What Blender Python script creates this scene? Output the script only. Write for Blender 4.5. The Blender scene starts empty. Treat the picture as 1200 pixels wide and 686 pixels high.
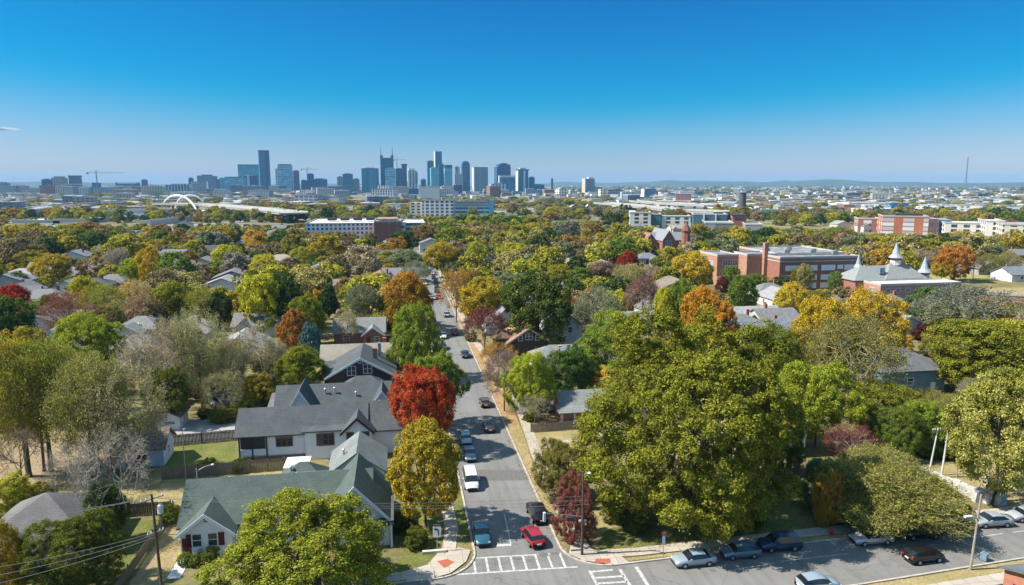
import bpy, math, random
import numpy as np
from mathutils import Vector, Matrix
R = math.radians
sc = bpy.context.scene
# ------------------------------------------------------------------ camera
F = 820.0; HZ = 216.0; H = 40.0                 # focal length and horizon in photo pixels (1200 x 686), height in m
PITCH = math.atan((343 - HZ) / F); cp, sp = math.cos(PITCH), math.sin(PITCH)
cam_d = bpy.data.cameras.new("camera"); cam = bpy.data.objects.new("camera", cam_d)
sc.collection.objects.link(cam); sc.camera = cam
cam_d.sensor_width = 36; cam_d.lens = 36 * F / 1200; cam_d.clip_start = .5; cam_d.clip_end = 80000
cam.location = (0, 0, H); cam.rotation_euler = (math.pi / 2 - PITCH, 0, 0)
# ------------------------------------------------------------------ sky, sun, exposure
SUN_EL, SUN_AZ = 49.0, -96.0                    # azimuth from the view axis, positive to the right
world = bpy.data.worlds.new("World"); sc.world = world; world.use_nodes = True
SKYR = 2.95
wn, wl = world.node_tree.nodes, world.node_tree.links
bg = wn["Background"]; sky = wn.new("ShaderNodeTexSky"); sky.sky_type = 'NISHITA'; sky.sun_disc = False
sky.sun_elevation = R(SUN_EL); sky.sun_rotation = R(SUN_AZ); sky.altitude = 0
sky.air_density = 1.0; sky.dust_density = 0.2; sky.ozone_density = 4.0
# a deep polarised autumn sky: the red end of the sky's own light is held back
k1 = wn.new("ShaderNodeVectorMath"); k1.operation = 'MULTIPLY_ADD'; k1.inputs[1].default_value = (.92, .55, .59); k1.inputs[2].default_value = (-SKYR, -.66, 0)
ksp = wn.new("ShaderNodeSeparateXYZ"); kmx = wn.new("ShaderNodeMath"); kmx.operation = 'SMOOTH_MAX'; kmx.inputs[1].default_value = .02; kmx.inputs[2].default_value = .55; k2 = wn.new("ShaderNodeCombineXYZ")
wl.new(sky.outputs[0], k1.inputs[0]); wl.new(k1.outputs[0], ksp.inputs[0]); wl.new(ksp.outputs[0], kmx.inputs[0]); wl.new(kmx.outputs[0], k2.inputs[0]); wl.new(ksp.outputs[1], k2.inputs[1]); wl.new(ksp.outputs[2], k2.inputs[2]); 
wt = wn.new("ShaderNodeTexCoord"); ws = wn.new("ShaderNodeSeparateXYZ"); wr = wn.new("ShaderNodeMapRange"); wr.inputs[1].default_value = .27; wr.inputs[2].default_value = .6; wr.interpolation_type = 'SMOOTHSTEP'
wm = wn.new("ShaderNodeMix"); wm.data_type = 'RGBA'; ku = wn.new("ShaderNodeVectorMath"); ku.operation = 'MULTIPLY'; ku.inputs[1].default_value = (1.55, 1.6, 1.25)  # unseen upper sky brightened to lift the ambient light in shade
wl.new(wt.outputs['Generated'], ws.inputs[0]); wl.new(ws.outputs[2], wr.inputs[0]); wl.new(wr.outputs[0], wm.inputs[0]); wl.new(sky.outputs[0], ku.inputs[0]); wl.new(k2.outputs[0], wm.inputs[6]); wl.new(ku.outputs[0], wm.inputs[7]); wl.new(wm.outputs[2], bg.inputs['Color'])
bg.inputs['Strength'].default_value = 0.11
sun_d = bpy.data.lights.new("sun", 'SUN'); sun_d.energy = 5.0; sun_d.angle = R(0.5); sun_d.color = (1, .93, .82)
sun = bpy.data.objects.new("sun", sun_d); sc.collection.objects.link(sun)
az, el = R(SUN_AZ), R(SUN_EL)
sdir = Vector((math.sin(az) * math.cos(el), math.cos(az) * math.cos(el), math.sin(el)))
sun.rotation_euler = sdir.to_track_quat('Z', 'Y').to_euler()
sc.view_settings.view_transform = 'Standard'; sc.view_settings.look = 'None'
sc.view_settings.exposure = 0.85; sc.view_settings.gamma = 1.0
sc.cycles.max_bounces = 5; sc.cycles.diffuse_bounces = 3; sc.cycles.glossy_bounces = 2
sc.cycles.transmission_bounces = 2; sc.cycles.transparent_max_bounces = 4; sc.cycles.volume_bounces = 0
sc.cycles.caustics_reflective = False; sc.cycles.caustics_refractive = False
sc.cycles.use_denoising = True
HAZE_D = 5.5e-5
# ------------------------------------------------------------------ survey: photo pixel -> point on a level plane, and the street grid
def U(px, py, z=0.0):
    dx, dy = (px - 600) / F, (343 - py) / F
    d = (dx, cp + dy * sp, -sp + dy * cp); t = (z - H) / d[2]
    return (d[0] * t, d[1] * t)
def PX(x, y, z):
    Z = z - H; f = y * cp - Z * sp; u = y * sp + Z * cp
    return (600 + F * x / f, 343 - F * u / f)
GA = math.atan((600 - 465) * cp / F)            # the street runs this far left of the view axis
GX = (math.cos(GA), math.sin(GA)); GY = (-math.sin(GA), math.cos(GA)); O = U(604, 645)
def S(px, py, z=0.0):
    x, y = U(px, py, z); x -= O[0]; y -= O[1]
    return (x * GX[0] + y * GX[1], x * GY[0] + y * GY[1])
def W(u, v): return (O[0] + u * GX[0] + v * GY[0], O[1] + u * GX[1] + v * GY[1])
def SW(x, y):
    x -= O[0]; y -= O[1]; return (x * GX[0] + y * GX[1], x * GY[0] + y * GY[1])
def depth_of(x, y): return y * cp + H * sp
def height_at(x, y, ytop):                      # height above (x, y) that shows at photo row ytop
    k = (343 - ytop) / F
    return H + y * (k * cp - sp) / (cp + k * sp)
# ------------------------------------------------------------------ materials
def newmat(name):
    m = bpy.data.materials.new(name); m.use_nodes = True
    nt = m.node_tree; return m, nt, nt.nodes, nt.links, nt.nodes["Principled BSDF"]
def rgb(c): return (c[0], c[1], c[2], 1)
def mixc(nt, fac, a, b, mode='MIX'):
    n = nt.nodes.new("ShaderNodeMix"); n.data_type = 'RGBA'; n.blend_type = mode
    for s, v in ((0, fac), (6, a), (7, b)):
        if hasattr(v, 'links'): nt.links.new(v, n.inputs[s])
        elif s == 0: n.inputs[0].default_value = v
        else: n.inputs[s].default_value = rgb(v)
    return n.outputs[2]
def math_n(nt, op, a, b=None, c=None):
    n = nt.nodes.new("ShaderNodeMath"); n.operation = op
    for i, v in enumerate((a, b, c)):
        if v is None: continue
        if hasattr(v, 'links'): nt.links.new(v, n.inputs[i])
        else: n.inputs[i].default_value = v
    return n.outputs[0]
def noise(nt, scale, detail=4, coord='Object', rough=.6, stretch=None):
    tc = nt.nodes.new("ShaderNodeTexCoord"); n = nt.nodes.new("ShaderNodeTexNoise")
    n.inputs['Scale'].default_value = scale; n.inputs['Detail'].default_value = detail; n.inputs['Roughness'].default_value = rough
    if stretch:
        mp = nt.nodes.new("ShaderNodeMapping"); mp.inputs['Scale'].default_value = stretch
        nt.links.new(tc.outputs[coord], mp.inputs[0]); nt.links.new(mp.outputs[0], n.inputs['Vector'])
    else: nt.links.new(tc.outputs[coord], n.inputs['Vector'])
    return n.outputs['Fac']
def ramp(nt, fac, stops):
    n = nt.nodes.new("ShaderNodeValToRGB"); e = n.color_ramp.elements
    while len(e) < len(stops): e.new(.5)
    for i, (p, c) in enumerate(stops): e[i].position = p; e[i].color = rgb(c) if not isinstance(c, (int, float)) else (c, c, c, 1)
    nt.links.new(fac, n.inputs[0]); return n.outputs[0]
def sc_c(c, k): return tuple(min(1, v * k) for v in c)
_mc = {}
def paint(name, c, rough=.7, var=.18, scale=1.5, metal=0, spec=.3, stretch=None):
    key = (name, tuple(c), rough)
    if key in _mc: return _mc[key]
    m, nt, N, L, b = newmat(name)
    f = noise(nt, scale, 5, stretch=stretch)
    L.new(ramp(nt, f, [(.3, sc_c(c, 1 - var)), (.7, sc_c(c, 1 + var))]), b.inputs['Base Color'])
    b.inputs['Roughness'].default_value = rough; b.inputs['Metallic'].default_value = metal
    b.inputs['Specular IOR Level'].default_value = spec
    _mc[key] = m; return m
def shingles(name, c, row=.32):
    key = ('sh', name, tuple(c))
    if key in _mc: return _mc[key]
    m, nt, N, L, b = newmat(name)
    f1 = noise(nt, .55, 4); f2 = noise(nt, 9, 3); f3 = noise(nt, 1.2, 3, stretch=(1, 1, 6))
    tc = N.new("ShaderNodeTexCoord"); sx = N.new("ShaderNodeSeparateXYZ"); L.new(tc.outputs['Object'], sx.inputs[0])
    fr = math_n(nt, 'FRACT', math_n(nt, 'DIVIDE', sx.outputs[2], row * .5))
    rowd = math_n(nt, 'GREATER_THAN', fr, .8)
    a = ramp(nt, f1, [(.3, sc_c(c, .72)), (.7, sc_c(c, 1.3))])
    a = mixc(nt, .5, a, ramp(nt, f2, [(.35, sc_c(c, .5)), (.65, sc_c(c, 1.6))]))
    a = mixc(nt, ramp(nt, noise(nt, .22, 6, rough=.7), [(.5, 0), (.66, .45)]), a, (c[0] * 1.5 + .03, c[1] * 1.5 + .03, c[2] * 1.45 + .02))
    a = mixc(nt, math_n(nt, 'MULTIPLY', rowd, .35), a, sc_c(c, .45))
    a = mixc(nt, math_n(nt, 'MULTIPLY', f3, .25), a, sc_c(c, .6))
    L.new(a, b.inputs['Base Color']); b.inputs['Roughness'].default_value = .9; b.inputs['Specular IOR Level'].default_value = .2
    _mc[key] = m; return m
def siding(name, c, board=.22, dirt=.2):
    key = ('sd', name, tuple(c))
    if key in _mc: return _mc[key]
    m, nt, N, L, b = newmat(name)
    tc = N.new("ShaderNodeTexCoord"); sx = N.new("ShaderNodeSeparateXYZ"); L.new(tc.outputs['Object'], sx.inputs[0])
    fr = math_n(nt, 'FRACT', math_n(nt, 'DIVIDE', sx.outputs[2], board))
    ln = math_n(nt, 'LESS_THAN', fr, .16)
    f = noise(nt, .8, 5)
    a = ramp(nt, f, [(.3, sc_c(c, 1 - dirt)), (.65, c)])
    a = mixc(nt, math_n(nt, 'MULTIPLY', ln, .45), a, sc_c(c, .5))
    L.new(a, b.inputs['Base Color']); b.inputs['Roughness'].default_value = .65
    bp = N.new("ShaderNodeBump"); bp.inputs['Distance'].default_value = .02; bp.inputs['Strength'].default_value = .5
    L.new(fr, bp.inputs['Height']); L.new(bp.outputs[0], b.inputs['Normal'])
    _mc[key] = m; return m
def brick(name, c, mortar=(.4, .36, .32), w=.5, h=.16):
    key = ('bk', name, tuple(c))
    if key in _mc: return _mc[key]
    m, nt, N, L, b = newmat(name)
    tc = N.new("ShaderNodeTexCoord"); sx = N.new("ShaderNodeSeparateXYZ"); L.new(tc.outputs['Object'], sx.inputs[0])
    cb = N.new("ShaderNodeCombineXYZ"); L.new(math_n(nt, 'ADD', sx.outputs[0], sx.outputs[1]), cb.inputs[0]); L.new(sx.outputs[2], cb.inputs[1])
    br = N.new("ShaderNodeTexBrick"); br.inputs['Scale'].default_value = 1; br.inputs['Brick Width'].default_value = w; br.inputs['Row Height'].default_value = h
    br.inputs['Mortar Size'].default_value = .012
    br.inputs['Color1'].default_value = rgb(sc_c(c, .8)); br.inputs['Color2'].default_value = rgb(sc_c(c, 1.25)); br.inputs['Mortar'].default_value = rgb(mortar)
    L.new(cb.outputs[0], br.inputs['Vector'])
    a = mixc(nt, math_n(nt, 'MULTIPLY', noise(nt, .35, 5), .55), br.outputs['Color'], sc_c(c, .6))
    L.new(a, b.inputs['Base Color']); b.inputs['Roughness'].default_value = .85
    _mc[key] = m; return m
def facade(name, wall, glass, bay=4, storey=3.6, fw=.4, fh=.45, rough=.2, off=0, spec=.6, roofc=(.3, .3, .3)):
    """wall with a regular grid of window openings; flat tops show the roofing colour"""
    m, nt, N, L, b = newmat(name)
    tc = N.new("ShaderNodeTexCoord"); sx = N.new("ShaderNodeSeparateXYZ"); L.new(tc.outputs['Object'], sx.inputs[0])
    u = math_n(nt, 'ADD', math_n(nt, 'ADD', sx.outputs[0], sx.outputs[1]), 1000 + off)
    ui, zi = math_n(nt, 'DIVIDE', u, bay), math_n(nt, 'DIVIDE', sx.outputs[2], storey)
    mu = math_n(nt, 'GREATER_THAN', math_n(nt, 'FRACT', ui), fw); mz = math_n(nt, 'GREATER_THAN', math_n(nt, 'FRACT', zi), fh)
    mk = math_n(nt, 'MULTIPLY', mu, mz)
    cb = N.new("ShaderNodeCombineXYZ"); L.new(math_n(nt, 'FLOOR', ui), cb.inputs[0]); L.new(math_n(nt, 'FLOOR', zi), cb.inputs[1])
    wnz = N.new("ShaderNodeTexWhiteNoise"); L.new(cb.outputs[0], wnz.inputs['Vector'])
    gl = ramp(nt, wnz.outputs['Value'], [(0, sc_c(glass, .7)), (.8, sc_c(glass, 1.1)), (1, sc_c(glass, 1.5))])
    wl_ = ramp(nt, noise(nt, .06, 4), [(.3, sc_c(wall, .82)), (.7, sc_c(wall, 1.12))])
    col = mixc(nt, mk, wl_, gl)
    ge = N.new("ShaderNodeNewGeometry"); s2 = N.new("ShaderNodeSeparateXYZ"); L.new(ge.outputs['Normal'], s2.inputs[0])
    top = math_n(nt, 'GREATER_THAN', s2.outputs[2], .5)
    col = mixc(nt, top, col, ramp(nt, noise(nt, .12, 4), [(.3, sc_c(roofc, .7)), (.7, sc_c(roofc, 1.2))]))
    L.new(col, b.inputs['Base Color'])
    rg = math_n(nt, 'SUBTRACT', .8, math_n(nt, 'MULTIPLY', math_n(nt, 'MULTIPLY', mk, math_n(nt, 'SUBTRACT', 1, top)), .8 - rough))
    L.new(rg, b.inputs['Roughness']); b.inputs['Specular IOR Level'].default_value = spec
    return m
def objcol(name, rough=.8, var=.2, scale=.8):    # takes its colour from the object (each house or car its own)
    m, nt, N, L, b = newmat(name)
    oi = N.new("ShaderNodeObjectInfo")
    f = noise(nt, scale, 4)
    L.new(mixc(nt, 1.0, oi.outputs['Color'], ramp(nt, f, [(.3, 1 - var), (.7, 1 + var)]), 'MULTIPLY'), b.inputs['Base Color'])
    b.inputs['Roughness'].default_value = rough; return m
GLASS = paint("window_glass", (.03, .04, .05), .08, .3, .7, spec=.8)
WHITE = paint("white_trim", (.7, .71, .72), .6, .08)
DARKTRIM = paint("dark_trim", (.05, .035, .03), .6)
METAL = paint("galvanised_metal", (.35, .36, .37), .45, .1, metal=.4)
WOOD = paint("weathered_wood", (.16, .13, .10), .85, .35, 2, stretch=(6, 6, .6))
CONC = paint("concrete", (.42, .38, .33), .85, .15, .6)
# ------------------------------------------------------------------ building blocks
C = sc.collection
class MB:
    def __init__(s): s.v = []; s.f = []; s.m = []; s.k = 0
    def add(s, vs, fs):
        o = len(s.v); s.v += [tuple(v) for v in vs]; s.f += [tuple(i + o for i in f) for f in fs]; s.m += [s.k] * len(fs)
    def box(s, x0, x1, y0, y1, z0, z1):
        s.add([(x0, y0, z0), (x1, y0, z0), (x1, y1, z0), (x0, y1, z0), (x0, y0, z1), (x1, y0, z1), (x1, y1, z1), (x0, y1, z1)],
              [(3, 2, 1, 0), (4, 5, 6, 7), (0, 1, 5, 4), (1, 2, 6, 5), (2, 3, 7, 6), (3, 0, 4, 7)]); return s
    def prism(s, poly, z0, z1):
        n = len(poly)
        s.add([(x, y, z0) for x, y in poly] + [(x, y, z1) for x, y in poly],
              [tuple(range(n - 1, -1, -1)), tuple(range(n, 2 * n))] + [(i, (i + 1) % n, n + (i + 1) % n, n + i) for i in range(n)]); return s
    def extr(s, poly, axis, a, b):               # poly of (t, z) extruded along x or y
        n = len(poly)
        P = (lambda t, z, q: (q, t, z)) if axis == 'x' else (lambda t, z, q: (t, q, z))
        s.add([P(t, z, a) for t, z in poly] + [P(t, z, b) for t, z in poly],
              [tuple(range(n - 1, -1, -1)), tuple(range(n, 2 * n))] + [(i, (i + 1) % n, n + (i + 1) % n, n + i) for i in range(n)]); return s
    def tube(s, p0, p1, r0, r1=None, n=8, cap=True):
        r1 = r0 if r1 is None else r1; p0, p1 = Vector(p0), Vector(p1); d = (p1 - p0).normalized()
        a = d.orthogonal().normalized(); b = d.cross(a)
        vs = []
        for p, r in ((p0, r0), (p1, r1)):
            vs += [p + (a * math.cos(t) + b * math.sin(t)) * r for t in (2 * math.pi * i / n for i in range(n))]
        fs = [(i, (i + 1) % n, n + (i + 1) % n, n + i) for i in range(n)]
        if cap: fs += [tuple(range(n - 1, -1, -1)), tuple(range(n, 2 * n))]
        s.add(vs, fs); return s
    def lathe(s, prof, n=16, c=(0, 0)):
        vs = []
        for r, z in prof: vs += [(c[0] + r * math.cos(2 * math.pi * i / n), c[1] + r * math.sin(2 * math.pi * i / n), z) for i in range(n)]
        fs = []
        for k in range(len(prof) - 1): fs += [(k * n + i, k * n + (i + 1) % n, (k + 1) * n + (i + 1) % n, (k + 1) * n + i) for i in range(n)]
        fs += [tuple(range(n - 1, -1, -1)), tuple(range((len(prof) - 1) * n, len(prof) * n))]
        s.add(vs, fs); return s
    def path(s, pts, r, n=5):
        for a, b in zip(pts[:-1], pts[1:]): s.tube(a, b, r, r, n)
        return s
    def build(s, name, mat, parent=None, smooth=False, loc=None, rz=0):
        me = bpy.data.meshes.new(name); me.from_pydata(s.v, [], s.f)
        for m in (mat if isinstance(mat, (list, tuple)) else [mat]): me.materials.append(m)
        if isinstance(mat, (list, tuple)): me.polygons.foreach_set('material_index', s.m)
        if smooth: me.polygons.foreach_set('use_smooth', [True] * len(me.polygons))
        me.update()
        o = bpy.data.objects.new(name, me); C.objects.link(o)
        if parent: o.parent = parent
        if loc: o.location = loc
        if rz: o.rotation_euler.z = rz
        return o
def tag(o, label=None, cat=None, group=None, kind=None):
    if label: o['label'] = label
    if cat: o['category'] = cat
    if group: o['group'] = group
    if kind: o['kind'] = kind
    return o
def empty(name, loc, rz=0, label=None, cat=None, group=None):
    o = bpy.data.objects.new(name, None); C.objects.link(o); o.location = loc; o.rotation_euler.z = rz
    return tag(o, label, cat, group)
def dup(o, parent=None):
    c = o.copy(); C.objects.link(c); c.parent = parent
    for ch in o.children: dup(ch, c)
    return c
def structure(o): o['kind'] = 'structure'; return o
# ------------------------------------------------------------------ ground
def ground_mat():
    m, nt, N, L, b = newmat("ground_cover")
    tc = N.new("ShaderNodeTexCoord"); sx = N.new("ShaderNodeSeparateXYZ"); L.new(tc.outputs['Object'], sx.inputs[0])
    near = ramp(nt, noise(nt, .09, 6), [(.34, (.085, .10, .03)), (.48, (.15, .14, .055)), (.62, (.27, .21, .10))])
    near = mixc(nt, .5, near, ramp(nt, noise(nt, 1.3, 5), [(.3, (.06, .07, .025)), (.7, (.26, .21, .11))]))
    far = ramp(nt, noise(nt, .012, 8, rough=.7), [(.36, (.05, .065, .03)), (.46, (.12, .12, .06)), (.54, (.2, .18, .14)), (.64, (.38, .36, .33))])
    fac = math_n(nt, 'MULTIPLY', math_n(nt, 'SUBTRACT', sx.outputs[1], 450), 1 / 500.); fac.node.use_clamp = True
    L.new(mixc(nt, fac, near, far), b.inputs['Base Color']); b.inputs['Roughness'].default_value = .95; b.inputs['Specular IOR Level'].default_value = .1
    bp = N.new("ShaderNodeBump"); bp.inputs['Strength'].default_value = .6; bp.inputs['Distance'].default_value = .08
    L.new(noise(nt, 3.5, 5), bp.inputs['Height']); L.new(bp.outputs[0], b.inputs['Normal'])
    return m
g = MB(); NX = 24
g.add([(-30000, -2000, 0), (30000, -2000, 0), (30000, 40000, 0), (-30000, 40000, 0)], [(0, 1, 2, 3)])
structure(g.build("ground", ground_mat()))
def asphalt():
    m, nt, N, L, b = newmat("asphalt")
    a = ramp(nt, noise(nt, .18, 6), [(.3, (.15, .147, .14)), (.7, (.215, .21, .20))])
    a = mixc(nt, .35, a, ramp(nt, noise(nt, 14, 3), [(.3, (.09, .09, .09)), (.7, (.24, .235, .22))]))
    # tyre-polished lanes and old crack seals run along the street
    a = mixc(nt, ramp(nt, noise(nt, .9, 4, stretch=(1, .025, 1)), [(.45, 0), (.65, .5)]), a, (.115, .113, .11))
    a = mixc(nt, ramp(nt, noise(nt, .33, 5, rough=.7), [(.56, 0), (.68, .55)]), a, (.10, .098, .095))
    a = mixc(nt, ramp(nt, noise(nt, 1.7, 2), [(.68, 0), (.74, .6)]), a, (.07, .068, .066))
    vo = N.new("ShaderNodeTexVoronoi"); vo.feature = 'DISTANCE_TO_EDGE'; vo.inputs['Scale'].default_value = .16
    tc = N.new("ShaderNodeTexCoord"); mx = N.new("ShaderNodeVectorMath"); mx.operation = 'ADD'
    nz = N.new("ShaderNodeTexNoise"); nz.inputs['Scale'].default_value = .5; L.new(tc.outputs['Object'], nz.inputs['Vector'])
    L.new(tc.outputs['Object'], mx.inputs[0]); L.new(nz.outputs['Color'], mx.inputs[1]); L.new(mx.outputs[0], vo.inputs['Vector'])
    ck = math_n(nt, 'LESS_THAN', vo.outputs['Distance'], .007)
    a = mixc(nt, math_n(nt, 'MULTIPLY', ck, .28), a, (.06, .06, .06))
    L.new(a, b.inputs['Base Color']); b.inputs['Roughness'].default_value = .85; b.inputs['Specular IOR Level'].default_value = .3
    return m
ASPH = asphalt()
def flat(name, pts, z, mat, jit=0, seed=1, obj_local=True):
    """a level sheet through world points, its edge roughened by jit metres"""
    if jit:
        r = random.Random(seed); out = []
        for a, b in zip(pts, pts[1:] + pts[:1]):
            n = max(1, int(math.dist(a, b) / (jit * 2.2)))
            for i in range(n):
                t = i / n; out.append((a[0] + (b[0] - a[0]) * t + r.uniform(-jit, jit), a[1] + (b[1] - a[1]) * t + r.uniform(-jit, jit)))
        pts = out
    mb = MB(); cx, cy = pts[0]; ca, sa = math.cos(-GA), math.sin(-GA)
    loc = [((x - cx) * ca - (y - cy) * sa, (x - cx) * sa + (y - cy) * ca) for x, y in pts]
    n = len(loc); ar = sum(loc[i][0] * loc[(i + 1) % n][1] - loc[(i + 1) % n][0] * loc[i][1] for i in range(n))
    if ar < 0: loc.reverse()
    mb.add([(x, y, 0) for x, y in loc], [tuple(range(n))])
    return structure(mb.build(name, mat, loc=(cx, cy, z), rz=GA))
def uv(pts): return [W(*p) for p in pts]
def pxs(pts): return [U(*p) for p in pts]
def arc(cx, cy, r, a0, a1, n=8): return [(cx + r * math.cos(R(a0 + (a1 - a0) * i / n)), cy + r * math.sin(R(a0 + (a1 - a0) * i / n))) for i in range(n + 1)]
cornerR = arc(9.9, .1, 5.0, 180, 267, 8); cornerL = arc(-9.3, .4, 4.9, -87, 0, 8)
left_edge = [(-4.4, 620), (-4.4, 3)] + cornerL[::-1] + [(-40, -5.4), (-400, -16)]
right_edge = [(4.9, 620), (4.9, 2)] + cornerR + [(28, -3.9), (61, -3.1), (120, 4), (500, 60)]
near_edge = [(-400, -25), (-40, -14.3), (15, -13.3), (33, -12.2), (48.5, -10.9), (90, -7.5), (125, -3.5), (500, 52)]
flat("road", uv(left_edge + near_edge + right_edge[::-1]), .004, ASPH)
PATCH = paint("asphalt_patch", (.12, .118, .113), .9, .2, 3)
flat("road_patch", pxs([(545, 551), (613, 551), (622, 563), (546, 564)]), .008, PATCH, .05)
def strip(name, pts, w, z0, z1, mat, side=1):
    mb = MB()
    for i, (a, b) in enumerate(zip(pts[:-1], pts[1:])):
        a, b = Vector(a), Vector(b); d = (b - a).normalized(); n = Vector((-d.y, d.x)) * side * w
        e = d * .02
        q = [a - e, b + e, b + e + n, a - e + n]
        if side < 0: q.reverse()
        mb.prism([(p.x, p.y) for p in q], z0, z1)
    return structure(mb.build(name, mat))
KERB = paint("kerb_concrete", (.40, .36, .31), .85, .2, 1.2)
strip("kerb", uv(right_edge), .22, 0, .13, KERB, 1); strip("kerb", uv(left_edge), .22, 0, .131, KERB, -1)
strip("kerb", uv(near_edge[1:]), .22, 0, .13, KERB, -1)
def concrete(name, joint=1.6, c=(.42, .37, .31)):
    m, nt, N, L, b = newmat(name)
    tc = N.new("ShaderNodeTexCoord"); br = N.new("ShaderNodeTexBrick"); br.offset = 0
    br.inputs['Scale'].default_value = 1; br.inputs['Brick Width'].default_value = joint; br.inputs['Row Height'].default_value = joint
    br.inputs['Mortar Size'].default_value = .03; br.inputs['Color1'].default_value = rgb(sc_c(c, .9)); br.inputs['Color2'].default_value = rgb(sc_c(c, 1.1))
    br.inputs['Mortar'].default_value = rgb(sc_c(c, .45)); L.new(tc.outputs['Object'], br.inputs['Vector'])
    a = mixc(nt, math_n(nt, 'MULTIPLY', noise(nt, .7, 5), .5), br.outputs['Color'], sc_c(c, .65))
    L.new(a, b.inputs['Base Color']); b.inputs['Roughness'].default_value = .9
    return m
SIDEW = concrete("sidewalk_concrete")
def pathway(name, pts, w, z, mat):
    """pts: centre line in street metres"""
    Lp, Rp = [], []
    for i, p in enumerate(pts):
        a = pts[max(0, i - 1)]; b = pts[min(len(pts) - 1, i + 1)]; d = Vector((b[0] - a[0], b[1] - a[1])).normalized()
        ww = w[i] if isinstance(w, list) else w
        Lp.append((p[0] - d.y * ww / 2, p[1] + d.x * ww / 2)); Rp.append((p[0] + d.y * ww / 2, p[1] - d.x * ww / 2))
    mb = MB(); q = uv(Lp + Rp[::-1])
    n = len(q); ar = sum(q[i][0] * q[(i + 1) % n][1] - q[(i + 1) % n][0] * q[i][1] for i in range(n))
    if ar < 0: q.reverse()
    cx, cy = q[0]; ca, sa = math.cos(-GA), math.sin(-GA)
    q = [((x - cx) * ca - (y - cy) * sa, (x - cx) * sa + (y - cy) * ca) for x, y in q]
    mb.prism(q, -z, 0)
    return structure(mb.build(name, mat, loc=(cx, cy, z), rz=GA))
pathway("sidewalk", [(7.6, -2.2), (7.2, 6), (7.4, 22), (8.3, 36), (9.5, 58), (8.0, 80), (6.8, 110), (6.5, 300)], 1.6, .10, SIDEW)
pathway("sidewalk", [(6.6, -2.9), (10, -2.4), (13, -2.6), (28, -1.9), (45, -1.2), (61, -.6), (120, 7), (300, 33)], 1.6, .105, SIDEW)
flat("corner_ramp", uv([(5.6, -1.9)] + [(6.9, -3.5), (9.5, -4.6), (11.6, -4.7), (11.0, -2.9), (8.6, -1.6), (7.6, .2), (6.2, -.2)]), .112, SIDEW)
pathway("sidewalk", [(-7.0, 120), (-7.0, 60), (-6.9, 20), (-6.6, 6), (-7.2, 1.5), (-9.2, -2.2), (-12.5, -3.4), (-40, -3.9), (-200, -8)], 1.55, .10, SIDEW)
flat("corner_ramp", uv([(-7.5, -.2), (-6.2, 1.5), (-4.9, .6), (-5.6, -1.6), (-7.4, -3.6), (-9.4, -4.3), (-12, -4.4), (-12, -2.9), (-9.0, -2.2)]), .112, SIDEW)
pathway("sidewalk", [(20, -16.3), (33, -14.9), (48.5, -13.6), (62, -12.4), (130, -6)], 1.7, .1, SIDEW)
TACT = paint("tactile_paving", (.33, .10, .055), .8, .2, 4)
flat("tactile_paving", pxs([(512, 659), (524, 656.5), (533, 660), (521, 667)]), .118, TACT)
flat("tactile_paving", pxs([(698, 656), (715, 656), (716, 661), (697, 661)]), .118, TACT)
def mark_mat():
    m, nt, N, L, b = newmat("worn_white_paint")
    f = ramp(nt, noise(nt, 3, 6, rough=.75), [(.36, (.22, .22, .21)), (.6, (.56, .55, .53))])
    L.new(f, b.inputs['Base Color']); b.inputs['Roughness'].default_value = .8; return m
MARK = mark_mat()
mk = MB()
def stripe(a, b, w, uvw=False):
    A, B = (Vector(U(*a)), Vector(U(*b))) if not uvw else (Vector(W(*a)), Vector(W(*b)))
    d = (B - A).normalized(); n = Vector((-d.y, d.x)) * w / 2
    mk.add([(*(A - n), 0), (*(B - n), 0), (*(B + n), 0), (*(A + n), 0)], [(0, 1, 2, 3)])
stripe((553, 654.5), (658, 648.5), .22); stripe((535, 673.5), (677, 664.5), .24)
for i in range(8):
    stripe((555 + i * 14.4, 655.0 - i * .85), (557.5 + i * 15.0, 671.5 - i * 1.0), .24)
stripe((582, 639.5), (599, 638.5), .45); stripe((598.5, 637.5), (591, 602), .12)
stripe((691, 669), (703, 692), .32); stripe((726, 667), (742, 692), .32)
for y0, x0, x1 in ((669.6, 694, 718), (677, 697, 731), (683.5, 700, 735)): stripe((x0, y0 + .6), (x1, y0 - 1.6), .3)
stripe((745.5, 664.5), (759, 686), .38)
stripe((860, 668), (908, 660), .12); stripe((915, 658), (993, 649.3), .12); stripe((1075, 641), (1100, 638), .12); stripe((1142, 629.8), (1175, 625.6), .12)
stripe((1187, 624), (1200, 622.3), .12)
stripe((619, 553.5), (622.5, 562), .12); stripe((621.5, 553), (625, 561.5), .12)
stripe((601, 608), (606, 607.6), .3)
o = mk.build("road_marking", MARK, loc=(0, 0, .0085)); structure(o)
mh = MB()
for (px, py, w, d) in ((606, 655, 1.0, .25), (637, 650.5, 1.0, .45), (650, 649, 1.0, .3), (835, 668.5, .7, .3)):
    x, y = U(px, py); mh.prism([(x + math.cos(t) * w * .55, y + math.sin(t) * d) for t in [i * math.pi / 5 for i in range(10)]], 0, .003)
structure(mh.build("manhole_cover", PATCH, loc=(0, 0, .0125)))
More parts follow.
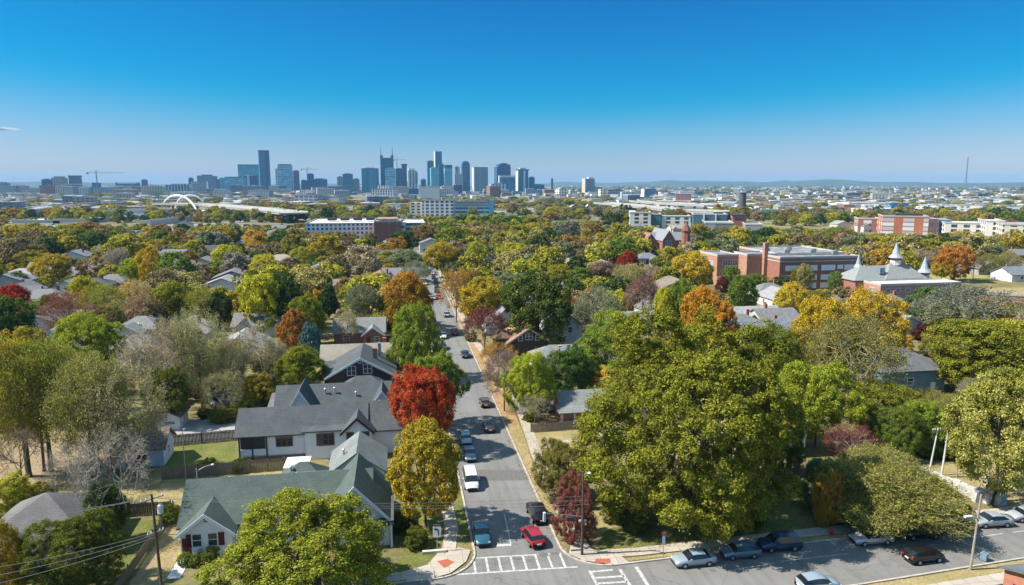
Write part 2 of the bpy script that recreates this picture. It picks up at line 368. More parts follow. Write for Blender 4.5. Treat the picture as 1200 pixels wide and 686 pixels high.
# lawns, dry grass, leaf litter, bare yards
def turf(name, a, b, c, s=1.6):
    m, nt, N, L, bs = newmat(name)
    col = ramp(nt, noise(nt, .35, 6), [(.32, a), (.5, b), (.68, c)])
    col = mixc(nt, .5, col, ramp(nt, noise(nt, s * 2.2, 5, rough=.75), [(.32, sc_c(a, .6)), (.5, b), (.7, sc_c(c, 1.3))]))
    L.new(col, bs.inputs['Base Color']); bs.inputs['Roughness'].default_value = .95; bs.inputs['Specular IOR Level'].default_value = .1
    bp = N.new("ShaderNodeBump"); bp.inputs['Strength'].default_value = .8; bp.inputs['Distance'].default_value = .06
    L.new(noise(nt, 7, 4), bp.inputs['Height']); L.new(bp.outputs[0], bs.inputs['Normal']); return m
LAWN = turf("lawn_grass", (.06, .09, .02), (.12, .135, .035), (.22, .19, .08))
DRY = turf("dry_grass", (.16, .15, .055), (.28, .23, .11), (.38, .30, .16))
LITTER = turf("leaf_litter", (.20, .13, .06), (.34, .22, .11), (.42, .31, .18), 3)
DIRT = turf("bare_dirt", (.15, .11, .065), (.27, .205, .125), (.32, .25, .15))
GRAVEL = turf("gravel", (.2, .19, .18), (.33, .32, .31), (.42, .41, .4), 4)
flat("dry_grass_verge", uv([(5.15, 2.5), (5.15, 46), (7.6, 46), (7.3, 36), (6.4, 22), (6.3, 6), (6.4, 1)]), .02, DRY, .08)
flat("leaf_litter_verge", uv([(5.15, 40), (5.15, 175), (6.0, 175), (7.2, 80), (8.5, 58), (7.2, 40)]), .035, LITTER, .15)
flat("dry_lawn", uv([(8.4, 24), (8.7, 36), (19, 37), (22, 28), (14, 20)]), .02, DRY, .2)
flat("dry_lawn", uv([(9.4, 37.2), (10.5, 50), (15, 45), (15, 37.2)]), .022, LITTER, .2)
flat("footpath", pxs([(634, 524.5), (640, 526.5), (668, 519), (700, 515.5), (699, 513), (664, 516)]), .05, SIDEW)
flat("dry_lawn", uv([(8.6, 1), (8.4, 8), (12, 8), (14, 1.2), (12, -1.2), (9, -1.2)]), .024, DRY, .2)
flat("green_lawn", uv([(8.8, -1.4), (11, 3), (40, 8), (48, 3), (44, -.2), (28, -.9), (14, -1.5)]), .028, LAWN, .2)
flat("green_verge", uv([(11.7, -4.2), (11.4, -3.6), (28, -2.9), (45, -2.2), (61, -1.6), (61, -2.6), (28, -3.5)]), .03, DRY, .1)
flat("green_lawn", pxs([(893, 600), (885, 575), (915, 570), (960, 590), (985, 612), (905, 622)]), .036, LAWN, .2)
flat("dry_lawn", uv([(62, 0), (60, 12), (90, 20), (100, 6)]), .028, DRY, .3)
flat("dry_grass_verge", uv([(15, -13.9), (20, -15.3), (48.5, -12.6), (62, -11.4), (130, -5), (128, -4), (90, -7.9), (48.5, -11.2), (33, -12.5)]), .02, DRY, .1)
flat("green_lawn", uv([(20, -17.3), (33, -15.9), (48, -14.6), (60, -13.4), (60, -40), (20, -40)]), .02, LAWN, .1)
flat("green_lawn", uv([(-13, -2.4), (-10, -1.3), (-7.9, 2.2), (-7.9, 20), (-12.5, 20), (-12.5, 0), (-20, -2.2)]), .022, LAWN, .12)
flat("dry_grass_verge", uv([(-12.2, -4.7), (-12.2, -4.3), (-60, -5.4), (-60, -6.0)]), .03, DRY, .08)
flat("green_verge", uv([(-4.7, 3), (-4.7, 120), (-6.1, 120), (-6.1, 20), (-5.7, 6), (-5.6, 2)]), .025, LAWN, .08)
flat("green_lawn", uv([(-44.5, 26.3), (-27, 27.2), (-35.9, 30), (-38, 40), (-48, 38.8)]), .02, LAWN, .2)
flat("dry_lawn", uv([(-24.5, 15), (-24.5, 26.8), (-44.4, 26), (-44.4, 15)]), .021, DRY, .25)
flat("dry_lawn", uv([(-46, 15.5), (-46, 26), (-58, 26), (-54, 15)]), .022, DRY, .3)
flat("green_lawn", uv([(-40.4, -3), (-40.4, 14), (-49, 14), (-48, -3)]), .023, LAWN, .3)
flat("dirt_yard", uv([(-52, 22), (-52, 46), (-75, 60), (-95, 50), (-80, 20)]), .019, DIRT, .5)
flat("gravel_yard", uv([(-48.5, 39.4), (-37.8, 40.6), (-36, 50), (-42, 54), (-50.5, 51)]), .026, GRAVEL, .2)
flat("dirt_strip", uv([(-39.6, -3), (-36.4, -3), (-36.2, 5), (-37, 14), (-39.8, 14)]), .018, DRY, .15)
for u0 in (-39.0, -37.5): flat("wheel_track", uv([(u0, -4), (u0 + .5, -4), (u0 + .6, 12), (u0 + .1, 12)]), .026, DIRT, .07)
flat("driveway", uv([(-44, -4.4), (-30, -4.1), (-30.5, -2), (-43.5, -2.2)]), .12, SIDEW)
flat("footpath", uv([(-36.2, 0), (-34.9, 0), (-34.9, 4), (-36.2, 4)]), .05, paint("white_step", (.6, .6, .6), .8))
flat("school_car_park", uv([(150, 126), (184, 126), (184, 140.5), (150, 140.5)]), .02, ASPH)
flat("park_field", pxs([(1060, 345), (1105, 338), (1300, 336), (1300, 350), (1130, 357)]), .02, DRY)
flat("park_field", pxs([(1085, 322), (1300, 308), (1300, 326), (1100, 330)]), .02, turf("park_grass", (.16, .17, .05), (.27, .24, .08), (.34, .3, .12)))
flat("grass_embankment", pxs([(893, 259), (960, 258), (962, 266), (893, 266)]), .02, turf("bank_grass", (.14, .15, .05), (.22, .2, .08), (.26, .22, .1)))
# other roads seen between the trees, the highways on the flats and the river bank
CONC_R = paint("highway_concrete", (.28, .275, .26), .9, .12, .05)
for a, b, w in (((150, 272), (300, 264), 16), ((165, 268), (345, 255.5), 12), ((0, 262), (165, 254), 14), ((640, 262), (900, 262), 10), ((900, 244), (1200, 240), 30)):
    A, B = U(*a), U(*b); d = Vector((B[0] - A[0], B[1] - A[1])).normalized(); n = Vector((-d.y, d.x)) * w / 2
    flat("highway", [(A[0] - n.x, A[1] - n.y), (B[0] - n.x, B[1] - n.y), (B[0] + n.x, B[1] + n.y), (A[0] + n.x, A[1] + n.y)], .03, CONC_R)
for v in (150, 262, 395): flat("road", uv([(-260, v), (260, v), (260, v + 7), (-260, v + 7)]), .012 + v * 1e-6, ASPH)
flat("road", uv([(-108, 20), (-101, 20), (-101, 560), (-108, 560)]), .016, ASPH)
flat("road", uv([(96, 60), (103, 60), (103, 560), (96, 560)]), .0165, ASPH)
# hills on the horizon
def hills(name, az0, az1, D, hs_, seed, mat):
    r = random.Random(seed); n = 160; ph = [(r.uniform(0, 6.28), r.uniform(3, 60), r.uniform(.2, 1)) for _ in range(14)]
    V = []; 
    for i in range(n + 1):
        t = i / n; a = R(az0 + (az1 - az0) * t)
        k = sum(A * math.sin(p + w * t) / (1 + w * .06) for p, w, A in ph) / 4
        h = (hs_[0] + (hs_[1] - hs_[0]) * t) * .8 + 42 * k * 2
        h *= min(1, t * 8 + .1, (1 - t) * 8 + .1)
        for j, (dd, f) in enumerate(((0, 0), (500, .55), (1100, .9), (1700, 1), (2900, .6), (4000, 0))):
            V.append((math.sin(a) * (D + dd), math.cos(a) * (D + dd), max(h, 2) * f))
    Fs = [(i * 6 + j, (i + 1) * 6 + j, (i + 1) * 6 + j + 1, i * 6 + j + 1) for i in range(n) for j in range(5)]
    mb = MB(); mb.add(V, Fs); return structure(mb.build(name, mat, smooth=True))
HILL = paint("wooded_hill", (.06, .075, .035), .95, .4, .004)
hills("hills", -45, -4, 11000, (95, 60), 3, HILL); hills("hills", -2, 24, 12500, (80, 130), 5, HILL); hills("hills", 8, 46, 10500, (115, 80), 8, HILL)
# small cloud
mb = MB()
r = random.Random(5)
mc, nt, N, L, b = newmat("cloud_vapour")
N.remove(b); pv = N.new("ShaderNodeVolumePrincipled"); pv.inputs['Color'].default_value = (1, 1, 1, 1)
dn = math_n(nt, 'MULTIPLY', ramp(nt, noise(nt, .003, 5), [(.40, 0), (.55, 1)]), .006)
L.new(dn, pv.inputs['Density']); L.new(pv.outputs[0], N["Material Output"].inputs['Volume'])
for q in range(7):
    cx_ = r.uniform(-300, 300)
    mb.lathe([(.1, -45), (240 + r.random() * 120, -20), (300, 5), (170, 30), (.1, 44)], 14, (cx_, r.uniform(-60, 60)))
D_ = 21000; zc = height_at(0, D_, 151)
tag(mb.build("cloud", mc, smooth=True, loc=(D_ * (5 - 600) / F, D_, zc)), None, None, None, 'stuff')['label'] = "small thin white cloud wisp low in the blue sky"
bpy.data.objects["cloud"].scale = (1.3, 1, 1)
# haze
hm, nt, N, L, b = newmat("haze_air"); N.remove(b)
pv = N.new("ShaderNodeVolumePrincipled"); pv.inputs['Color'].default_value = (.30, .62, .95, 1); pv.inputs['Density'].default_value = HAZE_D
pv.inputs['Anisotropy'].default_value = .0
L.new(pv.outputs[0], N["Material Output"].inputs['Volume'])
hz = MB().box(-19000, 19000, -300, 19800, -1, 262).build("haze", hm); hz['kind'] = 'stuff'
# ------------------------------------------------------------------ trees
PAL = dict(olive=((.15, .155, .02), (.25, .22, .03)), yolive=((.21, .215, .026), (.31, .28, .035)), yellowgreen=((.22, .26, .03), (.40, .36, .04)), lime=((.33, .36, .03), (.46, .42, .04)),
           gold=((.48, .31, .03), (.30, .26, .03)), orange=((.45, .20, .025), (.30, .22, .03)), rust=((.26, .12, .04), (.22, .16, .05)), red=((.42, .035, .02), (.35, .06, .02)),
           scarlet=((.54, .19, .06), (.46, .10, .035)), maroon=((.12, .03, .03), (.17, .05, .03)), plum=((.21, .065, .06), (.24, .10, .065)), darkgreen=((.04, .075, .02), (.06, .09, .025)),
           green=((.09, .15, .025), (.15, .19, .03)), greygreen=((.13, .165, .085), (.19, .2, .1)), tan=((.38, .32, .21), (.33, .27, .15)), grey=((.20, .18, .15), (.24, .21, .17)),
           cream=((.50, .47, .15), (.42, .40, .09)), spruce=((.07, .15, .14), (.10, .18, .17)), brown=((.20, .14, .07), (.22, .18, .08)), sagegold=((.27, .25, .08), (.33, .28, .1)),
           mauve=((.27, .17, .13), (.24, .19, .13)))
PAL = {k: tuple(tuple(min(.7, v * (1.27 if k not in ("red", "maroon") else 1.1)) for v in c) for c in cc) for k, cc in PAL.items()}
CNAME = dict(olive="olive green", yolive="yellowish olive", yellowgreen="yellow green", lime="bright lime green", gold="golden yellow", orange="orange", rust="rust brown", red="bright red",
             scarlet="scarlet", maroon="dark maroon", plum="dusty plum", darkgreen="dark green", green="mid green", greygreen="pale grey green", tan="pale tan twiggy", grey="bare grey",
             cream="creamy yellow", spruce="blue green", brown="brown", sagegold="dull gold", mauve="mauve brown")
def leaf_mat(name, instanced=False, gloss=True):
    m, nt, N, L, b = newmat(name); N.remove(b)
    if instanced:
        a1 = N.new("ShaderNodeAttribute"); a1.attribute_type = 'INSTANCER'; a1.attribute_name = 'tint'; ca = a1.outputs['Color']
        a2 = N.new("ShaderNodeAttribute"); a2.attribute_type = 'INSTANCER'; a2.attribute_name = 'tint2'; cb = a2.outputs['Color']
    else:
        oi = N.new("ShaderNodeObjectInfo"); ca = oi.outputs['Color']
        a2 = N.new("ShaderNodeAttribute"); a2.attribute_type = 'OBJECT'; a2.attribute_name = 'leaf_tint'; cb = a2.outputs['Color']
    t1 = N.new("ShaderNodeAttribute"); t1.attribute_name = 'tone'; t2 = N.new("ShaderNodeAttribute"); t2.attribute_name = 'rnd'
    c = mixc(nt, t1.outputs['Fac'], ca, cb)
    c = mixc(nt, 1.0, c, ramp(nt, t2.outputs['Fac'], [(0, .4), (.6, .95), (1, 1.6)]), 'MULTIPLY')
    d = N.new("ShaderNodeBsdfDiffuse"); t = N.new("ShaderNodeBsdfTranslucent"); mx = N.new("ShaderNodeMixShader"); mx.inputs[0].default_value = .37
    L.new(c, d.inputs[0]); L.new(c, t.inputs[0]); L.new(d.outputs[0], mx.inputs[1]); L.new(t.outputs[0], mx.inputs[2])
    L.new(mx.outputs[0], N["Material Output"].inputs['Surface']); return m
LEAF = leaf_mat("autumn_leaves"); LEAFI = leaf_mat("autumn_leaves_far", True)
BARK = paint("bark", (.13, .105, .085), .9, .35, 3, stretch=(3, 3, .5)); BARKP = paint("pale_bark", (.44, .385, .28), .9, .3, 3, stretch=(3, 3, .5))
def twig_mat():                                   # young twigs carry some of the tree's own leaf colour
    m, nt, N, L, b = newmat("twigs"); oi = N.new("ShaderNodeObjectInfo"); b.inputs['Roughness'].default_value = .9
    L.new(mixc(nt, .6, ramp(nt, noise(nt, 3, 4), [(.3, (.30, .26, .19)), (.7, (.48, .42, .31))]), oi.outputs['Color']), b.inputs['Base Color']); return m
TWIG = twig_mat()
def mesh_np(name, verts, quads, mats, tone=None, rnd=None, midx=None):
    me = bpy.data.meshes.new(name); nv, nf = len(verts), len(quads)
    me.vertices.add(nv); me.vertices.foreach_set('co', np.ascontiguousarray(verts, dtype=np.float32).ravel())
    me.loops.add(nf * 4); me.loops.foreach_set('vertex_index', np.ascontiguousarray(quads, dtype=np.int32).ravel())
    me.polygons.add(nf); me.polygons.foreach_set('loop_start', np.arange(0, nf * 4, 4, dtype=np.int32)); me.polygons.foreach_set('loop_total', np.full(nf, 4, dtype=np.int32))
    for m in mats: me.materials.append(m)
    if midx is not None: me.polygons.foreach_set('material_index', midx.astype(np.int32))
    for nm, arr in (('tone', tone), ('rnd', rnd)):
        if arr is not None:
            at = me.attributes.new(nm, 'FLOAT', 'FACE'); at.data.foreach_set('value', np.ascontiguousarray(arr, dtype=np.float32))
    me.update(calc_edges=True); return me
def unit(a): return a / np.maximum(1e-9, np.linalg.norm(a, axis=-1, keepdims=True))
def sph(rg, n): return unit(rg.normal(size=(n, 3)))
ENV = dict(round=dict(cz=.60, rx=.5, up=.40, dn=.42), oval=dict(cz=.52, rx=.5, up=.48, dn=.44), broad=dict(cz=.60, rx=.5, up=.40, dn=.46), dome=dict(cz=.42, rx=.5, up=.58, dn=.36),
           spray=dict(cz=.36, rx=.5, up=.60, dn=.36), bush=dict(cz=.40, rx=.5, up=.60, dn=.40), cone=dict(cz=.35, rx=.5, up=.65, dn=.31), tall=dict(cz=.58, rx=.5, up=.42, dn=.34))
def env_r(kind, d, ph):
    e = ENV[kind]; rz = np.where(d[:, 2] > 0, e['up'], e['dn'])
    h = np.sqrt(d[:, 0] ** 2 + d[:, 1] ** 2)
    pw = 2.5 if kind == 'dome' else 2.0
    if kind == 'cone': q = (h / e['rx']) ** 1.15 + (np.abs(d[:, 2]) / rz) ** 1.15; r = q ** (-1 / 1.15)
    else: r = ((h / e['rx']) ** pw + (np.abs(d[:, 2]) / rz) ** pw) ** (-1 / pw)
    n = sum(np.sin(d @ p[0] + p[1]) for p in ph) / len(ph)
    return r * (1 + (.38 if kind == 'spray' else .14) * n)
def leaves(rg, pos, nrm, half, tone, wid=.62):
    n = len(pos); t = unit(np.cross(nrm, sph(rg, n))); b = np.cross(nrm, t)
    s = half * rg.uniform(.7, 1.35, size=(n, 1))
    V = np.stack([pos - t * s, pos - b * s * wid, pos + t * s, pos + b * s * wid], 1).reshape(-1, 3)
    Q = np.arange(4 * n).reshape(n, 4)
    return V, Q, np.clip(tone, 0, 1), rg.uniform(size=n)
def crown(kind, seed, nbig, ncl, per, rc, half, inner=.2, hi=0.0, rough=1.0, jit=.18):
    rg = np.random.default_rng(seed); e = ENV[kind]
    ph = [(rg.normal(size=3) * 2.2 + 0, rg.uniform(0, 6.28)) for _ in range(4)]
    big = sph(rg, nbig); cd = sph(rg, ncl)
    cd[:, 2] = np.where((cd[:, 2] < -.75) & (rg.uniform(size=ncl) < .6), -cd[:, 2], cd[:, 2]); cd = unit(cd)
    m = (cd @ big.T).max(1); ca = math.cos(1.9 / math.sqrt(nbig))
    bump = np.clip((m - ca) / (1 - ca), 0, 1) ** .6
    f = (.80 + .20 * bump * rough) * rg.uniform(.93, 1.03, ncl); inn = rg.uniform(size=ncl) < inner; f = np.where(inn, f * rg.uniform(.45, .8, ncl), f)
    ctr = np.array([0, 0, e['cz']]); cc = ctr + cd * (env_r(kind, cd, ph) * f)[:, None]
    rr = rc * np.exp(rg.normal(size=ncl) * .34); ct = rg.uniform(size=ncl)
    idx = np.repeat(np.arange(ncl), per); n = len(idx)
    ed = unit(rg.normal(size=(n, 3)) + .55 * cd[idx] + np.array([0, 0, .35]))
    pos = cc[idx] + ed * (rr[idx] * rg.uniform(.45, 1.05, n))[:, None] * np.array([1, 1, .85]) + rg.normal(size=(n, 3)) * rc * jit
    pos[:, 2] = np.maximum(pos[:, 2], .02)
    nrm = unit(ed + .75 * sph(rg, n) + np.array([0, 0, .25]))
    tone = .25 + .75 * ct[idx] * .8 + hi * (pos[:, 2] - .5) + rg.normal(size=n) * .12
    return leaves(rg, pos, nrm, half, tone)
def tubes(segs, n=3):
    P0 = np.array([s[0] for s in segs]); P1 = np.array([s[1] for s in segs]); r0 = np.array([s[2] for s in segs])[:, None]; r1 = np.array([s[3] for s in segs])[:, None]
    d = unit(P1 - P0); up = np.where(np.abs(d[:, 2:3]) > .9, np.array([[1., 0, 0]]), np.array([[0, 0, 1.]])); a = unit(np.cross(d, up)); b = np.cross(d, a); V = []
    for P, r in ((P0, r0), (P1, r1)):
        for i in range(n):
            t = 2 * math.pi * i / n; V.append(P + (a * math.cos(t) + b * math.sin(t)) * r)
    V = np.stack(V, 1); k = len(segs); base = (np.arange(k) * 2 * n)[:, None]
    Q = np.concatenate([base + np.array([i, (i + 1) % n, n + (i + 1) % n, n + i]) for i in range(n)], 0)
    return V.reshape(-1, 3), Q
def skeleton(kind, seed, n1, n2, n3, n4, r0=.018, tw=.0016, stems=1):
    """trunk and limbs that reach out to the crown envelope; normalised to width 1 and height 1"""
    rg = np.random.default_rng(seed); e = ENV[kind]; ph = [(rg.normal(size=3) * 2, rg.uniform(0, 6)) for _ in range(3)]; ctr = np.array([0, 0, e['cz']])
    def tgt(d, f): d = unit(d[None])[0]; return ctr + d * env_r(kind, d[None], ph)[0] * f
    segs, tips = [], []
    def curve(p, q, ra, rb, n=3, sag=.05):
        m = [p + (q - p) * t + np.array([*rg.normal(size=2) * .012, sag * math.sin(math.pi * t) * .3]) * (0 < t < 1) for t in np.linspace(0, 1, n + 1)]
        for i in range(n): segs.append((m[i], m[i + 1], ra + (rb - ra) * i / n, ra + (rb - ra) * (i + 1) / n))
        return m
    low = max(.05, e['cz'] - e['dn'])
    for s in range(stems):
        b0 = np.array([*(rg.normal(size=2) * .035 * (stems > 1)), 0]); top = ctr + np.array([*(rg.normal(size=2) * (.02 if stems == 1 else .16)), e['up'] * .45])
        fork = np.array([b0[0] * .9, b0[1] * .9, low + .06])
        segs.append((b0, b0 + (fork - b0) * .12, r0 * 1.45, r0 * 1.02)); segs.append((b0 + (fork - b0) * .12, fork, r0 * 1.02, r0 * .85)); tr = curve(fork, top, r0 * .85, r0 * .3, 4)
        for i in range(n1):
            k = rg.uniform(0, .9); p = fork + (top - fork) * k; a = 2.4 * i + rg.uniform(-.4, .4)
            d = np.array([math.cos(a), math.sin(a), rg.uniform(-.35, 1.2)]); q = tgt(d, .62); c1 = curve(p, q, r0 * .5 * (1 - .5 * k), r0 * .2)
            for j in range(n2):
                kk = rg.uniform(.35, 1); p2 = p + (q - p) * kk; d2 = unit((q - ctr)[None])[0] + rg.normal(size=3) * .5; q2 = tgt(d2, rg.uniform(.75, .9)); 
                if n3: segs.append((p2, (p2 + q2) / 2 + rg.normal(size=3) * .008, r0 * .2, r0 * .14)); segs.append(((p2 + q2) / 2, q2, r0 * .14, r0 * .08))
                else: segs.append((p2, q2, r0 * .18, r0 * .07))
                for k3 in range(n3):
                    p3 = p2 + (q2 - p2) * rg.uniform(.3, 1); d3 = unit((q2 - ctr)[None])[0] + rg.normal(size=3) * .28; q3 = tgt(d3, rg.uniform(.88, 1.0)); segs.append((p3, q3, tw * 1.8, tw * 1.1))
                    for k4 in range(n4):
                        p4 = p3 + (q3 - p3) * rg.uniform(.25, 1); dd = unit((q3 - p3)[None])[0] + rg.normal(size=3) * .55; q4 = p4 + unit(dd[None])[0] * rg.uniform(.03, .075) + np.array([0, 0, .012]); segs.append((p4, q4, tw, tw * .6)); tips.append(q4)
    return segs, np.array(tips) if tips else np.zeros((0, 3))
def limb_mesh(name, kind, seed, n1=7, n2=3, n=6, mat=BARK, r0=.018, stems=1):
    V, Q = tubes(skeleton(kind, seed, n1, n2, 0, 0, r0, stems=stems)[0], n); return mesh_np(name, V, Q, [mat])
def full(name, *a, mats=(LEAF,), **k): V, Q, t, rn = crown(*a, **k); return mesh_np(name, V, Q, list(mats), t, rn)
def bare(name, kind, seed, n1, n2, n3, n4, nleaf, half, tw=.0016, spread=.02, stems=1):
    """crown of twigs carrying sparse leaves"""
    segs, tips = skeleton(kind, seed, n1, n2, n3, n4, .018, tw, stems); rg = np.random.default_rng(seed)
    tv, tq = tubes([s for s in segs if s[2] <= .018 * .21], 3); k = len(tq)
    ii = rg.integers(0, len(tips), nleaf); pos = tips[ii] + rg.normal(size=(nleaf, 3)) * spread
    V, Q, t, rn = leaves(rg, pos, sph(rg, nleaf), half, rg.uniform(size=nleaf))
    crown_me = mesh_np(name, np.concatenate([tv, V]), np.concatenate([tq, Q + len(tv)]), [TWIG, LEAF], np.concatenate([np.zeros(k), t]), np.concatenate([np.zeros(k), rn]), np.concatenate([np.zeros(k), np.ones(len(Q))]))
    V2, Q2 = tubes([s for s in segs if s[2] > .018 * .21], 6); return crown_me, mesh_np(name + "_limbs", V2, Q2, [BARK])
PROTO = {}
def P(key, fn):
    if key not in PROTO: PROTO[key] = fn()
    return PROTO[key]
def get_tree(form, lod, var):
    """(crown mesh, limb mesh) for a form at a level of detail: 0 close, 1 middle, 2 far"""
    sd = 11 * var + 3
    if form == 'giant': return P(('giant', var), lambda: (full("crown", 'dome', sd, 44, 1250, 240, .038, .0054, inner=.12, hi=.15, rough=1.55, jit=.04), limb_mesh("trunk", 'dome', sd, 9, 4, 8, r0=.026)))
    if form == 'leafy': return P(('leafy', var), lambda: (full("crown", 'bush', sd, 18, 800, 190, .042, .0068, inner=.12, hi=.2, rough=1.5), limb_mesh("trunk", 'bush', sd, 8, 4)))
    if form in ('round', 'oval', 'broad', 'tall', 'dome', 'bush'):
        n = (420, 200, 95)[lod]; per = (190, 125, 70)[lod]; hf = (.0088, .0150, .026)[lod]; rc = (.055, .078, .105)[lod]
        return P((form, lod, var), lambda: (full("crown", form, sd + lod, 14 + var * 3, n, per, rc, hf, hi=.35, inner=.18, rough=1.1 + .3 * (var % 3)), limb_mesh("trunk", form, sd, 7 - lod, 3)))
    if form == 'ball': return P((form, lod, var), lambda: (full("crown", 'oval', sd, 40, (520, 260, 110)[lod], (90, 80, 60)[lod], (.04, .055, .09)[lod], (.0105, .016, .028)[lod], hi=.5, inner=.2, rough=.5), limb_mesh("trunk", 'oval', sd, 7, 3)))
    if form == 'cone': return P((form, lod, var), lambda: (full("crown", 'cone', sd, 60, (520, 300, 120)[lod], 60, .05, (.014, .019, .03)[lod], inner=.25), limb_mesh("trunk", 'cone', sd, 5, 2)))
    if form == 'spruce': return P((form, lod, var), lambda: (full("crown", 'oval', sd, 70, 420, 90, .045, .013, inner=.2), limb_mesh("trunk", 'oval', sd, 5, 2)))
    if form == 'bare': return P((form, lod, var), lambda: bare("crown", 'round', sd, (8, 7, 7)[lod], 5, 5, (6, 5, 3)[lod], (2500, 2000, 1400)[lod], (.007, .011, .018)[lod], (.0015, .002, .003)[lod]))
    if form == 'thin': return P((form, lod, var), lambda: bare("crown", 'round', sd, (8, 8, 7)[lod], 6, 5, (5, 4, 3)[lod], (13000, 7500, 3500)[lod], (.0075, .0115, .018)[lod], (.0015, .002, .003)[lod], spread=.022))
    if form == 'fuzz': return P((form, lod, var), lambda: bare("crown", 'oval', sd, (11, 10, 8)[lod], 6, 6, (9, 6, 4)[lod], (14000, 9000, 4500)[lod], (.006, .009, .016)[lod], (.0015, .002, .003)[lod], spread=.014))
    if form == 'stems': return P((form, lod, var), lambda: bare("crown", 'tall', sd, 6, 6, 5, 6, 24000, .008, .0014, .022, stems=3))
    if form == 'spray': return P((form, lod, var), lambda: bare("crown", 'spray', sd, 12, 8, 7, 8, 100000, .0075, .0009, .013, stems=4))
NOGO = []
TREES = []                                        # every standing tree: (x, y, w, h, colour, form, object)
def tree(x, y, w, h, form, col, var=0, label=None, cat='tree', name='tree', group=None, col2=None, lod=None):
    D = depth_of(x, y)
    if lod is None: lod = 0 if D < 150 else (1 if D < 330 else 2)
    cm, lm = get_tree(form, lod, var)
    t = empty(name, (x, y, 0), random.Random(int(x * 31 + y * 7)).uniform(0, 6.28)); t['category'] = cat
    if group: t['group'] = group
    c = bpy.data.objects.new("crown", cm); l = bpy.data.objects.new("trunk", lm)
    a, b = PAL[col]
    if col2: b = PAL[col2][0]
    rr = random.Random(int(x * 13 + y * 3)); k = rr.uniform(.88, 1.12)
    c.color = (a[0] * k, a[1] * k, a[2] * k, 1); c['leaf_tint'] = (b[0] * k, b[1] * k, b[2] * k)
    for o in (c, l): C.objects.link(o); o.parent = t; o.scale = (w, w, h)
    if label: t['label'] = label
    TREES.append((x, y, w, h, col, form, t)); return t
def ptree(px, ytop, wpx, ybase, form, col, var=0, label=None, col2=None, **k):
    x, y = U(px, ybase); h = height_at(x, y, ytop); w = wpx * math.hypot(1, 0) * depth_of(x, y) / F
    return tree(x, y, w, h, form, col, var, label, col2=col2, **k)
